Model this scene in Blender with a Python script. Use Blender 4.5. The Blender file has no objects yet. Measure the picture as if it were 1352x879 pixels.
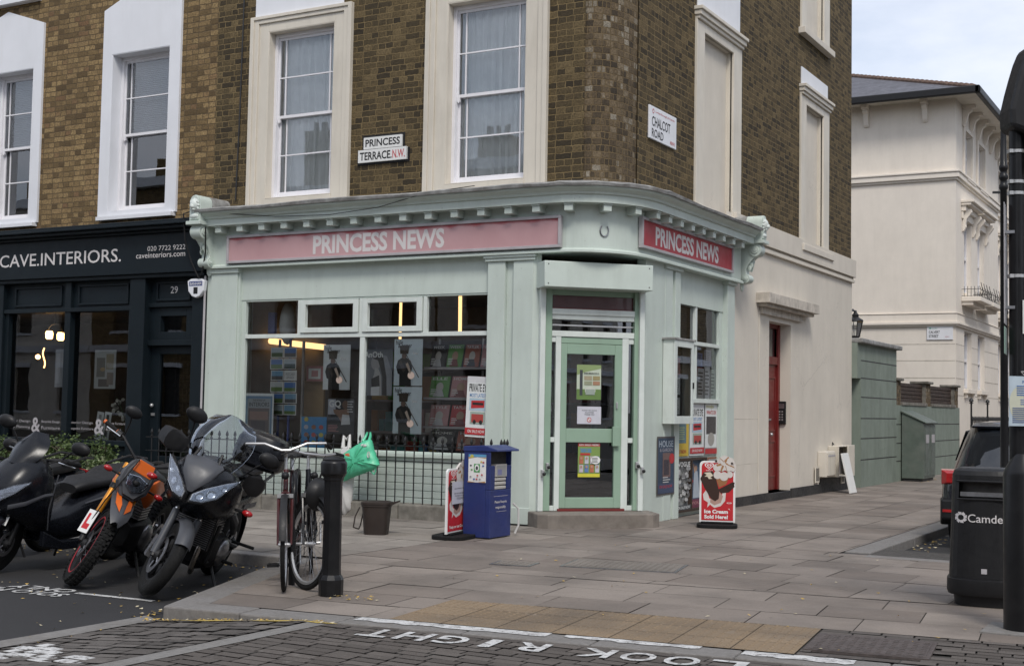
import bpy, math, random
from mathutils import Matrix, Vector
R = math.radians
random.seed(7)
SC = bpy.context.scene
COL = SC.collection
# ------------------------------------------------------------------ camera, sky, sun, exposure
FPX, EYE = 1739.03, 1.40
_pi, _ro, _ya = R(3.2742), R(1.0348), R(29.4158)
_c, _s = math.cos(_ya), math.sin(_ya)
FWD = Vector((-_s*math.cos(_pi), _c*math.cos(_pi), math.sin(_pi)))
_rt = Vector((_c, _s, 0)); _up = _rt.cross(FWD)
RT = _rt*math.cos(_ro) + _up*math.sin(_ro)
UP = -_rt*math.sin(_ro) + _up*math.cos(_ro)
CAM = Vector((0, 0, EYE))
cd = bpy.data.cameras.new('camera'); cam = bpy.data.objects.new('camera', cd); COL.objects.link(cam)
cam.matrix_world = Matrix(((RT.x, UP.x, -FWD.x, 0), (RT.y, UP.y, -FWD.y, 0), (RT.z, UP.z, -FWD.z, EYE), (0, 0, 0, 1)))
cd.sensor_fit = 'HORIZONTAL'; cd.sensor_width = 36; cd.lens = FPX/1352*36; cd.clip_end = 3000; cd.clip_start = .1
SC.camera = cam
SUN_EL, SUN_AZ = R(50), R(142)          # azimuth measured clockwise from +Y
W = bpy.data.worlds.new('World'); SC.world = W; W.use_nodes = True
nt = W.node_tree; N = nt.nodes; LK = nt.links
bg = N['Background']; bg.inputs[1].default_value = .1
sky = N.new('ShaderNodeTexSky'); sky.sky_type = 'NISHITA'; sky.sun_disc = False
sky.sun_elevation = SUN_EL; sky.sun_rotation = SUN_AZ
tc = N.new('ShaderNodeTexCoord'); mp = N.new('ShaderNodeMapping'); mp.inputs['Scale'].default_value = (1, 1, 2.4)
LK.new(tc.outputs['Generated'], mp.inputs['Vector'])
nz = N.new('ShaderNodeTexNoise'); nz.inputs['Scale'].default_value = 3.1; nz.inputs['Detail'].default_value = 7; nz.inputs['Roughness'].default_value = .55
LK.new(mp.outputs[0], nz.inputs['Vector'])
cr = N.new('ShaderNodeValToRGB'); cr.color_ramp.elements[0].position = .33; cr.color_ramp.elements[0].color = (.35, .35, .35, 1)
cr.color_ramp.elements[1].position = .62; cr.color_ramp.elements[1].color = (.97, .97, .97, 1)
LK.new(nz.outputs[0], cr.inputs[0])
mx = N.new('ShaderNodeMix'); mx.data_type = 'RGBA'
LK.new(cr.outputs[0], mx.inputs[0]); LK.new(sky.outputs[0], mx.inputs[6]); mx.inputs[7].default_value = (7.1, 7.4, 8.2, 1)
LK.new(mx.outputs[2], bg.inputs[0])
sl = bpy.data.lights.new('sun', 'SUN'); sl.energy = 1.5; sl.angle = R(16); sl.color = (1, .95, .88)
so = bpy.data.objects.new('sun', sl); COL.objects.link(so)
_sd = Vector((math.sin(SUN_AZ)*math.cos(SUN_EL), math.cos(SUN_AZ)*math.cos(SUN_EL), math.sin(SUN_EL)))
so.rotation_euler = _sd.to_track_quat('Z', 'Y').to_euler(); so.location = (0, -5, 30)
SC.view_settings.view_transform = 'Standard'; SC.view_settings.look = 'None'; SC.view_settings.exposure = .48; SC.view_settings.gamma = 1
SC.view_settings.use_curve_mapping = False
SC.render.engine = 'CYCLES'
SC.cycles.use_denoising = True
SC.cycles.max_bounces = 7; SC.cycles.diffuse_bounces = 3; SC.cycles.glossy_bounces = 4; SC.cycles.transparent_max_bounces = 16
SC.cycles.sample_clamp_indirect = 4
# ------------------------------------------------------------------ pixel -> point on a real plane
def ray(x, y): return FWD*FPX + RT*(x-676) - UP*(y-439.5)
def onz(x, y, z=0):
    d = ray(x, y); t = (z-EYE)/d.z; return (d.x*t, d.y*t)
YL, XR = 14.1, -6.62                    # the two shopfront planes
def onL(x, y, c=0):
    d = ray(x, y); t = (YL-c)/d.y; return (d.x*t, EYE+d.z*t)
def onR(x, y, c=0):
    d = ray(x, y); t = (XR+c)/d.x; return (d.y*t, EYE+d.z*t)
def frame(o, u, v):
    u = Vector(u).normalized(); v = Vector(v).normalized(); n = u.cross(v); o = Vector(o)
    return Matrix(((u.x, v.x, n.x, o.x), (u.y, v.y, n.y, o.y), (u.z, v.z, n.z, o.z), (0, 0, 0, 1)))
I4 = Matrix.Identity(4)
FL = frame((0, YL, 0), (1, 0, 0), (0, 0, 1))
FR = frame((XR, 0, 0), (0, 1, 0), (0, 0, 1))
KD = -21.68                              # the door plane: x - y = KD
FC = frame((0, -KD, 0), (1, 1, 0), (0, 0, 1))
def onC(x, y, c=0):
    d = ray(x, y); t = (KD+c*math.sqrt(2))/(d.x-d.y); p = d*t
    q = FC.inverted() @ Vector((p.x, p.y, p.z+EYE)); return (q.x, q.y)
def rect(fn, x0, y0, x1, y1, c=0):
    A = fn(x0, (y0+y1)/2, c)[0]; B = fn(x1, (y0+y1)/2, c)[0]
    return A, B, fn((x0+x1)/2, y1, c)[1], fn((x0+x1)/2, y0, c)[1]
# ------------------------------------------------------------------ materials
MATS = {}
def _new(name):
    m = bpy.data.materials.new(name); m.use_nodes = True; MATS[name] = m
    return m, m.node_tree.nodes, m.node_tree.links, m.node_tree.nodes['Principled BSDF']
def pos(N, L, scale=(1, 1, 1)):
    g = N.new('ShaderNodeNewGeometry'); mp = N.new('ShaderNodeMapping'); mp.inputs['Scale'].default_value = scale
    L.new(g.outputs['Position'], mp.inputs[0]); return mp.outputs[0]
def noise(N, L, vec, sc, det=4, rough=.55):
    n = N.new('ShaderNodeTexNoise'); n.inputs['Scale'].default_value = sc; n.inputs['Detail'].default_value = det; n.inputs['Roughness'].default_value = rough
    L.new(vec, n.inputs['Vector']); return n.outputs[0]
def ramp(N, L, fac, stops):
    r = N.new('ShaderNodeValToRGB'); e = r.color_ramp.elements
    while len(e) < len(stops): e.new(.5)
    for k, (p, c) in enumerate(stops):
        e[k].position = p; e[k].color = (c[0], c[1], c[2], 1) if hasattr(c, '__len__') else (c, c, c, 1)
    L.new(fac, r.inputs[0]); return r.outputs[0]
def mix(N, L, fac, a, b, mode='MIX'):
    m = N.new('ShaderNodeMix'); m.data_type = 'RGBA'; m.blend_type = mode
    for k, v in ((0, fac), (6, a), (7, b)):
        if hasattr(v, 'links'): L.new(v, m.inputs[k])
        elif k == 0: m.inputs[0].default_value = v
        else: m.inputs[k].default_value = (*v, 1)
    return m.outputs[2]
def math_(N, L, op, a, b=0.):
    m = N.new('ShaderNodeMath'); m.operation = op
    for k, v in ((0, a), (1, b)):
        if hasattr(v, 'links'): L.new(v, m.inputs[k])
        else: m.inputs[k].default_value = v
    return m.outputs[0]
def bump(N, L, b, h, st=.3, dist=.01):
    n = N.new('ShaderNodeBump'); n.inputs['Strength'].default_value = st; n.inputs['Distance'].default_value = dist
    L.new(h, n.inputs['Height']); L.new(n.outputs[0], b.inputs['Normal'])
def mat(name, col, rough=.55, chips=None, cracks=0., metal=0., var=.14, sc=6., bmp=0., spec=.5, coat=0., emit=None, dirt=0., dsc=1.6, dcol=(.09, .075, .055), streak=False):
    m, N, L, b = _new(name)
    b.inputs['Roughness'].default_value = rough; b.inputs['Metallic'].default_value = metal
    b.inputs['Specular IOR Level'].default_value = spec; b.inputs['Coat Weight'].default_value = coat
    v = pos(N, L); n = noise(N, L, v, sc, 5)
    lo = tuple(x*(1-var) for x in col); hi = tuple(min(1, x*(1+var)) for x in col)
    c = ramp(N, L, n, [(.3, lo), (.7, hi)])
    if dirt:
        n2 = noise(N, L, pos(N, L, (1, 1, .18) if streak else (1, 1, 1)), dsc*3 if streak else dsc, 7, .65)
        f = ramp(N, L, n2, [(.46, 0.), (.74, dirt)])
        c = mix(N, L, f, c, dcol)
    if chips:
        n3 = noise(N, L, pos(N, L, (1, 1, .6)), chips[1], 6, .75); c = mix(N, L, ramp(N, L, n3, [(chips[2], 0.), (chips[2]+.03, chips[3])]), c, chips[0])
        n4 = noise(N, L, v, 3.1, 8, .7); c = mix(N, L, ramp(N, L, n4, [(.35, 0.), (.7, .12)]), c, tuple(x*.55 for x in col))
    if cracks:
        vo = N.new('ShaderNodeTexVoronoi'); vo.feature = 'DISTANCE_TO_EDGE'; vo.inputs['Scale'].default_value = cracks
        wv = N.new('ShaderNodeVectorMath'); wv.operation = 'ADD'; L.new(v, wv.inputs[0]); cc = N.new('ShaderNodeCombineXYZ'); nn = noise(N, L, v, 4, 6); L.new(nn, cc.inputs[0]); L.new(nn, cc.inputs[1]); L.new(nn, cc.inputs[2]); L.new(cc.outputs[0], wv.inputs[1]); L.new(wv.outputs[0], vo.inputs['Vector'])
        e = ramp(N, L, vo.outputs['Distance'], [(0., 1.), (.006, 0.)]); g = ramp(N, L, noise(N, L, v, .7, 2), [(.5, 0.), (.62, .4)])
        c = mix(N, L, math_(N, L, 'MULTIPLY', e, g), c, tuple(x*.45 for x in col))
    L.new(c, b.inputs['Base Color'])
    rr = ramp(N, L, noise(N, L, v, sc*2.3, 4), [(.3, max(.03, rough*.8)), (.7, min(1, rough*1.2))]); L.new(rr, b.inputs['Roughness'])
    if bmp: bump(N, L, b, noise(N, L, v, sc*7, 4), bmp, .006)
    if emit:
        b.inputs['Emission Color'].default_value = (*emit[0], 1); b.inputs['Emission Strength'].default_value = emit[1]
    return m
def brickmat(name, cols, mortar, sooty=.5, bw=.228, rh=.0815, mort=.011):
    m, N, L, b = _new(name)
    uv = N.new('ShaderNodeUVMap'); u0 = uv.outputs[0]
    wob = noise(N, L, pos(N, L), 15, 4)
    mp = N.new('ShaderNodeVectorMath'); mp.operation = 'SCALE'; L.new(wob, mp.inputs[0]) if False else None
    cmb = N.new('ShaderNodeCombineXYZ'); w = math_(N, L, 'MULTIPLY', math_(N, L, 'SUBTRACT', wob, .5), .034)
    L.new(w, cmb.inputs[0]); L.new(w, cmb.inputs[1])
    ad = N.new('ShaderNodeVectorMath'); ad.operation = 'ADD'; L.new(u0, ad.inputs[0]); L.new(cmb.outputs[0], ad.inputs[1])
    t = N.new('ShaderNodeTexBrick'); L.new(ad.outputs[0], t.inputs['Vector'])
    t.inputs['Color1'].default_value = (0, 0, 0, 1); t.inputs['Color2'].default_value = (1, 1, 1, 1); t.inputs['Mortar'].default_value = (.5, .5, .5, 1)
    t.inputs['Scale'].default_value = 1; t.inputs['Mortar Size'].default_value = mort/2+.002; t.inputs['Mortar Smooth'].default_value = .45
    t.inputs['Brick Width'].default_value = bw; t.inputs['Row Height'].default_value = rh; t.squash = .52; t.squash_frequency = 2; t.offset = .37
    pk = ramp(N, L, t.outputs['Color'], cols)
    v = pos(N, L)
    fine = noise(N, L, v, 45, 4)
    pk = mix(N, L, ramp(N, L, fine, [(.3, 0.), (.75, .75)]), pk, tuple(x*.5 for x in cols[0][1]))
    big = noise(N, L, v, 1.3, 5)
    soot = ramp(N, L, big, [(.4, 0.), (.68, sooty)])
    pk = mix(N, L, soot, pk, (.026, .022, .018))
    mo = mix(N, L, ramp(N, L, noise(N, L, v, 5, 4), [(.35, 0.), (.7, .6)]), mortar, tuple(x*.45 for x in mortar))
    c = mix(N, L, t.outputs['Fac'], pk, mo)
    L.new(c, b.inputs['Base Color']); b.inputs['Roughness'].default_value = .9; b.inputs['Specular IOR Level'].default_value = .25
    h = math_(N, L, 'ADD', math_(N, L, 'MULTIPLY', math_(N, L, 'SUBTRACT', 1., t.outputs['Fac']), .8), math_(N, L, 'MULTIPLY', fine, .5))
    bump(N, L, b, h, .9, .014)
    return m
def glassmat(name, tint=(1, 1, 1), refl=1.5, base=.03, rough=.0):
    m, N, L, b = _new(name); N.remove(b); o = N['Material Output']
    tr = N.new('ShaderNodeBsdfTransparent'); tr.inputs[0].default_value = (*tint, 1)
    gl = N.new('ShaderNodeBsdfGlossy'); gl.inputs['Roughness'].default_value = rough; gl.inputs[0].default_value = (.95, .97, 1, 1)
    fr = N.new('ShaderNodeFresnel'); fr.inputs[0].default_value = refl
    f = math_(N, L, 'MULTIPLY', fr.outputs[0], 1.8); f = math_(N, L, 'ADD', f, base)
    f = math_(N, L, 'MINIMUM', f, 1.)
    if rough == 0:
        bp = N.new('ShaderNodeBump'); bp.inputs['Strength'].default_value = .025; bp.inputs['Distance'].default_value = .02
        L.new(noise(N, L, pos(N, L), 1.7, 2), bp.inputs['Height']); L.new(bp.outputs[0], gl.inputs['Normal'])
    s = N.new('ShaderNodeMixShader'); L.new(f, s.inputs[0]); L.new(tr.outputs[0], s.inputs[1]); L.new(gl.outputs[0], s.inputs[2])
    L.new(s.outputs[0], o.inputs[0]); return m
# plain colours on demand: 'c:r,g,b' gives a printed / painted colour
def getmat(n):
    if n in MATS: return MATS[n]
    if n.startswith('c:'):
        return mat(n, tuple(float(x) for x in n[2:].split(',')), .5, var=.05, sc=14)
    raise KeyError(n)
brickmat('brick_dark', [(0, (.048, .038, .025)), (.25, (.08, .061, .035)), (.58, (.125, .092, .047)), (.85, (.165, .12, .06)), (1, (.215, .158, .08))], (.235, .172, .085), .12)
brickmat('brick_corner', [(0, (.06, .048, .035)), (.3, (.12, .088, .054)), (.6, (.19, .14, .085)), (.8, (.24, .18, .11)), (1, (.38, .34, .27))], (.18, .13, .07), .3, bw=.115)
brickmat('brick_ochre', [(0, (.13, .088, .045)), (.25, (.23, .157, .074)), (.6, (.35, .24, .115)), (.88, (.41, .29, .14)), (1, (.24, .14, .075))], (.14, .102, .06), .22)
mat('green', (.56, .63, .575), .42, chips=((.2, .21, .18), 26, .655, .75), var=.05, sc=1.3, bmp=.1, dirt=.16, streak=True, dcol=(.2, .22, .18))
mat('green_door', (.27, .385, .29), .45, var=.05, sc=2, dirt=.12, streak=True)
mat('white_green', (.66, .71, .67), .45, chips=((.25, .25, .2), 30, .7, .5), var=.05, dirt=.15, streak=True)
mat('stucco', (.67, .62, .54), .85, cracks=.55, chips=((.42, .37, .3), 9, .7, .5), var=.05, sc=1.1, bmp=.12, dirt=.14, streak=True, dcol=(.36, .32, .27), spec=.2)
mat('stucco_stain', (.56, .51, .44), .9, var=.15, sc=9, bmp=.3, dirt=.55, dsc=5, dcol=(.16, .14, .11))
mat('cream_house', (.8, .735, .65), .85, chips=((.55, .48, .4), 5, .72, .4), var=.03, sc=.8, bmp=.06, dirt=.14, streak=True, dcol=(.45, .4, .33), spec=.2)
mat('cream_trim', (.66, .61, .52), .55, var=.05, sc=2, bmp=.05, dirt=.3, streak=True, dcol=(.34, .3, .24))
mat('white_paint', (.76, .77, .8), .5, var=.03, sc=2, dirt=.12, streak=True, dcol=(.45, .45, .43))
mat('sash_white', (.78, .77, .79), .4, var=.03)
mat('navy', (.0075, .0125, .0165), .45, var=.12, sc=3, dirt=.1, dcol=(.02, .024, .026), spec=.22)
mat('black_iron', (.012, .012, .013), .5, var=.3, sc=25, bmp=.1)
mat('black_gloss', (.007, .007, .008), .4, spec=.3, var=.2, coat=.1, dirt=.15, dsc=5, dcol=(.03, .029, .027))
mat('black_plastic', (.011, .011, .012), .5, var=.2, sc=12, bmp=.06, spec=.35)
mat('lead', (.3, .3, .29), .75, var=.35, sc=7, bmp=.6, dirt=.85, dsc=5, dcol=(.1, .085, .075))
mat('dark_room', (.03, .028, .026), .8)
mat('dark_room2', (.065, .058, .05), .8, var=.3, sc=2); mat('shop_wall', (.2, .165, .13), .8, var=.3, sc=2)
mat('plinth_black', (.02, .02, .021), .6, var=.4, sc=9, bmp=.2, dirt=.4, dcol=(.1, .09, .08))
mat('stone', (.19, .175, .15), .9, var=.3, sc=7, bmp=.6, dirt=.7, dsc=2.5, dcol=(.05, .05, .035))
mat('step_stone', (.2, .175, .15), .85, var=.2, sc=8, bmp=.4, dirt=.5, dsc=3, dcol=(.09, .075, .06))
mat('red_door', (.16, .018, .016), .4, var=.15, sc=4)
mat('garden_green', (.215, .255, .215), .75, chips=((.1, .12, .09), 7, .66, .5), cracks=.8, var=.08, sc=2, bmp=.15, dirt=.25, streak=True, dcol=(.06, .07, .05))
mat('cab_green', (.1, .125, .105), .5, var=.15, sc=5, dirt=.4, dsc=3, dcol=(.2, .2, .18))
mat('wood_brown', (.045, .026, .017), .7, var=.35, sc=8, bmp=.3)
mat('tan_board', (.36, .24, .11), .6, var=.15, sc=3)
mat('slate', (.1, .1, .115), .7, var=.25, sc=4, bmp=.3)
mat('roof_tile', (.12, .075, .055), .85, var=.3, sc=8, bmp=.4)
mat('alu', (.5, .5, .5), .4, metal=.7, var=.1)
mat('chrome', (.7, .7, .7), .18, metal=1., var=.1)
mat('steel', (.32, .32, .33), .35, metal=.9, var=.2, sc=20)
mat('rubber', (.01, .01, .01), .8, var=.25, sc=30, bmp=.3, spec=.25)
mat('paper', (.72, .72, .7), .6, var=.03)
mat('curtain', (.9, .91, .89), .85, var=.05)
mat('blind', (.45, .47, .5), .6, var=.05); mat('blind_dark', (.1, .1, .1), .6)
mat('lamp_bowl', (.3, .31, .33), .25, metal=.8, var=.3, sc=40)
mat('sign_red', (.39, .028, .04), .45, var=.1, sc=3)
mat('letter_white', (.66, .63, .62), .5, var=.04)
mat('sign_grey', (.42, .4, .41), .5, var=.1)
mat('blue_bin', (.02, .034, .145), .42, chips=((.2, .22, .32), 18, .68, .6), var=.12, sc=6, dirt=.35, dsc=4, dcol=(.05, .06, .12))
mat('bucket', (.026, .018, .014), .55, var=.2)
mat('bag_green', (.09, .52, .3), .4, var=.08, sc=9)
mat('bag_white', (.55, .54, .52), .45, var=.06, sc=8)
mat('road_white', (.56, .56, .55), .8, chips=((.09, .082, .075), 24, .56, .9), var=.12, sc=14, bmp=.3, dirt=.95, dsc=9, dcol=(.16, .15, .145))
mat('road_yellow', (.5, .36, .07), .85, var=.15, sc=14, dirt=.9, dsc=8, dcol=(.15, .13, .1))
mat('kerb', (.185, .175, .165), .85, var=.15, sc=30, bmp=.35, dirt=.35, dsc=4)
mat('concrete', (.19, .182, .172), .9, var=.15, sc=25, bmp=.35, dirt=.4, dsc=3)
mat('iron_cover', (.075, .06, .055), .7, var=.3, sc=20, bmp=.5)
mat('joint', (.055, .05, .045), .95, var=.3, sc=12, bmp=.5)
mat('lamp_warm', (1, .8, .5), .5, emit=((1, .5, .18), 4))
mat('tube_warm', (1, .85, .6), .5, emit=((1, .6, .26), 1.4))
mat('bulb', (1, .8, .5), .5, emit=((1, .55, .2), 7))
mat('exhaust', (.3, .27, .24), .3, metal=.9, var=.3, sc=15)
mat('tail_red', (.35, .01, .012), .15, var=.2, sc=30, coat=.5)
mat('orange', (.62, .12, .012), .35, var=.08)
mat('gold_fork', (.6, .24, .02), .3, metal=.4, var=.08)
mat('bike_grey', (.055, .058, .066), .45, var=.08)
mat('bike_black', (.006, .007, .01), .26, var=.15, spec=.35)
mat('dark_red', (.065, .011, .011), .35, var=.1, coat=.3)
mat('car_paint', (.014, .017, .022), .22, var=.05, coat=.8)
mat('skin', (.45, .28, .2), .6)
mat('leaf_dark', (.045, .075, .02), .6, var=.35, sc=20)
mat('leaf_mid', (.085, .125, .035), .6, var=.35, sc=20)
mat('leaf_pale', (.3, .34, .2), .6, var=.3, sc=20)
mat('stem', (.06, .045, .03), .8)
mat('litter', (.42, .28, .07), .8, var=.4, sc=9)
mat('litter_pale', (.5, .44, .3), .8, var=.3, sc=9)
glassmat('glass_upper', (.96, .98, .98), 1.5, .06)
glassmat('glass_shop', (.92, .94, .92), 1.4, .01)
glassmat('glass_dark', (.7, .72, .74), 1.5, .03)
glassmat('screen', (.72, .74, .76), 1.25, .02)
glassmat('lens', (.8, .82, .85), 1.3, .02)
glassmat('car_glass', (.14, .16, .17), 1.2, .0)
# pavement slabs carry a tint per slab
def slabmat(name, a, b_, sc=3.):
    m, N, L, b = _new(name)
    at = N.new('ShaderNodeAttribute'); at.attribute_name = 'tint'
    c = ramp(N, L, at.outputs['Fac'], [(0, a), (1, b_)])
    v = pos(N, L)
    c = mix(N, L, ramp(N, L, noise(N, L, v, 60, 3), [(.3, 0.), (.75, .3)]), c, tuple(x*.5 for x in a))
    c = mix(N, L, ramp(N, L, noise(N, L, v, sc*.35, 6, .6), [(.42, 0.), (.72, .6)]), c, (.075, .066, .058))
    c = mix(N, L, ramp(N, L, noise(N, L, v, sc*2.2, 5, .7), [(.6, 0.), (.78, .35)]), c, (.33, .31, .29))
    g = N.new('ShaderNodeTexVoronoi'); g.inputs['Scale'].default_value = 5.5; L.new(v, g.inputs['Vector'])
    c = mix(N, L, ramp(N, L, g.outputs['Distance'], [(.05, .6), (.09, 0.)]), c, (.08, .072, .065))
    L.new(c, b.inputs['Base Color'])
    L.new(ramp(N, L, noise(N, L, v, sc, 5), [(.3, .6), (.7, .95)]), b.inputs['Roughness']); b.inputs['Specular IOR Level'].default_value = .35
    bump(N, L, b, noise(N, L, v, 90, 4), .25, .004)
slabmat('slab', (.185, .154, .131), (.295, .254, .219))
slabmat('slab_grey', (.225, .2, .174), (.34, .306, .268))
slabmat('tactile_slab', (.2, .145, .09), (.27, .2, .13))
slabmat('block', (.072, .061, .053), (.13, .113, .1))
slabmat('sett', (.075, .067, .06), (.145, .13, .118))
def asphalt(name, col):
    m, N, L, b = _new(name); v = pos(N, L)
    c = ramp(N, L, noise(N, L, v, 160, 3), [(.3, tuple(x*.55 for x in col)), (.62, col), (.8, tuple(x*2.2 for x in col))])
    c = mix(N, L, ramp(N, L, noise(N, L, v, 1.2, 6), [(.4, 0.), (.7, .5)]), c, tuple(x*1.5 for x in col))
    L.new(c, b.inputs['Base Color']); b.inputs['Roughness'].default_value = .9
    bump(N, L, b, noise(N, L, v, 150, 3), .5, .006)
asphalt('asphalt', (.023, .0225, .0235)); asphalt('ground_far', (.08, .08, .075))
# ------------------------------------------------------------------ mesh builder
_TXT = {}
def text_shape(s, off=0.):
    k = (s, off)
    if k not in _TXT:
        cu = bpy.data.curves.new('t', 'FONT'); cu.body = s; cu.offset = off; cu.resolution_u = 3
        ob = bpy.data.objects.new('t', cu); COL.objects.link(ob)
        bpy.context.view_layer.update()
        me = bpy.data.meshes.new_from_object(ob)
        vs = [(v.co.x, v.co.y) for v in me.vertices]; fs = [tuple(p.vertices) for p in me.polygons]
        bpy.data.objects.remove(ob); bpy.data.curves.remove(cu); bpy.data.meshes.remove(me)
        xs = [v[0] for v in vs] or [0]; ys = [v[1] for v in vs] or [0]
        _TXT[k] = (vs, fs, min(xs), max(xs), min(ys), max(ys))
    return _TXT[k]
class MB:
    def __init__(self, M=None):
        self.v = []; self.f = []; self.m = []; self.s = []; self.uv = []; self.t = []; self.M = M or I4
    def add(self, verts, faces, m, M=None, smooth=False, uvs=None, tint=0.):
        T = self.M @ M if M is not None else self.M; b = len(self.v)
        self.v += [tuple(T @ Vector(p)) for p in verts]
        for i, f in enumerate(faces):
            self.f.append(tuple(b+k for k in f)); self.m.append(m); self.s.append(smooth); self.t.append(tint)
            self.uv.append(uvs[i] if uvs else None)
        return self
    def box(self, M, a0, a1, b0, b1, c0, c1, m):
        if a0 > a1: a0, a1 = a1, a0
        if b0 > b1: b0, b1 = b1, b0
        if c0 > c1: c0, c1 = c1, c0
        V = [(a0, b0, c0), (a1, b0, c0), (a1, b1, c0), (a0, b1, c0), (a0, b0, c1), (a1, b0, c1), (a1, b1, c1), (a0, b1, c1)]
        return self.add(V, [(3, 2, 1, 0), (4, 5, 6, 7), (0, 1, 5, 4), (1, 2, 6, 5), (2, 3, 7, 6), (3, 0, 4, 7)], m, M)
    def wbox(self, x0, x1, y0, y1, z0, z1, m): return self.box(I4, x0, x1, y0, y1, z0, z1, m)
    def poly(self, M, pts, c0, c1, m):
        n = len(pts); A = sum(pts[i][0]*pts[(i+1) % n][1]-pts[(i+1) % n][0]*pts[i][1] for i in range(n))
        if A < 0: pts = pts[::-1]
        V = [(p[0], p[1], c0) for p in pts]+[(p[0], p[1], c1) for p in pts]
        F = [tuple(range(n-1, -1, -1)), tuple(range(n, 2*n))]+[(i, (i+1) % n, n+(i+1) % n, n+i) for i in range(n)]
        return self.add(V, F, m, M)
    def flat(self, M, pts, c, m, tint=0.):
        n = len(pts); A = sum(pts[i][0]*pts[(i+1) % n][1]-pts[(i+1) % n][0]*pts[i][1] for i in range(n))
        if A < 0: pts = pts[::-1]
        return self.add([(p[0], p[1], c) for p in pts], [tuple(range(n))], m, M, tint=tint)
    def ell(self, M, x, y, rx, ry, c, m, n=20, a0=0., a1=360.):
        pts = [(x+rx*math.cos(R(a0+(a1-a0)*i/n)), y+ry*math.sin(R(a0+(a1-a0)*i/n))) for i in range(n if a1-a0 >= 360 else n+1)]
        return self.flat(M, pts, c, m)
    def tube(self, pts, r, m, seg=8, M=None, closed=False, caps=True):
        P = [Vector(p) for p in pts]; n = len(P); rs = r if hasattr(r, '__len__') else [r]*n
        V = []; nrm = None
        for i in range(n):
            if closed: t = P[(i+1) % n]-P[i-1]
            else: t = P[min(i+1, n-1)]-P[max(i-1, 0)]
            t.normalize()
            if nrm is None:
                nrm = t.orthogonal().normalized()
            else:
                nrm = nrm-t*nrm.dot(t)
                nrm = nrm.normalized() if nrm.length > 1e-6 else t.orthogonal().normalized()
            bi = t.cross(nrm)
            for k in range(seg):
                a = 2*math.pi*k/seg; V.append(P[i]+(nrm*math.cos(a)+bi*math.sin(a))*rs[i])
        F = []
        for i in range(n if closed else n-1):
            j = (i+1) % n
            for k in range(seg):
                l = (k+1) % seg; F.append((i*seg+k, i*seg+l, j*seg+l, j*seg+k))
        self.add(V, F, m, M, True)
        if caps and not closed:
            self.add(V[:seg], [tuple(range(seg-1, -1, -1))], m, M); self.add(V[-seg:], [tuple(range(seg))], m, M)
        return self
    def lathe(self, M, prof, m, seg=24, caps=True, smooth=True):
        V = []; n = len(prof)
        for r, h in prof:
            for k in range(seg):
                a = 2*math.pi*k/seg; V.append((r*math.cos(a), r*math.sin(a), h))
        F = [(i*seg+k, i*seg+(k+1) % seg, (i+1)*seg+(k+1) % seg, (i+1)*seg+k) for i in range(n-1) for k in range(seg)]
        if caps: F += [tuple(range(seg-1, -1, -1)), tuple((n-1)*seg+k for k in range(seg))]
        return self.add(V, F, m, M, smooth)
    def sph(self, c, r, m, M=None, seg=12, ring=8):
        rx, ry, rz = r if hasattr(r, '__len__') else (r, r, r)
        V = [(c[0], c[1], c[2]-rz)]
        for i in range(1, ring):
            t = math.pi*i/ring-math.pi/2
            for k in range(seg):
                a = 2*math.pi*k/seg; V.append((c[0]+rx*math.cos(t)*math.cos(a), c[1]+ry*math.cos(t)*math.sin(a), c[2]+rz*math.sin(t)))
        V.append((c[0], c[1], c[2]+rz)); F = []
        for k in range(seg):
            l = (k+1) % seg; F.append((0, 1+l, 1+k)); F.append((len(V)-1, len(V)-1-seg+k, len(V)-1-seg+l))
            for i in range(ring-2): F.append((1+i*seg+k, 1+i*seg+l, 1+(i+1)*seg+l, 1+(i+1)*seg+k))
        return self.add(V, F, m, M, True)
    def loft(self, secs, m, M=None, closed=True, caps=True, smooth=True):
        n = len(secs[0]); V = [p for s in secs for p in s]; F = []
        for i in range(len(secs)-1):
            for k in range(n if closed else n-1):
                l = (k+1) % n; F.append((i*n+k, i*n+l, (i+1)*n+l, (i+1)*n+k))
        if caps and closed: F += [tuple(range(n-1, -1, -1)), tuple((len(secs)-1)*n+k for k in range(n))]
        return self.add(V, F, m, M, smooth)
    def sheet(self, rows, th, m, M=None):
        # a curved sheet (grid of points) given a thickness along its normals
        A = [[Vector(p) for p in r] for r in rows]; nr, nc = len(A), len(A[0]); B = []
        for i in range(nr):
            for j in range(nc):
                du = A[i][min(j+1, nc-1)]-A[i][max(j-1, 0)]; dv = A[min(i+1, nr-1)][j]-A[max(i-1, 0)][j]
                B.append(A[i][j]+du.cross(dv).normalized()*th)
        V = [p for r in A for p in r]+B; o = nr*nc; F = []
        for i in range(nr-1):
            for j in range(nc-1):
                a = i*nc+j; F.append((a, a+nc, a+nc+1, a+1)); F.append((o+a, o+a+1, o+a+nc+1, o+a+nc))
        for i in range(nr-1):
            a = i*nc; F.append((a, o+a, o+a+nc, a+nc)); a = i*nc+nc-1; F.append((a, a+nc, o+a+nc, o+a))
        for j in range(nc-1):
            a = j; F.append((a, a+1, o+a+1, o+a)); a = (nr-1)*nc+j; F.append((a, o+a, o+a+1, a+1))
        return self.add(V, F, m, M, True)
    def sweep(self, path, prof, m, caps=True, smooth=False):
        # path: (x, y, nx, ny) with outward normal; prof: (out, z)
        secs = [[(x+nx*o, y+ny*o, z) for o, z in prof] for x, y, nx, ny in path]
        return self.loft(secs, m, closed=True, caps=caps, smooth=smooth)
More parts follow.
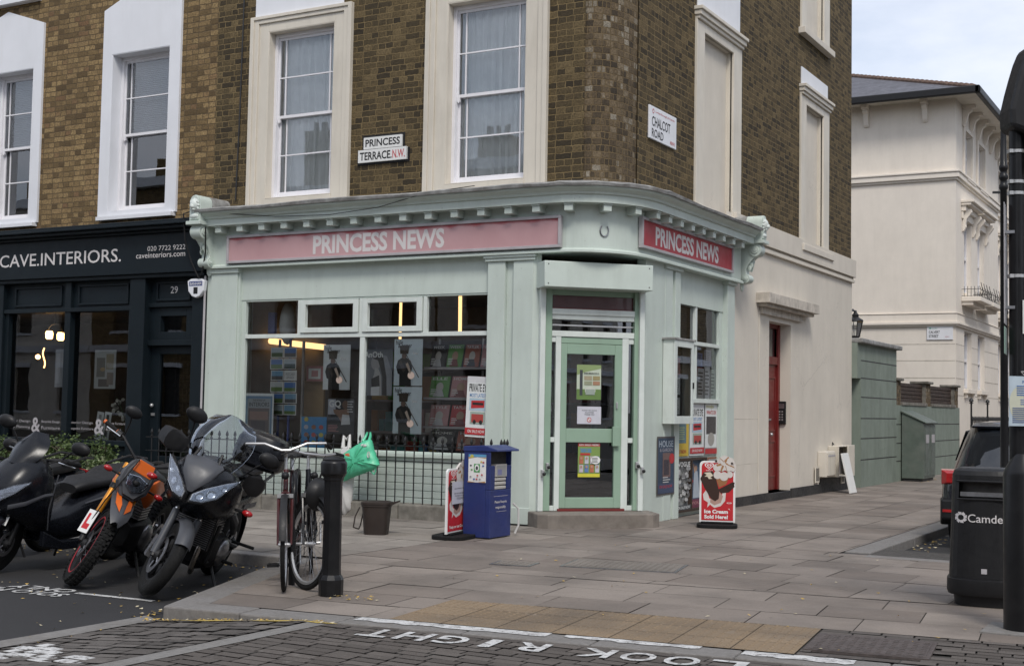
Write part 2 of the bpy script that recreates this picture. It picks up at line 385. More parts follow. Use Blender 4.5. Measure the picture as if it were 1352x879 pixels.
    def text(self, M, s, a0, a1, b0, b1, c, m, off=0., flip=False, keep=False):
        vs, fs, x0, x1, y0, y1 = text_shape(s, off)
        if not vs: return self
        sx = (a1-a0)/max(1e-6, x1-x0); sy = (b1-b0)/max(1e-6, y1-y0)
        if keep: sx = sy = min(sx, sy)
        if flip: P = [(a1-(v[0]-x0)*sx, b1-(v[1]-y0)*sy, c) for v in vs]
        else: P = [(a0+(v[0]-x0)*sx, b0+(v[1]-y0)*sy, c) for v in vs]
        return self.add(P, fs, m, M)
    def wall(self, M, a0, a1, b0, b1, holes, m, c=0., reveal=.12, rm=None, uo=(0, 0)):
        A = sorted({a0, a1, *[h[0] for h in holes], *[h[1] for h in holes]}); B = sorted({b0, b1, *[h[2] for h in holes], *[h[3] for h in holes]})
        A = [a for a in A if a0 <= a <= a1]; B = [b for b in B if b0 <= b <= b1]
        for i in range(len(A)-1):
            for j in range(len(B)-1):
                ca, cb = (A[i]+A[i+1])/2, (B[j]+B[j+1])/2
                if any(h[0] < ca < h[1] and h[2] < cb < h[3] for h in holes): continue
                q = [(A[i], B[j]), (A[i+1], B[j]), (A[i+1], B[j+1]), (A[i], B[j+1])]
                self.add([(p[0], p[1], c) for p in q], [(0, 1, 2, 3)], m, M, uvs=[[(p[0]+uo[0], p[1]+uo[1]) for p in q]])
        for h in holes:
            rv = h[4] if len(h) > 4 else reveal
            x0, x1, y0, y1 = h[:4]; V = [(x0, y0, c), (x1, y0, c), (x1, y1, c), (x0, y1, c), (x0, y0, c-rv), (x1, y0, c-rv), (x1, y1, c-rv), (x0, y1, c-rv)]
            self.add(V, [(0, 4, 5, 1), (1, 5, 6, 2), (2, 6, 7, 3), (3, 7, 4, 0)], rm or m, M)
        return self
    def each(self, name, parent=None, **k):
        # every loose piece becomes an object of its own
        p = list(range(len(self.v)))
        def fnd(i):
            while p[i] != i: p[i] = p[p[i]]; i = p[i]
            return i
        for f in self.f:
            for q in f[1:]: p[fnd(q)] = fnd(f[0])
        gs = {}
        for i, f in enumerate(self.f): gs.setdefault(fnd(f[0]), []).append(i)
        out = []
        for fs in gs.values():
            m = MB(); mp = {}
            for i in fs:
                g = []
                for q in self.f[i]:
                    if q not in mp: mp[q] = len(m.v); m.v.append(self.v[q])
                    g.append(mp[q])
                m.f.append(tuple(g)); m.m.append(self.m[i]); m.s.append(self.s[i]); m.uv.append(self.uv[i]); m.t.append(self.t[i])
            out.append(m.build(name, parent, **k))
        return out
    def build(self, name, parent=None, bev=0., local=False, sharp=40, subdiv=0):
        me = bpy.data.meshes.new(name)
        V = self.v
        o = bpy.data.objects.new(name, me); COL.objects.link(o)
        if parent is not None:
            o.parent = parent
            if not local:
                T = world_of(parent).inverted(); V = [tuple(T @ Vector(p)) for p in V]
        elif not local:
            xs = [p[0] for p in V]; ys = [p[1] for p in V]; zs = [p[2] for p in V]
            org = ((min(xs)+max(xs))/2, (min(ys)+max(ys))/2, min(zs)); o.location = org
            V = [(p[0]-org[0], p[1]-org[1], p[2]-org[2]) for p in V]
        me.from_pydata(V, [], self.f)
        names = []
        for n in self.m:
            if n not in names: names.append(n)
        for n in names: me.materials.append(getmat(n))
        idx = {n: i for i, n in enumerate(names)}
        me.polygons.foreach_set('material_index', [idx[n] for n in self.m])
        me.polygons.foreach_set('use_smooth', [bool(x) for x in self.s])
        if any(u is not None for u in self.uv):
            uv = me.uv_layers.new(name='UVMap'); d = []
            for f, u in zip(self.f, self.uv):
                for k in range(len(f)): d += list(u[k]) if u else [0., 0.]
            uv.data.foreach_set('uv', d)
        if any(self.t):
            at = me.attributes.new('tint', 'FLOAT', 'FACE'); at.data.foreach_set('value', self.t)
        me.update()
        if any(self.s):
            try: me.set_sharp_from_angle(angle=R(sharp))
            except Exception: pass
        if bev:
            b = o.modifiers.new('bevel', 'BEVEL'); b.width = bev; b.segments = 2; b.limit_method = 'ANGLE'; b.angle_limit = R(50)
        if subdiv:
            b = o.modifiers.new('subdiv', 'SUBSURF'); b.levels = subdiv; b.render_levels = subdiv
        return o
def world_of(o):
    T = Matrix.LocRotScale(o.location, o.rotation_euler, o.scale)
    return world_of(o.parent) @ T if o.parent else T
def tag(o, label=None, cat=None, group=None, kind=None):
    if label: o['label'] = label
    if cat: o['category'] = cat
    if group: o['group'] = group
    if kind: o['kind'] = kind
    return o
def thing(name, label, cat, loc=(0, 0, 0), rot=(0, 0, 0), group=None):
    o = bpy.data.objects.new(name, None); COL.objects.link(o); o.empty_display_size = .2
    o.location = loc; o.rotation_euler = rot
    return tag(o, label, cat, group)
def dup(root, loc, rot, label, group=None):
    def cp(o, par):
        c = o.copy(); COL.objects.link(c)
        if par: c.parent = par
        for ch in list(o.children): cp(ch, c)
        return c
    r = cp(root, None); r.location = loc; r.rotation_euler = rot; r['label'] = label
    if group: r['group'] = group
    return r
def clip(poly, a, b, c):
    # keep a*x + b*y <= c
    out = []
    for i in range(len(poly)):
        p, q = poly[i], poly[(i+1) % len(poly)]; dp = a*p[0]+b*p[1]-c; dq = a*q[0]+b*q[1]-c
        if dp <= 0: out.append(p)
        if (dp < 0 < dq) or (dq < 0 < dp):
            t = dp/(dp-dq); out.append((p[0]+(q[0]-p[0])*t, p[1]+(q[1]-p[1])*t))
    return out
def pave(mb, region, m, z=0., rows=(.5, .7), lens=(.6, 1.0), gap=.008, along='x', zj=.0015, offs=0., rnd=random, zfn=None, skip=None):
    # individual slabs cut to a convex region (list of points, counter-clockwise)
    xs = [p[0] for p in region]; ys = [p[1] for p in region]
    u0, u1, v0, v1 = (min(xs), max(xs), min(ys), max(ys)) if along == 'x' else (min(ys), max(ys), min(xs), max(xs))
    v = v0+offs
    while v < v1:
        h = rnd.uniform(*rows); u = u0-rnd.uniform(0, lens[1])
        while u < u1:
            w = rnd.uniform(*lens); g = gap/2
            q = [(u+g, v+g), (u+w-g, v+g), (u+w-g, v+h-g), (u+g, v+h-g)]
            if along != 'x': q = [(p[1], p[0]) for p in q][::-1]
            cx, cy = sum(p[0] for p in q)/4, sum(p[1] for p in q)/4
            if not (skip and skip(cx, cy)):
                for i in range(len(region)):
                    p, r = region[i], region[(i+1) % len(region)]
                    nx, ny = r[1]-p[1], -(r[0]-p[0]); q = clip(q, nx, ny, nx*p[0]+ny*p[1])
                    if len(q) < 3: break
                if len(q) >= 3:
                    dz = rnd.uniform(-zj, zj); tx, ty = rnd.uniform(-zj, zj), rnd.uniform(-zj, zj)
                    V = [(p[0], p[1], (zfn(p[0], p[1]) if zfn else z)+dz+tx*(p[0]-cx)*2+ty*(p[1]-cy)*2) for p in q]
                    mb.add(V, [tuple(range(len(V)))], m, tint=rnd.uniform(.02, 1))
            u += w
        v += h
# ------------------------------------------------------------------ ground
GA = math.atan(.125)
G = Matrix.Translation((-6.55, 6.80, 0)) @ Matrix.Rotation(GA, 4, 'Z')
def st(name, mb, **k): return tag(mb.build(name, **k), kind='structure')
mb = MB(); mb.add([(-900, -900, -.2), (900, -900, -.2), (900, 900, -.2), (-900, 900, -.2)], [(0, 1, 2, 3)], 'ground_far'); st('ground', mb)
mb = MB()
mb.add([(-80, -9, -.1), (-6.8, -9, -.1), (-6.8, 9.6, -.1), (-80, 9.6, -.1)], [(0, 1, 2, 3)], 'asphalt')
mb.add([(-6.8, -9, -.1), (40, -9, -.1), (40, 4.4, -.1), (-6.8, 4.4, -.1)], [(0, 1, 2, 3)], 'asphalt')
st('road', mb)
mb = MB(); mb.add([(-3.42, 13.3, -.1), (5, 13.3, -.1), (5, 200, -.1), (-3.42, 200, -.1)], [(0, 1, 2, 3)], 'asphalt'); st('side_road', mb)
mb = MB(); mb.wbox(5, 9, 13.4, 200, -.19, 0, 'slab_grey'); st('far_pavement', mb)
# raised crossing: ramp of setts, two concrete strips, block-paved plateau
mb = MB()
zr = lambda x, y: -.098+max(0, min(1, (x+6.62)/1.2))*.09
mb.add([(-6.9, 6.55, -.1035), (-6.35, 6.7, -.1035), (-6.35, 7.1, -.1035), (-6.9, 7.3, -.1035)], [(0, 1, 2, 3)], 'asphalt')
mb.add([(-6.62, 4.3, -.112), (-5.42, 4.3, -.02), (-5.42, 7.0, -.02), (-6.62, 7.0, -.112)], [(0, 1, 2, 3)], 'joint')
pave(mb, [(-6.62, 4.4), (-5.42, 4.4), (-5.42, 6.95), (-6.62, 6.82)], 'sett', rows=(.1, .125), lens=(.16, .24), gap=.018, zj=.004, zfn=zr)
mb.add([(-5.3, 4.3, -.02), (14, 4.3, -.02), (14, 9.2, -.02), (-5.3, 6.98, -.02)], [(0, 1, 2, 3)], 'joint')
pave(mb, [(-5.28, 4.4), (1.2, 4.4), (1.2, 7.76), (-5.28, 6.95)], 'block', rows=(.1, .102), lens=(.2, .203), gap=.012, zj=.002, z=-.007)
st('raised_crossing', mb)
mb = MB()
mb.add([(-6.81, 4.4, -.094), (-6.62, 4.4, -.094), (-6.6, 6.8, -.094), (-6.79, 6.9, -.094)], [(0, 1, 2, 3)], 'concrete')
mb.add([(-5.42, 4.4, -.004), (-5.28, 4.4, -.004), (-5.22, 6.96, -.004), (-5.36, 6.94, -.004)], [(0, 1, 2, 3)], 'concrete')
st('concrete_strip', mb)
# kerbs (granite, 0.1 m high; dropped at the crossing)
mb = MB(G)
s = 0.
kk = [0., .62, 1.36]
for i in range(2): mb.box(I4, kk[i]+.003, kk[i+1]-.003, 0, .265, -.16, .004 if i == 0 else -.0, 'kerb')
s = 1.36
while s < 9:
    w = random.uniform(.75, 1.0); mb.box(I4, s+.003, s+w-.003, 0.005, .265, -.16, -.001, 'kerb'); s += w
k = st('kerb', mb, bev=.012)
mb = MB()
def kerbrun(P, Q, w, n, z=.003):
    P = Vector((*P, 0)); Q = Vector((*Q, 0)); d = (Q-P)/n; nn = Vector((-d.y, d.x, 0)).normalized()*w
    for i in range(n):
        a = P+d*i+d.normalized()*.004; b = P+d*(i+1)-d.normalized()*.004
        V = [a, b, b+nn, a+nn]; V = [(p.x, p.y, -.16) for p in V]+[(p.x, p.y, z) for p in V]
        mb.add(V, [(3, 2, 1, 0), (4, 5, 6, 7), (0, 1, 5, 4), (1, 2, 6, 5), (2, 3, 7, 6), (3, 0, 4, 7)], 'kerb')
kerbrun((-7.72, 9.6), (-6.565, 6.83), .26, 3)
kerbrun((-7.72, 9.6), (-40, 9.6), -.2, 36)
kerbrun((-3.42, 13.55), (-3.42, 60), .26, 46)
kerbrun((-3.4, 13.36), (5, 13.36), -.2, 8)
st('kerb', mb, bev=.012)
# pavement slabs laid one by one on their bed
mb = MB()
g = lambda s, t: tuple((G @ Vector((s, t, 0)))[:2])
for q in ([g(.1, .2), g(12, .2), g(12, 2.95), g(-.9, 2.95)], [(-7.5, 9.4), (5, 11.0), (5, 13.4), (-7.5, 14.6)], [(-8.3, 13.6), (-6.4, 13.6), (-6.4, 15.9), (-8.3, 15.9)], [(-40, 9.75), (-7.4, 9.75), (-7.4, 14.2), (-40, 14.2)], [(-8, 13.3), (-3.6, 13.3), (-3.6, 60), (-8, 60)]):
    mb.add([(p[0], p[1], -.012-.0007*len(mb.f)) for p in q], [(0, 1, 2, 3)], 'joint')
rn = random.Random(4)
pave(mb, [(-7.43, 9.61), (2.02, 10.79), (2.02, 13.35), (-7.43, 13.35)], 'slab', rows=(.55, .62), lens=(.62, .95), rnd=rn)
pave(mb, [(-30, 9.82), (-7.44, 9.82), (-7.44, 13.9), (-30, 13.9)], 'slab_grey', rows=(.58, .64), lens=(.7, .95), rnd=rn)
pave(mb, [(-7.44, 13.36), (-3.69, 13.36), (-3.69, 60), (-7.44, 60)], 'slab', rows=(.6, .64), lens=(.6, .92), along='y', rnd=rn)
st('pavement', mb)
mb = MB(G)
pave(mb, [(.2, .275), (1.6, .275), (1.6, 1.28), (-.12, 1.28)], 'slab', rows=(.48, .52), lens=(.6, .9), rnd=rn)
pave(mb, [(-.14, 1.285), (9, 1.285), (9, 2.89), (-.56, 2.89)], 'slab', rows=(.5, .56), lens=(.6, .95), rnd=rn)
pave(mb, [(4.27, .275), (9, .275), (9, 1.28), (4.27, 1.28)], 'block', rows=(.1, .104), lens=(.2, .205), gap=.012, zj=.002, rnd=rn, skip=lambda x, y: 4.25 < x < 5.02 and .42 < y < 1.1)
st('pavement', mb)
mb = MB(G)
for i in range(7):
    for j in range(3):
        x0, y0 = 1.6+i*.38, .277+j*.334
        mb.add([(x0+.003, y0+.003, .001), (x0+.377, y0+.003, .001), (x0+.377, y0+.331, .001), (x0+.003, y0+.331, .001)], [(0, 1, 2, 3)], 'tactile_slab', tint=random.random()+.01)
        for a in range(6):
            for b in range(5):
                cx, cy = x0+.032+a*.063, y0+.035+b*.066
                V = [(cx+.017*math.cos(q*math.pi/3), cy+.017*math.sin(q*math.pi/3), .0012) for q in range(6)]+[(cx+.01*math.cos(q*math.pi/3), cy+.01*math.sin(q*math.pi/3), .006) for q in range(6)]
                mb.add(V, [(q, (q+1) % 6, 6+(q+1) % 6, 6+q) for q in range(6)]+[tuple(range(6, 12))], 'tactile_slab', tint=.55)
st('tactile_paving', mb)
# painted markings
mb = MB(G)
def worn(s0, s1, t0, t1, m, z=.004, n=14):
    top = [(s0+(s1-s0)*i/n, t1-random.uniform(0, .02)) for i in range(n+1)]; bot = [(s0+(s1-s0)*i/n, t0+random.uniform(0, .05)) for i in range(n+1)]
    for i in range(n): mb.flat(I4, [bot[i], bot[i+1], top[i+1], top[i]], z, m)
worn(1.42, 2.76, .1, .262, 'road_white', .003); worn(2.86, 3.72, .14, .262, 'road_white', .003); worn(3.98, 4.62, .07, .25, 'road_white', .003)
sg_ = lambda x, y: (G.inverted() @ Vector((*onz(x, y), 0))).x
for w, a0, a1 in (('LOOK', sg_(748, 864), sg_(985, 884)), ('RIGHT', sg_(458, 838), sg_(728, 855))):
    p = (a1-a0)/len(w)
    for q, ch in enumerate(w[::-1]): wd = p*(.3 if ch == 'I' else .8); mb.text(I4, ch, a0+p*(q+.5)-wd/2, a0+p*(q+.5)+wd/2, -.36, -.1, .0005, 'road_white', off=.02, flip=True)
st('road_marking', mb)
mb = MB(G); worn(.02, 1.4, -.085, -.03, 'road_yellow', -.088, 10)
q = [Vector(p) for p in mb.v]
mb.v = [(p.x, p.y, zr(p.x, p.y)+.008) for p in q]; st('road_marking', mb)
mb = MB(); z = -.0945
mb.poly(I4, [(-8.02, 7.36), (-7.25, 7.40), (-7.25, 7.455), (-8.02, 7.42)], z-.001, z, 'road_white')
M = frame((-7.98, 7.15, 0), (-.995, -.05, 0), (.05, -.995, 0))
mb.text(M, 'SOLO M/CYCLES', .0, 1.5, -.16, .0, z, 'road_white', off=.02); mb.text(M, 'ONLY', .1, .75, -.36, -.2, z, 'road_white', off=.02)
st('road_marking', mb)
mb = MB()
for i in range(26):   # triangle of worn white paint on the ramp setts
    x = random.uniform(-6.55, -5.75); y = 5.15+random.uniform(0, .6)*(1-(x+6.55)/1.1); y = round(y/.112)*.112
    mb.poly(I4, [(x, y), (x+random.uniform(.08, .2), y), (x+random.uniform(.08, .2), y+.08), (x+.01, y+.085)], zr(x, y)+.006, zr(x, y)+.009, 'road_white')
st('road_marking', mb)
# covers
def cover(M, a0, a1, b0, b1, label, m, rim):
    o = thing('manhole_cover', label, 'drain cover', tuple((M @ Vector(((a0+a1)/2, (b0+b1)/2, 0)))))
    mb = MB(); mb.box(M, a0, a1, b0, b1, -.01, .007, rim); mb.build('frame', o)
    mb = MB(); mb.box(M, a0+.025, a1-.025, b0+.025, b1-.025, .0, .0095, m)
    n = int((a1-a0)/.06)
    for i in range(n):
        for j in range(int((b1-b0)/.06)):
            x, y = a0+.05+i*.06, b0+.05+j*.06
            if x < a1-.05 and y < b1-.05: mb.box(M, x, x+.03, y, y+.03, .0095, .0115, m)
    mb.build('plate', o)
cover(G, 4.28, 5.0, .45, 1.08, 'large dark rusty iron cover in the block paving beside the tactile slabs', 'iron_cover', 'iron_cover')
M = frame((-5.42, 10.55, 0), (.97, .2, 0), (-.2, .97, 0))
cover(M, 0, 1.05, 0, .62, 'long slab-filled inspection cover in the pavement below the shop step', 'slab_grey', 'steel')
M = frame((-6.0, 10.3, 0), (.985, .17, 0), (-.17, .985, 0))
cover(M, 0, .38, 0, .3, 'small square metal-edged cover set in the pale pavement slabs', 'slab_grey', 'steel')
# litter of small yellow leaves in the gutters and on the slabs
mb = MB(); rl = random.Random(11)
def leafbit(x, y, z, s):
    a = rl.uniform(0, 6.3); c, d = math.cos(a)*s, math.sin(a)*s; k = rl.uniform(.4, .7)
    V = [(x-c, y-d, z+rl.uniform(0, .012)), (x+d*k, y-c*k, z+rl.uniform(0, .01)), (x+c, y+d, z+rl.uniform(0, .012)), (x-d*k, y+c*k, z+rl.uniform(0, .01))]
    mb.add(V, [(0, 1, 2, 3)], rl.choice(['litter', 'litter', 'litter_pale']))
for i in range(260):
    x = rl.uniform(-16, -7.2); leafbit(x, 9.52-abs(rl.gauss(0, .18)), -.095, rl.uniform(.012, .03))
for i in range(90): x = rl.uniform(-6.7, -5.2); leafbit(x, 6.80+.125*(x+6.55)-abs(rl.gauss(0, .03))-.012, zr(x, 0)+.006, rl.uniform(.008, .02))
for i in range(70): t = rl.random(); leafbit(-6.62-.9*t-abs(rl.gauss(0, .1))-.03, 6.85+2.3*t-.05, -.095, rl.uniform(.01, .025))
for i in range(170): leafbit(-3.39+abs(rl.gauss(0, .14)), rl.uniform(13.6, 22), -.095, rl.uniform(.015, .03))
for i in range(110): leafbit(rl.uniform(-9, -6.5), rl.uniform(5.5, 9.3), -.096, rl.uniform(.008, .018))
for i in range(90): leafbit(rl.uniform(-6, 0), rl.uniform(7.6, 13), .006, rl.uniform(.01, .022))
for i in range(30): leafbit(rl.uniform(-5.9, -5.5), rl.uniform(7.75, 8.0), .006, rl.uniform(.01, .02))
for i in range(60): leafbit(rl.uniform(-6.3, -6.05), rl.uniform(28.5, 34), .006, rl.uniform(.02, .035))
tag(mb.build('leaf_litter'), 'small yellow leaves scattered in the gutters and over the slabs', 'leaves', kind='stuff')
# ------------------------------------------------------------------ corner building: upper storeys
BL, BR = -.25, -.13          # brick planes behind the two shopfront planes
HOUSE = thing('corner_shop_building', 'dark brick corner building over a pale green newsagent shopfront, cream stucco side wall', 'building', (-9.8, 14.1, 0))
CAVE = thing('terraced_shop_building', 'ochre brick house with white window panels over a dark navy interiors shopfront', 'building', (-16, 14.1, 0))
AB = -13.1
W3 = (-12.13, -10.97, 4.28, 6.67); W4 = (-9.13, -7.95, 4.28, 6.67)
mb = MB()
mb.wall(FL, AB, -7.13, 3.9, 10.6, [W3, W4], 'brick_dark', BL, .02)
mb.wall(FR, 15.1, 25.25, 4.2, 10.6, [(17.33, 18.52, 4.3, 6.76), (22.2, 23.25, 4.3, 6.76), (22.2, 23.25, 8.05, 10.2)], 'brick_dark', BR, .02, uo=(.11, 0))
mb.wbox(-13.1, -6.8, 25.0, 25.24, 0, 10.6, 'brick_dark')
mb.build('brick_wall', HOUSE)
# rounded corner strip, set back a little from both faces
mb = MB(); pts = []
for i in range(13):
    t = math.pi/2*i/12; pts.append((-7.145+.38*math.sin(t)**.9, 15.115-.75*math.cos(t)**.9 if i < 12 else 15.115))
L_ = 0
for i in range(12):
    p, q = pts[i], pts[i+1]; d = math.hypot(q[0]-p[0], q[1]-p[1])
    mb.add([(p[0], p[1], 3.9), (q[0], q[1], 3.9), (q[0], q[1], 10.6), (p[0], p[1], 10.6)], [(0, 1, 2, 3)], 'brick_corner', smooth=True, uvs=[[(L_, 3.9), (L_+d, 3.9), (L_+d, 10.6), (L_, 10.6)]]); L_ += d
mb.build('corner_brickwork', HOUSE, sharp=60)
mb = MB(); mb.wbox(-13.1, -6.78, 14.4, 25.0, 10.45, 10.6, 'lead'); mb.build('roof', HOUSE)
# helpers for windows
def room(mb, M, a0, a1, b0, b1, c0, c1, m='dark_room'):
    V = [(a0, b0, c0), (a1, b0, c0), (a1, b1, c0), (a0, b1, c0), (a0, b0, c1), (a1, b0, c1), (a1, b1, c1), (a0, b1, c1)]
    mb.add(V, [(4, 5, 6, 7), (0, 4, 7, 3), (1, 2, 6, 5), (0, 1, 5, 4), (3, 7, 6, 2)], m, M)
def sash(par, M, a0, a1, b0, b1, c, glass, marg=True, bars=1):
    # box frame, two sliding sashes, margin lights, one horizontal bar in each; c = outer face of the frame
    f = MB(); fw = .05
    for x0, x1, y0, y1 in ((a0, a0+fw, b0, b1), (a1-fw, a1, b0, b1), (a0+fw, a1-fw, b1-fw, b1)): f.box(M, x0, x1, y0, y1, c-.12, c, 'sash_white')
    f.box(M, a0+fw, a1-fw, b0, b0+.035, c-.12, c+.03, 'sash_white')
    w = f.build('window', par, bev=.004)
    A0, A1, B0, B1 = a0+fw, a1-fw, b0+.035, b1-fw; mid = (B0+B1)/2
    for k, (y0, y1, cc) in enumerate(((B0, mid+.02, c-.085), (mid-.02, B1, c-.035))):
        s = MB(); sw = .028
        s.box(M, A0, A0+sw, y0, y1, cc-.03, cc, 'sash_white'); s.box(M, A1-sw, A1, y0, y1, cc-.03, cc, 'sash_white')
        s.box(M, A0+sw, A1-sw, y0, y0+(.075 if k == 0 else .04), cc-.03, cc, 'sash_white'); s.box(M, A0+sw, A1-sw, y1-.04, y1, cc-.03, cc, 'sash_white')
        gy0, gy1 = y0+(.075 if k == 0 else .04), y1-.04
        s.box(M, A0+sw, A1-sw, (gy0+gy1)/2-.009, (gy0+gy1)/2+.009, cc-.026, cc-.002, 'sash_white')
        if marg:
            for x in (A0+sw+.1, A1-sw-.1):
                s.box(M, x-.009, x+.009, gy0, (gy0+gy1)/2-.009, cc-.025, cc-.003, 'sash_white'); s.box(M, x-.009, x+.009, (gy0+gy1)/2+.009, gy1, cc-.025, cc-.003, 'sash_white')
        if k == 1:
            for x in (A0, A1-.05): s.poly(M, [(x, y0), (x+.05, y0), (x+.045, y0-.05), (x+.02, y0-.07), (x+.005, y0-.04)], cc-.03, cc, 'sash_white')
        s.build('sash', w)
        p = MB(); p.flat(M, [(A0+sw, gy0), (A1-sw, gy0), (A1-sw, gy1), (A0+sw, gy1)], cc-.016, glass); p.build('pane', w)
    return w
def surround(par, M, a0, a1, b0, b1, ow, top, c, m, hood=False):
    # moulded frame round an opening: outer width ow, stepped
    f = MB()
    for k, (i, o, pr) in enumerate(((0., ow*.55, .02), (ow*.55, ow*.8, .045), (ow*.8, ow, .065))):
        f.box(M, a0-o, a0-i, b0-(.09 if k else .09), b1+top*(o/ow), c-.05, c+pr, m); f.box(M, a1+i, a1+o, b0-.09, b1+top*(o/ow), c-.05, c+pr, m)
        f.box(M, a0-i, a1+i, b1+top*(i/ow), b1+top*(o/ow), c-.05, c+pr, m)
    f.box(M, a0, a1, b0-.09, b0-.002, c-.1, c+.03, m)
    # reveal lining
    f.box(M, a0-.001, a0+.012, b0, b1, c-.22, c+.018, m); f.box(M, a1-.012, a1+.001, b0, b1, c-.22, c+.018, m); f.box(M, a0+.012, a1-.012, b1-.012, b1, c-.22, c+.018, m)
    f.box(M, a0+.012, a1-.012, b0, b0+.01, c-.22, c+.03, m)
    return f
for (a0, a1, b0, b1), lab in ((W3, 'left'), (W4, 'right')):
    f = surround(HOUSE, FL, a0, a1, b0, b1, .31 if lab == 'left' else .32, .23, BL, 'cream_trim')
    f.box(FL, a0-.26, a1+.14 if lab == 'left' else a1+.2, b1+.235, b1+1.0, BL-.02, BL+.015, 'white_paint')
    f.build('window_surround', HOUSE, bev=.006)
    sash(HOUSE, FL, a0+.012, a1-.012, b0+.01, b1-.012, BL-.11, 'glass_upper')
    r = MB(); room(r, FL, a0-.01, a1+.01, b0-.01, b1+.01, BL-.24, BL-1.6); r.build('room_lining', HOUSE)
    # net curtain hanging in folds
    cu = MB(); rows = []
    n = 66
    for j in range(9):
        z = b0+.03+(b1-b0-.06)*j/8; rows.append([])
        for i in range(n):
            u = i/(n-1); ph = u*58+1.3*math.sin(u*9)+(.6 if lab == 'left' else 0)
            rows[-1].append(tuple(FL @ Vector((a0+.03+(a1-a0-.06)*u, z, BL-.285+.028*math.sin(ph)*(1-.25*j/8)+.012*math.sin(ph*2.3+j*.4)))))
    cu.sheet(rows, .002, 'curtain')
    tag(cu.build('curtain'), 'pale net curtain behind the sash window on the left of the terrace name plate' if lab == 'left' else 'pale net curtain behind the sash window nearest the rounded brick corner', 'curtain', 'net curtains over the newsagent')
# blind windows of the right-hand wall
for k, (a0, a1, b0, b1, tp) in enumerate(((17.33, 18.52, 4.3, 6.76, 1.0), (22.2, 23.25, 4.3, 6.76, .43), (22.2, 23.25, 8.05, 10.2, .3))):
    w = MB(); w.box(FR, a0-.01, a1+.01, b0, b1, BR-.13, BR-.085, 'stucco'); w = w.build('blind_window', HOUSE)
    f = MB(); cc = BR
    for x0, x1 in ((a0-.3, a0), (a1, a1+.36)):
        f.box(FR, x0, x1, b0-.02, b1+.13, cc-.09, cc+.035, 'cream_trim'); 
    f.box(FR, a0, a1, b1, b1+.13, cc-.09, cc+.035, 'cream_trim')
    for q, (h0, h1, pr) in enumerate(((.13, .18, .07), (.18, .25, .1), (.25, .3, .13))): f.box(FR, a0-.3-.02*q, a1+.36+.02*q, b1+h0, b1+h1, cc-.05, cc+pr, 'cream_trim')
    f.box(FR, a0-.24, a1+.3, b1+.3, b1+.3+tp*.75, cc-.05, cc+.02, 'white_paint')
    f.build('window_surround', w, bev=.006)
    s = MB(); s.box(FR, a0-.38, a1+.42, b0-.12, b0-.01, cc-.05, cc+.12 if k else cc+.06, 'stucco'); s.build('sill', w, bev=.008)
# stucco ground storey on the right
SW = -.11
mb = MB(); mb.wall(FR, 18.3, 25.25, 0, 4.36, [(20.27, 21.42, .13, 2.87, .24)], 'stucco', SW, .24)
mb.wbox(-13.1, -6.74, 25.24, 25.25, 0, 4.36, 'stucco')
D = SW-.24
mb.build('stucco_wall', HOUSE)
mb = MB(); mb.box(FR, 18.55, 25.3, 4.03, 4.36, SW, SW+.07, 'stucco'); mb.box(FR, 18.55, 25.29, 3.93, 3.985, SW, SW+.05, 'stucco'); mb.box(FR, 18.55, 25.285, 3.985, 4.03, SW, SW+.02, 'stucco')
for z in (.62, 1.3): mb.box(FR, 18.5, 19.78, z, z+.008, SW-.003, SW+.002, 'stucco_stain')
mb.build('string_course', HOUSE, bev=.006)
mb = MB()
mb.box(FR, 18.45, 20.26, 0, .14, SW, SW+.025, 'plinth_black'); mb.box(FR, 21.43, 25.26, 0, .16, SW, SW+.025, 'plinth_black')
mb.box(FR, 23.1, 25.26, .16, .26, SW, SW+.022, 'plinth_black'); mb.build('plinth', HOUSE)
mb = MB(); mb.box(FR, 20.24, 21.45, -.02, .13, SW-.24, SW+.02, 'plinth_black'); mb.build('doorstep', HOUSE, bev=.01)
mb = MB(); mb.box(FR, 19.78, 20.26, .14, 3.0, SW, SW+.012, 'stucco'); mb.box(FR, 19.8, 21.9, 2.95, 3.06, SW, SW+.06, 'stucco_stain'); mb.box(FR, 19.72, 22.25, 3.06, 3.11, SW, SW+.15, 'stucco_stain'); mb.box(FR, 19.64, 22.33, 3.11, 3.27, SW, SW+.22, 'stucco_stain')
mb.build('door_hood', HOUSE, bev=.012)
d = MB(); c = D+.02
d.box(FR, 20.27, 21.42, .14, 2.2, D-.02, c, 'red_door')
for x0, x1 in ((20.4, 20.78), (20.9, 21.28)):
    for z0, z1 in ((.35, .95), (1.1, 2.0)):
        d.box(FR, x0, x1, z0, z0+.03, c, c+.012, 'red_door'); d.box(FR, x0, x1, z1-.03, z1, c, c+.012, 'red_door'); d.box(FR, x0, x0+.03, z0+.03, z1-.03, c, c+.012, 'red_door'); d.box(FR, x1-.03, x1, z0+.03, z1-.03, c, c+.012, 'red_door')
d.box(FR, 20.27, 21.42, 2.2, 2.33, D-.02, c+.03, 'red_door'); d.box(FR, 20.27, 20.36, .14, 2.87, c, c+.04, 'red_door'); d.box(FR, 21.33, 21.42, .14, 2.87, c, c+.04, 'red_door'); d.box(FR, 20.27, 21.42, 2.8, 2.87, D-.02, c+.03, 'red_door')
d = d.build('red_door', HOUSE, bev=.004)
d['label'] = 'narrow panelled red door with a glazed light over it'
h = MB(); h.sph(tuple(FR @ Vector((20.98, 1.05, c+.04))), .03, 'alu'); h.box(FR, 20.93, 21.03, 1.28, 1.31, c, c+.02, 'alu'); h.build('handle', d)
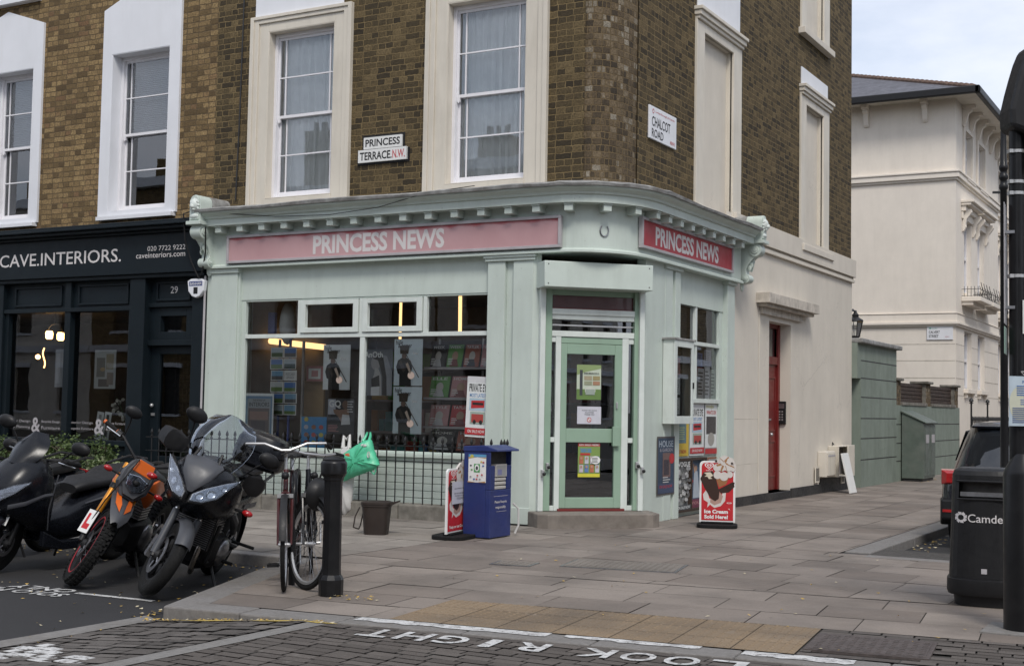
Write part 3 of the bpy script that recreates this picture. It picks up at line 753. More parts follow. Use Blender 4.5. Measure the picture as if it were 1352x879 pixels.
h = MB(); h.flat(FR, [(20.36, 2.33), (21.33, 2.33), (21.33, 2.8), (20.36, 2.8)], D+.005, 'glass_dark'); h.box(FR, 20.3, 21.4, 2.3, 2.82, D-.2, D-.03, 'dark_room'); h.build('pane', d)
# ------------------------------------------------------------------ left house (upper)
W1 = (-17.92, -16.93, 4.28, 6.69); W2 = (-15.19, -14.0, 4.28, 6.70); W0 = (-20.9, -19.8, 4.28, 6.7)
mb = MB(); mb.wall(FL, -23, AB, 3.9, 10.6, [W0, W1, W2], 'brick_ochre', BL, .02, uo=(.03, .01))
mb.build('brick_wall', CAVE)
mb = MB(); mb.wbox(-23, -13.1, 14.4, 25.0, 10.45, 10.6, 'lead'); mb.build('roof', CAVE)
mb = MB(); mb.wbox(-23.2, -23, 14.3, 25.2, 0, 10.6, 'brick_ochre'); mb.wbox(-23, -13.1, 25.0, 25.2, 0, 10.6, 'brick_ochre'); mb.build('side_wall', CAVE)
for k, ((a0, a1, b0, b1), l, r_, pk) in enumerate(((W1, .5, .2, 7.68), (W2, .2, .21, 7.72), (W0, .2, .2, 7.7))):
    p = MB(); A0, A1 = a0-l, a1+r_; m_ = (A0+A1)/2
    for q in ([(A0, 4.2), (a0, 4.2), (a0, b1), (A0, b1)], [(a1, 4.2), (A1, 4.2), (A1, b1), (a1, b1)], [(A0, b1), (A1, b1), (A1, 7.4), (m_, pk), (A0, 7.4)], [(a0, 4.2), (a1, 4.2), (a1, b0), (a0, b0)]):
        p.poly(FL, q, BL-.1, BL+.04, 'white_paint')
    for x0, x1 in ((a0, a0+.012), (a1-.012, a1)): p.box(FL, x0, x1, b0, b1, BL-.27, BL+.035, 'white_paint')
    p.box(FL, a0+.012, a1-.012, b1-.012, b1, BL-.27, BL+.035, 'white_paint')
    p.box(FL, A0+.03, A1-.03, 4.14, 4.195, BL-.02, BL+.1, 'white_paint')
    p.build('window_surround', CAVE)
    sash(CAVE, FL, a0+.012, a1-.012, b0+.005, b1-.012, BL-.15, 'glass_upper')
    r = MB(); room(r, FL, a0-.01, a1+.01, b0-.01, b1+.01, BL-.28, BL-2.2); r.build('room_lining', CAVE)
    if k < 2:
        bl = MB(); z = b1-.08
        while z > b0+1.22: bl.box(FL, a0+.08, a1-.08, z-.003, z, BL-.345, BL-.315, 'blind'); bl.add([(a0+.08, z-.028, BL-.318), (a1-.08, z-.028, BL-.318), (a1-.08, z, BL-.334), (a0+.08, z, BL-.334)], [(0, 1, 2, 3)], 'blind', FL); z -= .03
        bl.box(FL, a0+.08, a1-.08, z-.03, z, BL-.345, BL-.31, 'blind')
        tag(bl.build('window_blind'), ('half-lowered slatted blind in the leftmost upper window' if k == 0 else 'half-lowered slatted blind in the upper window just left of the newsagent'), 'blind', 'slatted blinds over the navy shopfront')
mb = MB(); mb.box(FL, -18.6, -16.85, 7.78, 7.88, BL-.02, BL+.13, 'white_paint'); mb.build('sill', CAVE)
# ------------------------------------------------------------------ newsagent shopfront
PATH = [(-12.86, 14.06, 0, -1), (-7.3, 14.06, 0, -1)]
for i in range(1, 12):
    t = math.pi/2*i/12; x, y = .74*math.sin(t), -.94*math.cos(t); n = Vector((x/.74**2, y/.94**2)).normalized()
    PATH.append((-7.3+x, 15.0+y, n.x, n.y))
PATH += [(-6.56, 15.0, 1, 0), (-6.56, 18.46, 1, 0)]
mb = MB(); mb.sweep(PATH, [(-.14, 3.29), (.045, 3.29), (.045, 3.315), (.02, 3.335), (0, 3.345), (0, 3.87), (-.14, 3.87)], 'green')
FASC = mb.build('fascia', HOUSE)
mb = MB(); mb.sweep(PATH, [(-.14, 3.866), (.2, 3.866), (.2, 3.955), (.225, 3.965), (.235, 3.99), (.265, 4.01), (.3, 4.03), (.305, 4.06), (-.14, 4.06)], 'green')
CORN = mb.build('cornice', HOUSE)
mb = MB()
PL = [(p[0], p[1], p[2], p[3]) for p in PATH]; PP = []
for i in range(len(PL)-1):
    a, b = PL[i], PL[i+1]; n = max(1, int(math.hypot(b[0]-a[0], b[1]-a[1])/.5))
    for k in range(n):
        t = k/n; PP.append(tuple(a[q]*(1-t)+b[q]*t for q in range(4)))
PP.append(PL[-1]); secs = []
for x, y, nx, ny in PP:
    j = random.uniform(-.014, .014); w = random.uniform(-.008, .008); inn = -.32 if ny < -.9 else (-.24 if nx > .9 else -.3)
    secs.append([(x+nx*o, y+ny*o, z) for o, z in ((inn, 4.05), (.335+w, 4.052+j*.4), (.345+w, 4.085+j), (.30+w, 4.105+j), (inn, 4.215))])
mb.loft(secs, 'lead', smooth=False); mb.build('lead_flashing', CORN)
# dentils: one mesh each, set along the cornice
def arcpos(s):
    for i in range(len(PATH)-1):
        a, b = PATH[i], PATH[i+1]; d = math.hypot(b[0]-a[0], b[1]-a[1])
        if s <= d: t = s/d; return [a[q]*(1-t)+b[q]*t for q in range(4)]
        s -= d
    return None
s = .28; dn = None
while True:
    p = arcpos(s)
    if p is None: break
    n = Vector((p[2], p[3], 0)).normalized(); M = frame((p[0], p[1], 0), (-n.y, n.x, 0), (0, 0, 1))
    q = MB(); q.box(M, -.052, .052, 3.772, 3.845, .001, .165, 'green'); q.box(M, -.062, .062, 3.845, 3.865, .001, .18, 'green'); q.build('dentil', CORN, bev=.006); s += .388
# scroll consoles with lion masks at both ends
def console(M, side):
    b = MB(); arch = [(-.1, 3.93), (.1, 3.93), (.1, 4.2)]+[(.1*math.cos(a*math.pi/10), 4.2+.1*math.sin(a*math.pi/10)) for a in range(1, 10)]+[(-.1, 4.2)]
    b.poly(M, arch, .12, .36, 'green'); b.poly(M, [(x*.8, 3.95+(z-3.93)*.93) for x, z in arch], .36, .375, 'green')
    b.box(M, -.13, .13, 3.88, 3.93, .05, .4, 'green')
    o = b.build('console', HOUSE, bev=.006)
    f = MB()
    for c, r in (((0, 4.16, .37), (.062, .075, .05)), ((0, 4.13, .405), (.03, .03, .04)), ((-.03, 4.175, .405), .013), ((.03, 4.175, .405), .013), ((0, 4.145, .43), .017), ((0, 4.09, .39), (.03, .016, .03)), ((-.05, 4.2, .38), .02), ((.05, 4.2, .38), .02), ((0, 4.0, .37), (.07, .03, .02))): f.sph(c, tuple(q*1.15 for q in r) if hasattr(r, '__len__') else r*1.15, 'white_green', M)
    for k in range(12):
        a = k/12*2*math.pi; f.sph((.07*math.cos(a), 4.15+.085*math.sin(a), .37), (.022, .022, .018), 'white_green', M, 8, 6)
    f.build('lion_mask', o)
    d = MB(); d.poly(M, [(x*1.04, z+.004 if z > 4 else z) for x, z in arch], -.3, .118, 'lead'); d.build('lead_cap', o)
    s = MB(); prof = []
    MA = M @ Matrix(((0, 0, 1, 0), (0, 1, 0, 0), (1, 0, 0, 0), (0, 0, 0, 1)))   # local (c, b, a)
    S = [(.0, 3.88), (.33, 3.88), (.34, 3.8), (.3, 3.72), (.22, 3.66), (.15, 3.58), (.11, 3.5), (.12, 3.43), (.15, 3.38), (.13, 3.31), (.06, 3.29), (0, 3.33)]
    s.poly(MA, S, -.075, .075, 'green')
    for (c, z, r) in ((.255, 3.79, .1), (.115, 3.37, .065)):
        for w, rr in ((.092, r), (.105, r*.6), (.114, r*.3)):
            s.add(*_cyl(c, z, rr, -w, w), 'green', MA, True)
    for k in range(5): s.sph((-.04+.02*k, 3.62-.05*abs(k-2), .2-.02*abs(k-2)), (.012, .05, .03), 'green', M, 8, 6)
    s.sph((0, 3.27, .03), (.05, .09, .025), 'green', M); s.build('scroll', o, bev=.006, sharp=50)
def _cyl(c, z, r, a0, a1, n=20):
    V = [(c+r*math.cos(2*math.pi*k/n), z+r*math.sin(2*math.pi*k/n), a) for a in (a0, a1) for k in range(n)]
    return V, [(k, (k+1) % n, n+(k+1) % n, n+k) for k in range(n)]+[tuple(range(n-1, -1, -1)), tuple(range(n, 2*n))]
console(FL @ Matrix.Translation((-12.87, 0, 0)), 'l'); console(FR @ Matrix.Translation((18.6, 0, 0)), 'r')
# piers, pilasters, frieze and stall riser
mb = MB()
mb.box(FL, -12.93, -12.33, 0, 3.22, -.3, -.005, 'green'); mb.box(FL, -12.84, -12.36, 0, 3.22, -.005, .02, 'green'); mb.box(FL, -12.86, -12.33, 3.22, 3.29, -.1, .045, 'green')
for a0, a1 in ((-8.30, -8.055), (-7.935, -7.655)): mb.box(FL, a0, a1, 0, 3.215, -.06, .02, 'green'); mb.box(FL, a0-.006, a1+.006, 0, .2, -.06, .032, 'green')
mb.box(FL, -8.055, -7.935, 0, 3.215, -.1, -.03, 'green'); mb.box(FL, -8.33, -7.625, 3.215, 3.255, -.1, .045, 'green'); mb.box(FL, -8.345, -7.61, 3.255, 3.292, -.1, .065, 'green')
for a0, a1 in ((15.72, 15.97), (16.06, 16.24)): mb.box(FR, a0, a1, 0, 3.24, -.05, .02, 'green')
mb.box(FR, 15.97, 16.06, 0, 3.24, -.1, -.03, 'green'); mb.box(FR, 15.68, 16.27, 3.24, 3.295, -.1, .05, 'green')
mb.box(FR, 18.03, 18.32, 0, 3.24, -.11, .02, 'green'); mb.box(FR, 17.99, 18.34, 3.24, 3.295, -.1, .05, 'green'); mb.box(FR, 18.32, 18.47, 0, 3.29, -.2, -.03, 'green')
mb.each('pilaster', HOUSE, bev=.006)
mb = MB()
mb.box(FL, -12.33, -8.30, 2.84, 3.289, -.2, -.05, 'green'); mb.box(FR, 16.24, 18.03, 2.84, 3.289, -.2, -.05, 'green')
mb.each('frieze_panel', HOUSE)
mb = MB(); mb.box(FL, -12.33, -8.30, 0, .70, -.2, -.05, 'green')
for k in range(7):
    z = .06+k*.092; mb.box(FL, -12.33, -8.30, z, z+.084, -.05, -.035, 'green')
mb.box(FL, -12.36, -8.302, .70, .755, -.15, -.02, 'green'); mb.box(FL, -12.36, -8.302, .755, .80, -.15, .015, 'green')
mb.build('stall_riser', HOUSE, bev=.004)
# jamb walls of the corner doorway, soffit, interior
def wv(mb, P, Q, z0, z1, m, th=.1):
    d = Vector((Q[0]-P[0], Q[1]-P[1])).normalized(); n = Vector((d.y, -d.x))*-th
    V = [(P[0], P[1]), (Q[0], Q[1]), (Q[0]+n.x, Q[1]+n.y), (P[0]+n.x, P[1]+n.y)]
    mb.add([(x, y, z) for z in (z0, z1) for x, y in V], [(3, 2, 1, 0), (4, 5, 6, 7), (0, 1, 5, 4), (1, 2, 6, 5), (2, 3, 7, 6), (3, 0, 4, 7)], m)
def cw(a, c=0): v = FC @ Vector((a, 0, c)); return (v.x, v.y)
A0 = onC(712, 600)[0]; A1 = onC(851, 600)[0]
mb = MB(); wv(mb, (-7.655, 14.085), cw(A0, -.03), 0, 3.29, 'green', .12); wv(mb, cw(A1, -.03), (-6.605, 15.73), 0, 3.29, 'green', .12); mb.each('door_jamb', HOUSE)
mb = MB(); mb.add([(-7.66, 14.03, 3.291), (-7.3, 14.07, 3.291), (-6.9, 14.3, 3.291), (-6.6, 14.8, 3.291), (-6.57, 15.74, 3.291), (-7.2, 15.4, 3.291), (-7.8, 14.6, 3.291)], [tuple(range(6, -1, -1))], 'green'); mb.build('porch_soffit', HOUSE)
# door screen, by measured positions on its plane
def bx(mb, x0, x1, y0, y1, c0, c1, m):
    a0, a1, b0, b1 = rect(onC, x0, y0, x1, y1, c1); mb.box(FC, a0, a1, b0, b1, c0, c1, m)
ZS = .17
mb = MB()
def za(x0, x1, z0, z1, c0, c1, m):
    a0 = onC(x0, 560, c1)[0]; a1 = onC(x1, 560, c1)[0]; mb.box(FC, a0, a1, z0, z1, c0, c1, m)
za(711.5, 718.5, ZS, 2.98, -.08, .05, 'white_green'); za(843.5, 850, ZS, 2.98, -.08, .05, 'white_green')
za(718.5, 727, ZS, 2.98, -.1, .0, 'green_door'); za(836.5, 843.5, ZS, 2.98, -.1, .0, 'green_door')
za(732.5, 739.5, ZS, 2.36, -.09, -.02, 'white_green'); za(820.5, 829, ZS, 2.36, -.09, -.02, 'white_green')
za(727, 836.5, 2.29, 2.36, -.09, -.015, 'white_green'); za(727, 836.5, 2.5, 2.62, -.09, -.015, 'white_green'); za(727, 836.5, 2.56, 2.63, -.09, .005, 'white_green')
za(727, 836.5, 2.42, 2.44, -.09, -.05, 'alu')
za(727, 836.5, 2.63, 2.8, -.12, -.06, 'dark_red'); za(727, 836.5, 2.63, 2.645, -.06, -.045, 'red_door'); za(727, 836.5, 2.8, 2.98, -.12, -.05, 'green_door')
for x0, x1 in ((727, 732.5), (829, 836.5)):
    za(x0, x1, ZS, ZS+.06, -.09, -.03, 'white_green'); za(x0, x1, 1.0, 1.06, -.09, -.03, 'white_green'); za(x0, x1, 2.22, 2.29, -.09, -.03, 'white_green')
za(738, 826, ZS-.005, ZS+.025, -.1, .015, 'red_door')
mb.build('door_frame', HOUSE, bev=.004)
mb = MB()
za(739.5, 820.5, 2.21, 2.285, -.085, -.03, 'green_door'); za(739.5, 747.5, ZS+.03, 2.205, -.08, -.025, 'green_door'); za(811, 820.5, ZS+.03, 2.205, -.08, -.025, 'green_door')
za(747.5, 811, 2.08, 2.205, -.08, -.025, 'green_door'); za(747.5, 811, 1.0, 1.17, -.08, -.025, 'green_door'); za(747.5, 811, ZS+.03, .33, -.08, -.025, 'green_door')
DOOR = mb.build('glazed_door', HOUSE, bev=.005)
mb = MB(); za(809.5, 818.5, .96, 1.2, -.02, .03, 'green_door'); za(813.5, 815.5, 1.42, 1.5, -.024, .0, 'alu'); mb.each('push_plate', DOOR, bev=.004)
mb = MB(); za(747.5, 811, .33, 1.0, -.06, -.055, 'glass_dark'); za(747.5, 811, 1.17, 2.08, -.06, -.055, 'glass_dark'); mb.build('pane', DOOR)
mb = MB(); za(727, 732.5, ZS+.06, 2.22, -.07, -.065, 'glass_dark'); za(829, 836.5, ZS+.06, 2.22, -.07, -.065, 'glass_dark'); za(727, 836.5, 2.36, 2.5, -.07, -.065, 'glass_dark'); mb.each('side_light', HOUSE)
mb = MB()
for x, z, c in ((716, .62, .05), (722, .7, .0), (847, .66, .05), (840, .72, .0)):
    a = onC(x, 600, c)[0]; mb.box(FC, a-.018, a+.018, z-.03, z+.05, c, c+.05, 'alu'); mb.sph(tuple(Vector((a+.01, z, c+.06))), .022, 'black_iron', FC)
mb.each('shutter_lock', HOUSE, bev=.004)
mb = MB()
a0 = onC(719, 365, .3)[0]; a1 = onC(862.5, 365, .3)[0]; B0 = onC(790, 381, .3)[1]; B1 = onC(790, 347, .3)[1]
mb.box(FC, a0, a1, B0, B1, -.05, .3, 'green')
for a in (a0+.05, a1-.05):
    for z in (B0+.04, B1-.04): mb.sph((a, z, .3), .008, 'black_iron', FC, 8, 6)
mb.build('shutter_box', HOUSE, bev=.008)
# stone step with cut corners
mb = MB(); P = [cw(A0-.12, -.1), cw(A0-.12, .36), cw(A0-.02, .46), cw(A1-.06, .46), cw(A1+.06, .36), cw(A1+.1, -.1)]
mb.poly(I4, P, -.02, ZS-.005, 'step_stone'); mb.build('doorstep', HOUSE, bev=.015)
# windows of the shop (left front)
def pxL(x0, x1, z0, z1, c0, c1, m, mb, y=440): mb.box(FL, onL(x0, y, c1)[0], onL(x1, y, c1)[0], z0, z1, c0, c1, m)
GC = -.11
f = MB()
f.box(FL, -12.33, -12.255, .8, 2.84, -.14, -.06, 'green'); f.box(FL, -8.335, -8.302, .8, 2.84, -.14, -.055, 'green')
f.box(FL, -12.255, -8.335, 2.305, 2.36, -.14, -.055, 'white_green'); f.box(FL, -12.255, -8.335, 2.815, 2.84, -.14, -.06, 'green'); f.box(FL, -12.255, -8.335, .8, .825, -.14, -.06, 'green')
f.box(FL, -10.29, -10.215, .825, 2.305, -.14, -.06, 'white_green')
for a in (-11.34, -10.31, -9.3): f.box(FL, a-.0, a+.055, 2.36, 2.815, -.14, -.06, 'white_green')
SWN = f.build('shop_window', HOUSE, bev=.004)
for a0, a1 in ((-11.285, -10.31), (-10.255, -9.3)):
    f = MB()
    for q in ((a0+.01, a0+.09, 2.37, 2.81), (a1-.09, a1-.01, 2.37, 2.81), (a0+.09, a1-.09, 2.37, 2.44), (a0+.09, a1-.09, 2.75, 2.81)): f.box(FL, *q, -.1, -.035, 'white_green')
    f.build('vent_frame', SWN, bev=.005)
p = MB()
for q in ((-12.255, -10.29, .825, 2.305), (-10.215, -8.335, .825, 2.305), (-12.255, -11.34, 2.36, 2.815), (-9.245, -8.335, 2.36, 2.815), (-11.2, -10.4, 2.44, 2.75), (-10.17, -9.39, 2.44, 2.75)):
    p.flat(FL, [(q[0], q[2]), (q[1], q[2]), (q[1], q[3]), (q[0], q[3])], GC, 'glass_shop')
p.build('pane', SWN)
# windows of the shop (right front)
f = MB()
f.box(FR, 16.24, 16.31, 1.52, 2.84, -.14, -.055, 'green'); f.box(FR, 17.9, 18.03, 0, 2.84, -.14, -.06, 'green'); f.box(FR, 16.31, 17.9, 2.31, 2.36, -.14, -.045, 'white_green'); f.box(FR, 16.31, 17.9, 1.52, 1.58, -.14, -.04, 'white_green')
f.box(FR, 16.98, 17.05, 1.58, 2.31, -.14, -.06, 'white_green'); f.box(FR, 16.98, 17.05, 2.36, 2.84, -.14, -.06, 'white_green'); f.box(FR, 16.24, 17.9, 0, 1.52, -.14, -.1, 'green')
SWR = f.build('shop_window', HOUSE, bev=.004)
p = MB()
for q in ((16.31, 16.98, 1.58, 2.31), (17.05, 17.9, 1.58, 2.31), (16.31, 16.98, 2.36, 2.84), (17.05, 17.9, 2.36, 2.84)): p.flat(FR, [(q[0], q[2]), (q[1], q[2]), (q[1], q[3]), (q[0], q[3])], -.1, 'glass_shop')
p.build('pane', SWR)
bl = MB()
for a0, a1 in ((16.33, 16.96), (17.07, 17.75)):
    for k in range(15): bl.box(FR, a0, a1, 2.38+k*.03, 2.397+k*.03, -.2, -.18, 'blind_dark')
tag(bl.build('window_blind'), 'grey slatted blind behind the two top lights of the side shop window', 'blind')
# shop interior: floor, ceiling, back walls
mb = MB()
V = [(-12.7, 14.32), (-8.0, 14.32), (-7.0, 15.9), (-7.0, 17.95), (-12.7, 17.95)]
mb.add([(x, y, .1) for x, y in V], [(0, 1, 2, 3, 4)], 'shop_wall'); mb.add([(x, y, 3.0) for x, y in V], [(4, 3, 2, 1, 0)], 'shop_wall')
mb.add([(-12.7, 17.95, .1), (-7.0, 17.95, .1), (-7.0, 17.95, 3.0), (-12.7, 17.95, 3.0)], [(0, 1, 2, 3)], 'shop_wall')
mb.add([(-12.7, 14.32, .1), (-12.7, 17.95, .1), (-12.7, 17.95, 3.0), (-12.7, 14.32, 3.0)], [(0, 1, 2, 3)], 'shop_wall')
mb.build('shop_interior', HOUSE)
# ------------------------------------------------------------------ the two fascia signs
def signmat():
    m, N, L, b = _new('sign_faded')
    g = N.new('ShaderNodeNewGeometry'); sp = N.new('ShaderNodeSeparateXYZ'); L.new(g.outputs['Position'], sp.inputs[0])
    h = math_(N, L, 'MULTIPLY', math_(N, L, 'SUBTRACT', sp.outputs['Z'], 3.595), 10.)      # fresh red survives under the dentils
    wv_ = N.new('ShaderNodeMath'); wv_.operation = 'SINE'; L.new(math_(N, L, 'MULTIPLY', sp.outputs['X'], 2*math.pi/.388), wv_.inputs[0])
    h = math_(N, L, 'ADD', h, math_(N, L, 'MULTIPLY', wv_.outputs[0], .1)); h = math_(N, L, 'ADD', h, math_(N, L, 'MULTIPLY', math_(N, L, 'SUBTRACT', noise(N, L, pos(N, L), 7, 5), .5), .55))
    n = noise(N, L, pos(N, L, (1, 1, .6)), 2.2, 5)
    f = ramp(N, L, n, [(.3, (.55, .34, .35)), (.7, (.48, .28, .29))])
    c = mix(N, L, ramp(N, L, h, [(.62, 0.), (1.2, .85)]), f, (.36, .025, .035)); L.new(c, b.inputs['Base Color']); b.inputs['Roughness'].default_value = .5
signmat()
def shopsign(M, a0, a1, b0, b1, board, label, txt):
    o = thing('shop_sign', label, 'sign', tuple(M @ Vector(((a0+a1)/2, b0, .05))), group='newsagent fascia signs')
    mb = MB(); mb.box(M, a0+.03, a1-.03, b0+.03, b1-.03, .052, .085, board); mb.build('board', o)
    mb = MB(); t = .035
    for q in ((a0, a1, b0, b0+t), (a0, a1, b1-t, b1), (a0, a0+t, b0+t, b1-t), (a1-t, a1, b0+t, b1-t)): mb.box(M, *q, .05, .11, 'sign_grey')
    mb.build('frame', o, bev=.004)
    mb = MB(); mb.text(M, 'PRINCESS NEWS', *txt, .0865, 'letter_white', off=.032); mb.build('lettering', o)
q = (onL(415, 320, .06)[0], onL(588, 318, .06)[0], 3.415, 3.665)
shopsign(FL, -12.50, -7.245, 3.345, 3.735, 'sign_faded', 'long faded pink PRINCESS NEWS fascia sign over the wide shop window', q)
q = (onR(867, 318, .1)[0], onR(950, 330, .1)[0], 3.475, 3.715)
shopsign(FR, onR(848, 308, .1)[0], onR(968.5, 345, .1)[0], 3.40, 3.785, 'sign_red', 'short bright red PRINCESS NEWS fascia sign on the side street front', q)
h = MB(); p = arcpos(6.12); n = Vector((p[2], p[3], 0)).normalized(); M = frame((p[0], p[1], 3.56), (-n.y, n.x, 0), (0, 0, 1))
h.tube([(.055*math.cos(R(a))*(1.0 if a < 270 else 1), .07*math.sin(R(a)), .012) for a in range(130, 411, 20)], .009, 'steel', 6, M)
tag(h.build('horseshoe'), 'small metal horseshoe nailed to the curved green fascia above the door', 'horseshoe')
# ------------------------------------------------------------------ navy shopfront next door
m = 'navy'
mb = MB(); mb.box(FL, -22, -12.93, 3.26, 3.84, -.25, .1, m); mb.build('fascia', CAVE, bev=.006)
mb = MB()
for q in ((3.2, 3.26, .06), (3.84, 3.88, .16), (3.88, 3.93, .24), (3.93, 3.97, .3), (3.97, 4.01, .26)): mb.box(FL, -22, -12.95, q[0], q[1], -.25, q[2], m)
mb.build('cornice', CAVE, bev=.01)
mb = MB(); L0 = onL(0, 345, .1); L1 = onL(160, 337, .1); mb.text(FL, 'CAVE.INTERIORS.', L0[0], L1[0], 3.455, 3.65, .103, 'letter_white', off=.006); mb.build('lettering', CAVE); mb = MB()
a0, a1 = onL(195, 325, .1)[0], onL(245, 325, .1)[0]; mb.text(FL, '020 7722 9222', a0, a1, 3.585, 3.655, .103, 'letter_white'); mb.build('lettering', CAVE); mb = MB()
a0 = onL(180, 335, .1)[0]; mb.text(FL, 'caveinteriors.com', a0, a1, 3.485, 3.56, .103, 'letter_white'); mb.build('lettering', CAVE)
mb = MB()
mb.box(FL, -14.40, -14.10, 0, 3.2, -.2, .03, m); mb.box(FL, -17.35, -17.13, 0, 3.2, -.2, .03, m); mb.box(FL, -13.2, -12.935, 0, 3.2, -.25, .0, m)
mb.box(FL, -22, -14.4, .0, .74, -.2, -.03, m); mb.box(FL, -22, -14.4, .74, .82, -.2, .03, m)
mb.box(FL, -22, -14.4, 2.74, 2.80, -.2, .015, m); mb.box(FL, -22, -14.4, 2.8, 3.2, -.2, -.06, m); mb.box(FL, -15.78, -15.66, .82, 3.2, -.2, .0, m); mb.box(FL, -17.13, -17.05, .82, 2.74, -.2, -.02, m); mb.box(FL, -14.46, -14.4, .82, 2.74, -.2, -.02, m)
for a0, a1 in ((-16.95, -15.9), (-15.55, -14.5)):
    for q in ((a0, a1, 2.84, 2.87), (a0, a1, 3.12, 3.15), (a0, a0+.03, 2.87, 3.12), (a1-.03, a1, 2.87, 3.12)): mb.box(FL, *q, -.06, -.035, m)
mb.build('shopfront', CAVE, bev=.006)
mb = MB(); mb.flat(FL, [(-17.05, .82), (-15.78, .82), (-15.78, 2.74), (-17.05, 2.74)], -.1, 'glass_shop'); mb.flat(FL, [(-15.66, .82), (-14.46, .82), (-14.46, 2.74), (-15.66, 2.74)], -.1, 'glass_shop'); mb.flat(FL, [(-22, .82), (-17.35, .82), (-17.35, 2.74), (-22, 2.74)], -.1, 'glass_shop'); mb.build('pane', CAVE)
mb = MB(); room(mb, FL, -22, -14.42, .1, 2.9, -.21, -4.2, 'dark_room2'); mb.build('shop_interior', CAVE)
mb = MB()   # painted lettering on the glass
for x0, x1 in ((110, 141), (331, 366)):
    a0 = onL(x0*.3755, 563, -.095)[0]; a1 = onL(x1*.3755, 563, -.095)[0]; mb.text(FL, '&', a0, a1, .9, 1.13, -.097, 'sign_grey', off=.02); mb.build('window_lettering', CAVE); mb = MB()
for x0, x1, s, z in ((20, 105, 'Interior Design', 1.04), (20, 105, 'Space Planning', .95), (145, 210, 'Bespoke Design', 1.04), (145, 210, 'Furniture', .95), (243, 325, 'Interior Design', 1.04), (243, 328, 'Bespoke Furniture', .95), (372, 440, 'Vintage Furniture', 1.04), (372, 425, '& Lighting', .95)):
    a0 = onL(x0*.3755, 563, -.095)[0]; a1 = onL(x1*.3755, 563, -.095)[0]; mb.text(FL, s, a0, a1, z, z+.05, -.097, 'sign_grey'); mb.build('window_lettering', CAVE); mb = MB()
# its door: number panel, glazed light, glazed door
d = MB()
d.box(FL, -14.1, -13.2, 2.78, 2.84, -.25, -.05, m); d.box(FL, -14.1, -13.2, 2.84, 3.2, -.25, -.1, m)
for q in ((-13.98, -13.32, 2.87, 2.9), (-13.98, -13.32, 3.12, 3.15), (-13.98, -13.95, 2.9, 3.12), (-13.35, -13.32, 2.9, 3.12)): d.box(FL, *q, -.1, -.075, m)
d.box(FL, -14.1, -13.2, 2.22, 2.3, -.25, -.05, m); d.box(FL, -14.1, -13.9, 2.3, 2.78, -.25, -.1, m); d.box(FL, -13.4, -13.2, 2.3, 2.78, -.25, -.1, m); d.box(FL, -13.9, -13.4, 2.3, 2.42, -.25, -.1, m); d.box(FL, -13.9, -13.4, 2.65, 2.78, -.25, -.1, m)
d.text(FL, '29', -13.72, -13.58, 2.98, 3.08, -.098, 'letter_white'); d.build('door_surround', CAVE, bev=.005)
d = MB(); d.box(FL, -14.1, -13.93, .12, 2.22, -.22, -.14, m); d.box(FL, -13.33, -13.2, .12, 2.22, -.22, -.14, m); d.box(FL, -13.93, -13.33, .12, .62, -.22, -.14, m); d.box(FL, -13.93, -13.33, 2.1, 2.22, -.22, -.14, m)
CD = d.build('glazed_door', CAVE, bev=.005)
d = MB(); d.flat(FL, [(-13.93, .62), (-13.33, .62), (-13.33, 2.1), (-13.93, 2.1)], -.18, 'glass_dark'); d.flat(FL, [(-13.9, 2.42), (-13.4, 2.42), (-13.4, 2.65), (-13.9, 2.65)], -.18, 'glass_dark'); d.build('pane', CD)
d = MB(); d.sph(tuple(Vector((-14.02, 1.35, -.1))), .03, 'alu', FL); d.box(FL, -14.05, -13.99, 1.2, 1.24, -.14, -.12, 'alu'); d.box(FL, -13.75, -13.55, .22, .3, -.14, -.125, 'alu'); d.build('handle', CD)
d = MB(); room(d, FL, -14.05, -13.22, .1, 2.75, -.3, -2, 'dark_room')
for k in range(7):
    for j in range(14): d.box(FL, -13.8+k*.075, -13.795+k*.075, .7, 2.1, -.34, -.335, 'dark_room2') if j == 0 else d.box(FL, -13.8+((k+j) % 3)*.15, -13.65+((k+j) % 3)*.15, .7+j*.1, .71+j*.1, -.34, -.335, 'dark_room2')
d.build('hallway', CAVE); d = MB(); d.box(FL, -14.15, -13.15, 0, .12, -.3, .05, 'stone'); d.build('doorstep', CAVE, bev=.01)
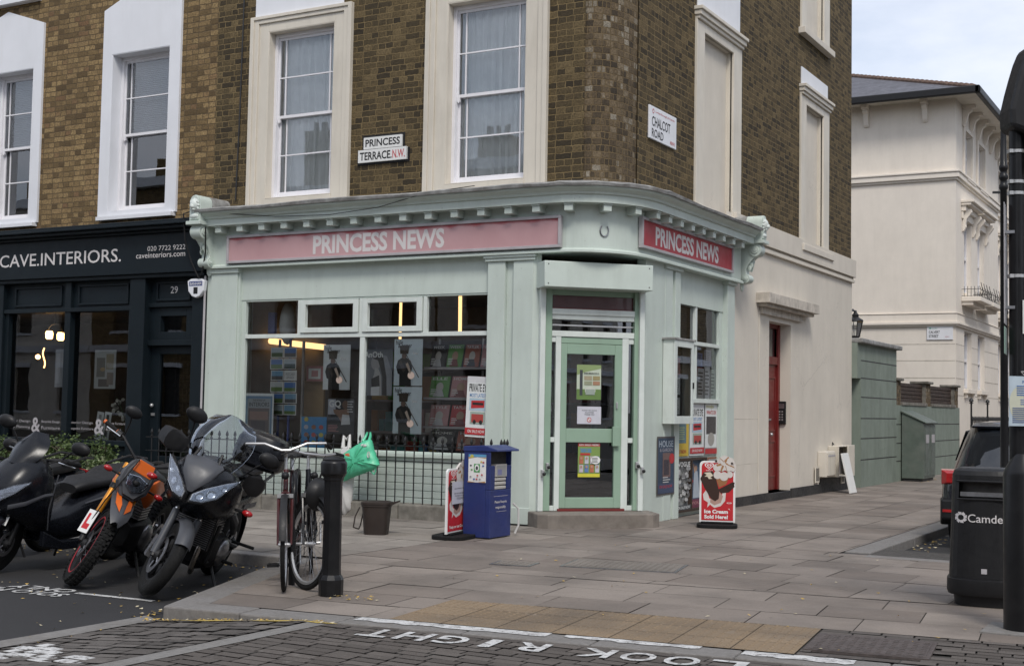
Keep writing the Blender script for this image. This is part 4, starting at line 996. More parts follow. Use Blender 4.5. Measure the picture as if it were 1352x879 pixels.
# ------------------------------------------------------------------ cream end house and its neighbour
XH = -6.84
def cream_house(name, label, y0, y1, xr, flank, off):
    H = thing(name, label, 'house', (xr, y0, 0), group='cream stucco houses down the side street')
    FF = frame((xr, 0, 0), (0, 1, 0), (0, 0, 1)); FS = frame((0, y0, 0), (1, 0, 0), (0, 0, 1))
    ys = [y0+1.15, y0+3.15] if flank else [y0+1.2, y0+3.2]
    holes = []
    for y in ys: holes += [(y, y+1.08, 2.15, 3.72, .25), (y, y+1.0, 4.75, 6.75, .25), (y, y+1.05, 7.95, 9.2, .25)]
    mb = MB(); mb.wall(FF, y0, y1, 0, 9.9, holes, 'cream_house', 0, .25)
    mb.wbox(xr-10, xr-.01, y1-.02, y1, 0, 9.9, 'cream_house')
    if flank: mb.wall(FS, xr-10, xr, 0, 9.9, [], 'cream_house')
    mb.build('wall', H)
    g = MB()
    for z in (1.5, 1.95, 2.4, 2.86, 3.3):
        g.box(FF, y0, y1, z, z+.02, -.01, .004, 'stucco_stain') if False else None
        if flank: g.box(FS, xr-10, xr-.02, z, z+.022, .001, .004, 'stucco_stain')
    for z in (1.95, 2.4, 2.86, 3.3):
        e = [y0]+[v for y in ys for v in (y, y+1.08)]+[y1]
        for k in range(0, len(e), 2): g.box(FF, e[k], e[k+1], z, z+.022, .001, .004, 'stucco_stain')
    g.build('rustication', H)
    for nm, z0, prof in (('base_course', 3.78, ((0, .05, .06), (.05, .12, .1), (.12, .34, .03), (.34, .36, .05))), ('string_course', 7.68, ((0, .06, .05), (.06, .2, .1), (.2, .25, .13)))):
        c = MB()
        for p0, p1, o in prof:
            if flank: c.wbox(xr-10, xr+o, y0-o, y0, z0+p0, z0+p1, 'cream_house')
            c.wbox(xr, xr+o, y0, y1, z0+p0, z0+p1, 'cream_house')
        c.build(nm, H, bev=.01)
    for k, h in enumerate(holes):
        a0, a1, b0, b1 = h[:4]
        f = MB(); c = -.12
        for q in ((a0, a0+.07, b0, b1), (a1-.07, a1, b0, b1), (a0+.07, a1-.07, b0, b0+.07), (a0+.07, a1-.07, b1-.06, b1), (a0+.07, a1-.07, (b0+b1)/2-.03, (b0+b1)/2+.03), ((a0+a1)/2-.015, (a0+a1)/2+.015, b0+.07, b1-.06)): f.box(FF, *q, c-.08, c, 'sash_white')
        w = f.build('window', H); p = MB(); p.flat(FF, [(a0+.07, b0+.07), (a1-.07, b0+.07), (a1-.07, b1-.06), (a0+.07, b1-.06)], c-.04, 'glass_upper'); p.build('pane', w)
        p = MB(); p.box(FF, a0-.05, a1+.05, b0-.05, b1+.05, c-.22, c-.2, 'dark_room2'); p.build('lining', w)
        s = MB(); s.box(FF, a0-.08, a1+.08, b0-.12, b0, -.12, .12, 'cream_house')
        if k % 3 == 0: s.box(FF, a0-.01, a0+.1, b0-.24, b0-.12, 0, .08, 'cream_house'); s.box(FF, a1-.1, a1+.01, b0-.24, b0-.12, 0, .08, 'cream_house')
        s.build('sill', w, bev=.01)
        if k % 3 == 1:
            s = MB()   # hood on consoles over the tall window
            for q in ((6.75, 6.95, .05), (6.95, 7.1, .12), (7.1, 7.17, .26), (7.17, 7.24, .34)): s.box(FF, a0-.35-q[2]*.3, a1+.35+q[2]*.3, q[0], q[1], 0, q[2], 'cream_house')
            s.build('window_hood', w, bev=.01)
            for x in (a0-.3, a1+.12):
                s = MB(); s.poly(FF @ Matrix(((0, 0, 1, 0), (0, 1, 0, 0), (1, 0, 0, 0), (0, 0, 0, 1))), [(0, 7.0), (.24, 7.0), (.25, 6.92), (.2, 6.84), (.12, 6.74), (.09, 6.62), (.1, 6.52), (.05, 6.42), (0, 6.4)], x+.02, x+.16, 'cream_house'); s.build('console', w, bev=.012)
            s = MB(); s.box(FF, a0-.4, a1+.4, 4.5, 4.62, 0, .5, 'cream_house'); s.box(FF, a0-.35, a1+.35, 4.4, 4.5, 0, .3, 'cream_house'); s.build('balcony_slab', w, bev=.01)
            s = MB(); n = 9
            for i in range(n):
                y = a0-.35+(a1-a0+.7)*i/(n-1); s.tube([tuple(FF @ Vector((y, 4.62, .46))), tuple(FF @ Vector((y+.05*math.sin(i*2), 4.78, .5))), tuple(FF @ Vector((y, 4.9+.12*(i % 2), .46)))], .009, 'black_iron', 6)
            for z in (4.64, 4.82): s.box(FF, a0-.37, a1+.37, z, z+.012, .458, .468, 'black_iron')
            for x in (a0-.37, a1+.35):
                for z in (4.64, 4.82): s.box(FF, x, x+.012, z, z+.012, .0, .458, 'black_iron')
                for q_ in range(5): s.box(FF, x, x+.012, 4.62, 4.9, .06+.09*q_, .072+.09*q_, 'black_iron')
            s.build('balcony_railing', w)
        if k % 3 == 2:
            s = MB(); s.box(FF, a0-.16, a0-.02, 7.95, 9.34, 0, .05, 'cream_house'); s.box(FF, a1+.02, a1+.16, 7.95, 9.34, 0, .05, 'cream_house'); s.box(FF, a0-.02, a1+.02, 9.22, 9.34, 0, .05, 'cream_house'); s.build('architrave', w, bev=.01)
    # eaves, brackets, gutter and hipped slate roof
    ov = .62; zt = 9.86
    e = MB(); e.wbox(xr-10, xr+ov, y0-ov if flank else y0, y1, zt, zt+.06, 'cream_trim'); e.build('soffit', H)
    gm = MB(); pth = [(xr-10, y0-ov-.05, zt+.06), (xr+ov+.05, y0-ov-.05, zt+.06), (xr+ov+.05, y1, zt+.06)] if flank else [(xr+ov+.05, y0, zt+.06), (xr+ov+.05, y1, zt+.06)]
    for a, b in zip(pth[:-1], pth[1:]): gm.wbox(min(a[0], b[0])-.07, max(a[0], b[0])+.07, min(a[1], b[1])-.07, max(a[1], b[1])+.07, zt-.06, zt+.14, 'slate' if False else 'black_plastic')
    gm.build('gutter', H, bev=.03)
    rf = MB(); A = (xr+ov, y0-ov if flank else y0, zt+.1); B_ = (xr+ov, y1, zt+.1); rx = xr-4.7; hz = 12.0
    P = (rx, y0+4.2 if flank else y0, hz); Q = (rx, y1, hz); D = (xr-10, y0-ov if flank else y0, zt+.1); E_ = (xr-10, y1, zt+.1)
    rf.add([A, B_, Q, P], [(0, 1, 2, 3)], 'slate'); rf.add([A, P, D], [(0, 1, 2)], 'slate'); rf.add([D, P, Q, E_], [(0, 1, 2, 3)], 'slate')
    rf.add([A, B_, E_, D], [(0, 1, 2, 3)], 'slate'); R_ = rf.build('roof', H)
    if flank:
        r = MB(); a, p = Vector(A), Vector(P)
        for i in range(34):
            u, v = a+(p-a)*(i/34), a+(p-a)*((i+.93)/34); r.tube([tuple(u+Vector((0, 0, .0))), tuple(v+Vector((0, 0, .02)))], [.07, .08], 'roof_tile', 8)
        r.build('hip_tiles', R_)
        pass
    else:
        c = MB(); c.wbox(xr-.8, xr-.2, y0+1.2, y0+2.0, 9.97, 10.75, 'brick_dark'); c.wbox(xr-.86, xr-.14, y0+1.14, y0+2.06, 10.75, 10.85, 'stone'); c.build('chimney', H)
    def bracket(M, a):
        b = MB(); b.box(M, a-.09, a+.09, zt-.1, zt, 0, .34, 'cream_house'); b.poly(M @ Matrix(((0, 0, 1, 0), (0, 1, 0, 0), (1, 0, 0, 0), (0, 0, 0, 1))), [(0, zt-.1), (.26, zt-.1), (.25, zt-.18), (.17, zt-.24), (.13, zt-.4), (.1, zt-.52), (.05, zt-.58), (0, zt-.55)], a-.07, a+.07, 'cream_house'); b.build('eaves_bracket', H, bev=.01)
    if flank:
        for x in (-7.62, -9.2, -10.8, -12.4): bracket(FS, x)
    for y in [y0+.95+k*1.05 for k in range(int((y1-y0-.9)/1.05)+1)]: bracket(FF, y)
    mb = MB(); mb.wbox(xr-10, xr-9.9, y0, y1, 0, 9.9, 'cream_house'); mb.build('rear_wall', H)
    return H
cream_house('stucco_house', 'cream stucco end house with blank flank wall and slate roof beyond the garden wall', 36, 42.6, XH, True, 0)
cream_house('stucco_house', 'cream house adjoining the end house further down, mostly behind the black posts', 42.62, 49.2, XH-.22, False, 1)
# area railing in front of the end house
def spear(mb, x, y, z0, z1, r=.009, m='black_iron', h=.11):
    mb.tube([(x, y, z0), (x, y, z1-h)], r, m, 6, caps=False); M = Matrix.Translation((x, y, z1-h))
    mb.lathe(M, [(r, 0), (r*2.2, .008), (r*2.2, .02), (r*1.0, .028), (r*1.1, .04), (r*2.4, .058), (r*1.9, h*.72), (.0015, h)], m, 8)
o = thing('area_railing', 'black spiked area railing in front of the cream end house', 'railing', (-6.4, 38.5, 0))
mb = MB(); 
for z in (.35, 1.15): mb.wbox(-6.43, -6.39, 35.7, 48, z, z+.035, 'black_iron')
mb.build('rail', o)
for k in range(60):
    b = MB(); y = 35.75+k*.2; spear(b, -6.41, y, 0, 1.42 if k % 12 else 1.9, .012 if k % 12 else .025, h=.16); b.build('upright', o)
# ------------------------------------------------------------------ green garden wall, its brick-and-board top, cabinet, lantern
o = thing('garden_wall', 'grey-green rendered garden wall with scored joints and a taller gate section', 'wall', (XR, 30, 0))
mb = MB(); m = 'garden_green'
mb.box(FR, 25.5, 28.42, 0, 2.78, -.4, 0, m); mb.box(FR, 25.251, 25.5, 2.1, 2.78, -.4, -.002, m); mb.box(FR, 25.251, 25.5, 0, 2.1, -.4, -.2, m); mb.box(FR, 28.42, 35.3, 0, 1.62, -.35, -.001, m); mb.build('render', o)
g = MB()
for z in (.52, .93, 1.32, 1.73, 2.1, 2.44): g.box(FR, 25.5, 28.42, z, z+.02, .0005, .002, 'plinth_black')
for z in (.42, .8, 1.2): g.box(FR, 28.42, 35.3, z, z+.02, 0, .001, 'plinth_black')
g.build('joint_line', o)
c = MB(); c.box(FR, 25.251, 28.55, 2.78, 2.87, -.5, .1, 'lead'); c.build('coping', o, bev=.02)
o2 = thing('board_fence', 'weathered brick piers and dark brown boards set along the top of the green wall', 'fence', (XR, 31.8, 1.62))
for a0, a1 in ((28.44, 28.9), (31.4, 31.9), (34.75, 35.2)):
    p = MB(); p.wall(FR, a0, a1, 1.621, 2.14, [], 'brick_corner', -.02); p.box(FR, a0, a1, 1.621, 2.14, -.33, -.022, 'stone'); p.build('pier', o2)
    p = MB(); p.box(FR, a0-.06, a1+.06, 2.14, 2.2, -.38, .04, 'stone'); p.build('pier_cap', o2, bev=.015)
for a0, a1 in ((28.9, 31.4), (31.9, 34.75)):
    p = MB(); p.box(FR, a0, a1, 1.621, 1.69, -.3, .02, 'stone'); p.box(FR, a0, a1, 1.69, 2.11, -.2, -.165, 'wood_brown')
    for k in range(5): p.box(FR, a0, a1, 1.7+k*.085, 1.775+k*.085, -.16, -.1-.008*(k % 2), 'wood_brown')
    p.build('board_panel', o2, bev=.006)
o = thing('utility_cabinet', 'grey-green street cabinet with a sloping lid standing against the garden wall', 'cabinet', (-6.4, 29.4, 0))
mb = MB(); MA = Matrix(((1, 0, 0, 0), (0, 0, -1, 29.95), (0, 1, 0, 0), (0, 0, 0, 1)))   # (x, z, -y)
mb.poly(MA, [(-6.6, .06), (-6.14, .06), (-6.14, 1.25), (-6.6, 1.47)], 0, 1.15, 'cab_green'); mb.poly(MA, [(-6.59, 0), (-6.17, 0), (-6.17, .06), (-6.59, .06)], .03, 1.12, 'plinth_black'); mb.build('body', o, bev=.01)
mb = MB(); mb.poly(MA, [(-6.61, 1.472), (-6.08, 1.235), (-6.08, 1.265), (-6.61, 1.51)], -.03, 1.18, 'cab_green'); mb.build('lid', o, bev=.008)
for a0, a1 in ((28.83, 29.36), (29.4, 29.93)):
    d = MB(); M = frame((-6.14, 0, 0), (0, 1, 0), (0, 0, 1)); d.box(M, a0, a1, .12, 1.2, 0, .014, 'cab_green'); d.box(M, a0+.08, a1-.08, .2, 1.1, .014, .022, 'cab_green'); d.box(M, a0+.1, a1-.12, .82, 1.0, .022, .026, 'sign_grey'); d.build('door', o, bev=.006)
# lantern hanging on the hidden return wall
o = thing('wall_lantern', 'small black wall lantern on a bracket beyond the end of the stucco wall', 'lantern', (-6.6, 25.6, 3.0))
M = Matrix.Translation((-6.76, 25.62, 2.93))
mb = MB(); mb.tube([(0, -.36, .42), (0, -.2, .5), (0, 0, .46)], .018, 'black_iron', 6, M); mb.build('bracket', o)
mb = MB(); mb.lathe(M, [(.03, .48), (.03, .44), (.07, .41), (.06, .37), (.14, .33), (.15, .3), (.1, .0), (.06, -.02)], 'black_iron', 6, smooth=False); mb.build('lantern_top', o) if False else None
mb = MB(); mb.lathe(M, [(.02, .5), (.035, .45), (.07, .41), (.06, .37), (.15, .31), (.155, .285)], 'black_iron', 12); mb.build('cap', o)
mb = MB()
for k in range(6):
    a = k*math.pi/3; mb.tube([(.145*math.cos(a), .145*math.sin(a), .29), (.085*math.cos(a), .085*math.sin(a), .0)], .009, 'black_iron', 6, M)
mb.lathe(M, [(.1, 0), (.09, -.02), (.03, -.06)], 'black_iron', 12); mb.build('cage', o)
mb = MB(); mb.lathe(M, [(.138, .285), (.08, .005)], 'glass_upper', 6, caps=False, smooth=False); mb.build('glazing', o)
# meter boxes, white board, vents, intercom
def oneR(name, label, cat, fn, **k):
    mb = MB(); fn(mb); return tag(mb.build(name, bev=k.get('bev', .006)), label, cat, k.get('group'))
def meter(a0, a1, b0, b1, d, label, openlid):
    o = thing('meter_box', label, 'meter box', tuple(FR @ Vector(((a0+a1)/2, b0, SW))), group='white meter boxes on the stucco wall')
    mb = MB(); mb.box(FR, a0, a1, b0, b1, SW+.002, SW+d, 'stucco') if not openlid else None
    if openlid:
        for q in ((a0, a0+.02, b0, b1), (a1-.02, a1, b0, b1), (a0+.02, a1-.02, b0, b0+.02), (a0+.02, a1-.02, b1-.02, b1)): mb.box(FR, *q, SW+.002, SW+d, 'cream_trim')
        mb.box(FR, a0+.02, a1-.02, b0+.02, b1-.02, SW+.002, SW+.02, 'sign_grey')
    mb.build('case', o, bev=.012)
    mb = MB()
    if openlid: mb.box(FR, a0+.55*(a1-a0), a1+.02, b0, b1+.005, SW+d+.002, SW+d+.03, 'cream_trim'); mb.tube([tuple(FR @ Vector((a0+.1, b1, SW+.05))), tuple(FR @ Vector((a0+.08, b1+.06, SW+.06))), tuple(FR @ Vector((a0+.2, b1+.02, SW+.05)))], .012, 'plinth_black', 6)
    else: mb.box(FR, a0+.03, a1-.03, b0+.03, b1-.03, SW+d+.001, SW+d+.018, 'cream_trim'); mb.box(FR, a0+.05, a1-.05, b1-.09, b1-.06, SW+d+.018, SW+d+.022, 'sign_grey')
    mb.build('lid', o, bev=.008)
meter(23.0, 23.55, .29, .74, .16, 'closed white meter box, left of the pair low on the stucco wall', False)
meter(23.65, 24.6, .27, .83, .2, 'open white meter box with its lid askew, right of the pair', True)
mb = MB(); M = frame((-6.28, 23.42, 0), (0, 1, 0), (-.22, 0, .97)); mb.box(M, 0, .42, 0, .72, 0, .03, 'paper'); tag(mb.build('loose_panel', bev=.004), 'white loose panel leaning against the open meter box on the pavement', 'panel')
for a, b0, b1, l in ((22.75, .2, .48, 'left'), (24.4, .12, .3, 'right')):
    mb = MB(); mb.box(FR, a, a+.22, b0, b1, SW+.026, SW+.045, 'cream_trim')
    for k in range(4): mb.box(FR, a+.02+k*.048, a+.045+k*.048, b0+.03, b1-.03, SW+.045, SW+.048, 'plinth_black')
    tag(mb.build('air_vent'), 'small louvred vent to the left of the meter boxes' if l == 'left' else 'small louvred vent below the open meter box', 'vent')
o = thing('door_intercom', 'dark door entry panel on the reveal beside the red door', 'intercom', (-6.75, 21.4, 1.3))
M = frame((0, 21.42, 0), (1, 0, 0), (0, 0, 1)); mb = MB(); mb.box(M, -6.94, -6.8, 1.22, 1.6, .001, .05, 'black_plastic'); mb.build('case', o, bev=.008)
mb = MB()
for i in range(2):
    for j in range(4): mb.box(M, -6.91+i*.045, -6.885+i*.045, 1.28+j*.045, 1.305+j*.045, .05, .054, 'alu')
mb.box(M, -6.92, -6.82, 1.48, 1.56, .05, .053, 'steel'); mb.build('keypad', o)
# ------------------------------------------------------------------ street name plates
o = thing('street_name_plate', 'two-piece cast plate reading PRINCESS TERRACE N.W. between the netted windows', 'street sign', tuple(FL @ Vector((-10.1, 4.66, BL))))
mb = MB(); mb.box(FL, -10.42, -9.80, 4.842, 5.0, BL+.001, BL+.035, 'paper'); mb.text(FL, 'PRINCESS', -10.39, -9.83, 4.872, 4.972, BL+.0365, 'black_plastic', off=.02); mb.build('upper_plate', o)
mb = MB(); mb.box(FL, -10.50, -9.72, 4.662, 4.832, BL+.001, BL+.045, 'paper'); mb.text(FL, 'TERRACE.', -10.47, -9.95, 4.69, 4.80, BL+.0465, 'black_plastic', off=.02); mb.text(FL, 'N.W.', -9.94, -9.74, 4.69, 4.80, BL+.0465, 'c:.5,.07,.08', off=.015); mb.build('lower_plate', o)
mb = MB(); mb.box(FL, -10.45, -9.77, 4.825, 5.03, BL, BL+.012, 'black_plastic'); mb.box(FL, -10.53, -9.69, 4.635, 4.825, BL, BL+.012, 'black_plastic'); mb.build('backing', o)
o = thing('street_name_plate', 'white enamel CHALCOT ROAD plate beside the rounded brick corner', 'street sign', tuple(FR @ Vector((15.86, 4.9, BR))))
M = FR @ Matrix.Translation((0, 0, BR))
mb = MB(); mb.box(M, 15.42, 16.32, 4.9, 5.33, .002, .03, 'white_paint'); mb.build('plate', o, bev=.006)
mb = MB(); mb.text(M, 'CHALCOT', 15.49, 16.1, 5.07, 5.2, .032, 'black_plastic', off=.012); mb.text(M, 'ROAD', 15.49, 15.87, 4.93, 5.04, .032, 'black_plastic', off=.012)
mb.text(M, 'London Borough of Camden', 15.6, 16.25, 5.25, 5.285, .032, 'c:.5,.05,.06'); mb.text(M, 'NW1', 16.1, 16.26, 4.93, 4.98, .032, 'c:.5,.05,.06', off=.01)
for k in range(8): a = k*math.pi/4; mb.box(M @ Matrix.Translation((15.53+.025*math.cos(a), 5.265+.025*math.sin(a), .032)) @ Matrix.Rotation(a, 4, 'Z'), -.005, .005, -.008, .008, 0, .001, 'c:.5,.05,.06')
mb.build('lettering', o)
def onS(x, y): d = ray(x, y); t = 36/d.y; return (d.x*t, EYE+d.z*t)
FSH = frame((0, 36, 0), (1, 0, 0), (0, 0, 1)); q = (onS(1224, 440)[0], onS(1258.5, 440)[0], onS(1241, 448.5)[1], onS(1241, 430.5)[1])
o = thing('street_name_plate', 'white CALVERT STREET plate high on the flank of the cream house', 'street sign', (q[0], 36, q[2]))
mb = MB(); mb.box(FSH, *q, .005, .03, 'white_paint'); mb.build('plate', o, bev=.005)
mb = MB(); w, h = q[1]-q[0], q[3]-q[2]; mb.text(FSH, 'CALVERT', q[0]+.08*w, q[0]+.5*w, q[2]+.46*h, q[2]+.66*h, .032, 'black_plastic', off=.012); mb.text(FSH, 'STREET', q[0]+.08*w, q[0]+.45*w, q[2]+.16*h, q[2]+.36*h, .032, 'black_plastic', off=.012)
mb.text(FSH, 'NW1', q[0]+.7*w, q[0]+.85*w, q[2]+.16*h, q[2]+.26*h, .032, 'c:.4,.1,.1'); mb.ell(FSH, q[0]+.13*w, q[2]+.84*h, .05*w, .05*h, .032, 'c:.1,.35,.25'); mb.text(FSH, 'Camden', q[0]+.2*w, q[0]+.4*w, q[2]+.79*h, q[2]+.89*h, .032, 'c:.1,.35,.25'); mb.build('lettering', o)
# alarm box between the two shopfronts
o = thing('alarm_box', 'white shield-shaped alarm box on the navy door pilaster', 'alarm', tuple(FL @ Vector((-13.07, 2.9, 0))))
a0, a1, b0, b1 = rect(onL, 248, 368, 270.5, 393, .06); w, h = a1-a0, b1-b0
P = [(a0, b1-.03), (a0+.2*w, b1), (a0+.8*w, b1), (a1, b1-.03), (a1-.02, b0+.35*h), (a0+.72*w, b0+.08*h), (a0+.5*w, b0), (a0+.28*w, b0+.08*h), (a0+.02, b0+.35*h)]
mb = MB(); mb.poly(FL, P, 0, .075, 'white_paint'); mb.build('case', o, bev=.012)
mb = MB(); mb.box(FL, a0+.12*w, a1-.12*w, b0+.62*h, b0+.86*h, .075, .0765, 'c:.03,.05,.2'); mb.text(FL, 'BANHAM', a0+.17*w, a1-.17*w, b0+.66*h, b0+.82*h, .0775, 'paper', off=.01); mb.box(FL, a0+.38*w, a1-.38*w, b0+.2*h, b0+.55*h, .075, .0765, 'black_plastic'); mb.build('label_plate', o)
# cables on the brickwork and between the shopfronts
def cable(label, pts, r=.011, m='black_iron'):
    mb = MB(); mb.tube(pts, r, m, 6); tag(mb.build('cable'), label, 'cable')
P3 = lambda M, *q: [tuple(M @ Vector(p)) for p in q]
x = onL(318, 130, BL)[0]
cable('thin black cable running down the brick wall left of the netted windows', P3(FL, (x+.06, 9, BL+.012), (x+.02, 7.2, BL+.012), (x, 5.5, BL+.012), (x-.03, 4.3, BL+.012)))
cable('looping black cable hanging from the navy cornice beside the scroll console', P3(FL, (-13.1, 4.1, .2), (-13.16, 4.06, .28), (-13.17, 3.7, .22), (-13.12, 3.4, .14), (-13.02, 3.16, .08), (-12.92, 3.25, .12), (-12.78, 3.5, .22), (-12.72, 3.85, .3)))
cable('grey downpipe cable running down the joint between the two shopfronts', P3(FL, (-12.95, 3.2, .02), (-12.95, 1.4, .025), (-12.95, .3, .02)), .016, 'sign_grey')
cable('thin wire sagging across the front of the green cornice', [(-12.4, 13.80, 4.02), (-11.5, 13.83, 3.93), (-10.6, 13.82, 3.90), (-9.8, 13.81, 3.95), (-9.0, 13.74, 4.08), (-8.3, 13.72, 4.115)], .005)
# ------------------------------------------------------------------ houses across the two roads (seen only in the glass)
LOOKS = ['stucco', 'cream_house', 'brick_ochre']
def facing(k, M, look):
    T = thing('facing_house', 'terraced house across the road, seen only as a reflection in the window glass', 'house', tuple(M @ Vector((4.5, 0, 0))), group='houses across the road')
    H = 10.2+.5*(k % 3); hs = [(1+i*2.9, 2.1+i*2.9, z, z+h) for i in range(3) for z, h in ((.9, 2.0), (4.5, 2.2), (7.8, 1.5))]
    mb = MB(); mb.wall(M, 0, 9.1, 0, H, hs, look, 0, .2); mb.box(M, 0, 9.1, 0, H, -9, -8.8, 'brick_dark'); mb.build('wall', T)
    mb = MB()
    for h in hs: mb.box(M, *h, -.25, -.2, 'dark_room'); mb.box(M, h[0]-.12, h[1]+.12, h[3], h[3]+.2, 0, .1, 'white_paint'); mb.box(M, h[0]-.1, h[1]+.1, h[2]-.12, h[2], 0, .12, 'white_paint')
    mb.box(M, 0, 9.1, 3.6, 3.9, 0, .25, 'white_paint'); mb.box(M, 0, 9.1, H-.2, H+.2, 0, .4, 'white_paint'); mb.build('window', T)
    mb = MB(); mb.box(M, -.5, 1.1, H-.5, H+2.6, -5, -4, 'brick_dark')
    for j in range(3): mb.lathe(M @ Matrix.Translation((-.1+.45*j, H+2.6, -4.5)) @ Matrix.Rotation(R(-90), 4, 'X'), [(.14, 0), (.11, .5)], 'roof_tile', 10)
    mb.build('chimney', T)
for k in range(13):
    if k != 7: facing(k, frame((-64+k*9.2, -14, 0), (-1, 0, 0), (0, 0, 1)) @ Matrix.Translation((-9.1, 0, 0)), LOOKS[k % 3])
for k in range(9): facing(k, frame((10, 15+k*9.2, 0), (0, -1, 0), (0, 0, 1)) @ Matrix.Translation((-9.1, 0, 0)), LOOKS[(k+1) % 3])
# ------------------------------------------------------------------ printed sheets
def sheet(name, label, cat, M, box, c, base, shapes, group=None, th=.004, par=None, tilt=0.):
    a0, a1, b0, b1 = box; w, h = a1-a0, b1-b0
    if tilt: M = M @ Matrix.Translation(((a0+a1)/2, (b0+b1)/2, 0)) @ Matrix.Rotation(tilt, 4, 'Z') @ Matrix.Translation((-(a0+a1)/2, -(b0+b1)/2, 0))
    mb = MB(); mb.box(M, a0, a1, b0, b1, c, c+th, base); X = lambda x: a0+x*w; Y = lambda y: b0+y*h
    for i, s in enumerate(shapes):
        z = c+th+.0007*(i+1)
        if s[0] == 'r': mb.flat(M, [(X(s[1]), Y(s[2])), (X(s[3]), Y(s[2])), (X(s[3]), Y(s[4])), (X(s[1]), Y(s[4]))], z, s[5])
        elif s[0] == 't': mb.text(M, s[1], X(s[2]), X(s[4]), Y(s[3]), Y(s[5]), z, s[6], off=s[7] if len(s) > 7 else .01)
        elif s[0] == 'e': mb.ell(M, X(s[1]), Y(s[2]), s[3]*w, s[4]*h, z, s[5])
        elif s[0] == 'p': mb.flat(M, [(X(x), Y(y)) for x, y in s[1]], z, s[2])
        elif s[0] == 'l':
            n, x0, y0, x1, y1, col = s[1:]      # lines of small print
            for k in range(n):
                yy = y1-(y1-y0)*(k+.5)/n; xe = x1-(x1-x0)*.35*random.random(); hh = (y1-y0)/n*.22
                mb.flat(M, [(X(x0), Y(yy-hh)), (X(xe), Y(yy-hh)), (X(xe), Y(yy+hh)), (X(x0), Y(yy+hh))], z, col)
    o = mb.build(name, par)
    return o if par else tag(o, label, cat, group)
K = 'c:.02,.02,.02'; WH = 'paper'; RD = 'c:.45,.03,.035'; BLU = 'c:.04,.12,.35'; GRY = 'c:.3,.3,.3'; LG = 'c:.7,.72,.71'; PAL = 'c:.66,.72,.74'; YL_ = 'c:.6,.42,.05'; GRN = 'c:.1,.3,.06'; BRN = 'c:.12,.07,.045'; DK = 'c:.05,.055,.06'; SKN = 'c:.42,.26,.18'; PNK = 'c:.5,.25,.25'
GP = 'posters in the newsagent windows'
HC = [('t', 'hole', .06, .88, .3, .98, K), ('t', '& corner', .14, .81, .62, .91, K),
      ('p', [(.2, 0), (.62, 0), (.6, .26), (.66, .42), (.58, .54), (.44, .6), (.28, .6), (.14, .54), (.08, .4), (.14, .26), (.2, .24)], 'c:.03,.026,.024'), ('e', .36, .64, .085, .065, 'c:.2,.13,.1'), ('p', [(.22, .68), (.5, .68), (.54, .86), (.2, .86)], 'c:.07,.05,.032'), ('p', [(.16, .5), (.26, .54), (.42, .34), (.34, .28)], 'c:.08,.065,.055'), ('p', [(.3, .8), (.32, .8), (.9, .18), (.87, .17)], 'c:.1,.08,.06'), ('e', .62, .22, .12, .08, 'c:.42,.33,.28'), ('p', [(.42, .46), (.5, .5), (.62, .3), (.58, .24)], 'c:.12,.1,.08'), ('t', 'Play', .68, .66, .86, .71, GRY)]
GI = -.119
sheet('poster', 'hole & corner poster with a dark figure, alone in the left half of the window', 'poster', FL, rect(onL, 427, 455, 462.5, 514.5, GI), GI, LG, HC, GP)
sheet('poster', 'upper of the two hole & corner posters with a dark figure right of the mullion', 'poster', FL, rect(onL, 520.5, 447.5, 558, 509, GI), GI, PAL, HC, GP)
sheet('poster', 'lower of the two hole & corner posters with a dark figure right of the mullion', 'poster', FL, rect(onL, 519, 510.5, 557, 572.5, GI), GI, PAL, HC, GP)
sheet('poster', 'grey AnOther poster of a long-haired figure in profile beside the mullion', 'poster', FL, rect(onL, 480, 461, 518.5, 522, GI), GI, 'c:.16,.17,.19', [('p', [(.55, .9), (.8, .85), (.98, .5), (.98, 0), (.7, 0), (.75, .5)], 'c:.3,.31,.33'), ('e', .42, .7, .16, .15, 'c:.34,.33,.33'), ('p', [(.32, .8), (.5, .9), (.68, .82), (.8, .4), (.82, 0), (.66, 0), (.66, .4), (.58, .6), (.5, .76)], 'c:.015,.015,.016'), ('p', [(.4, .6), (.52, .58), (.62, .42), (.64, 0), (.36, 0), (.3, .32), (.38, .46)], 'c:.42,.41,.4'), ('p', [(.28, .36), (.55, .44), (.58, .2), (.3, .18)], 'c:.02,.02,.022'), ('p', [(.28, .18), (.56, .2), (.56, 0), (.28, 0)], 'c:.6,.6,.6'), ('t', 'AnOth', .04, .82, .66, .95, 'paper', .02)], GP)
sheet('poster', 'INTERIORS magazine poster with a blue border in the bottom left corner of the window', 'poster', FL, rect(onL, 322, 519, 361, 589, GI), GI, LG, [('r', .05, .16, .95, .95, 'c:.14,.25,.38'), ('r', .12, .2, .9, .9, 'c:.33,.36,.38'), ('r', .16, .24, .86, .72, 'c:.16,.13,.13'), ('r', .2, .5, .82, .66, 'c:.3,.2,.17'), ('r', .26, .28, .74, .48, 'c:.1,.09,.1'), ('t', 'INTERIORS', .18, .75, .86, .83, DK), ('t', 'THE WORLD OF', .3, .85, .72, .885, DK), ('t', 'ON SALE NOW', .1, .04, .85, .1, DK)], GP)
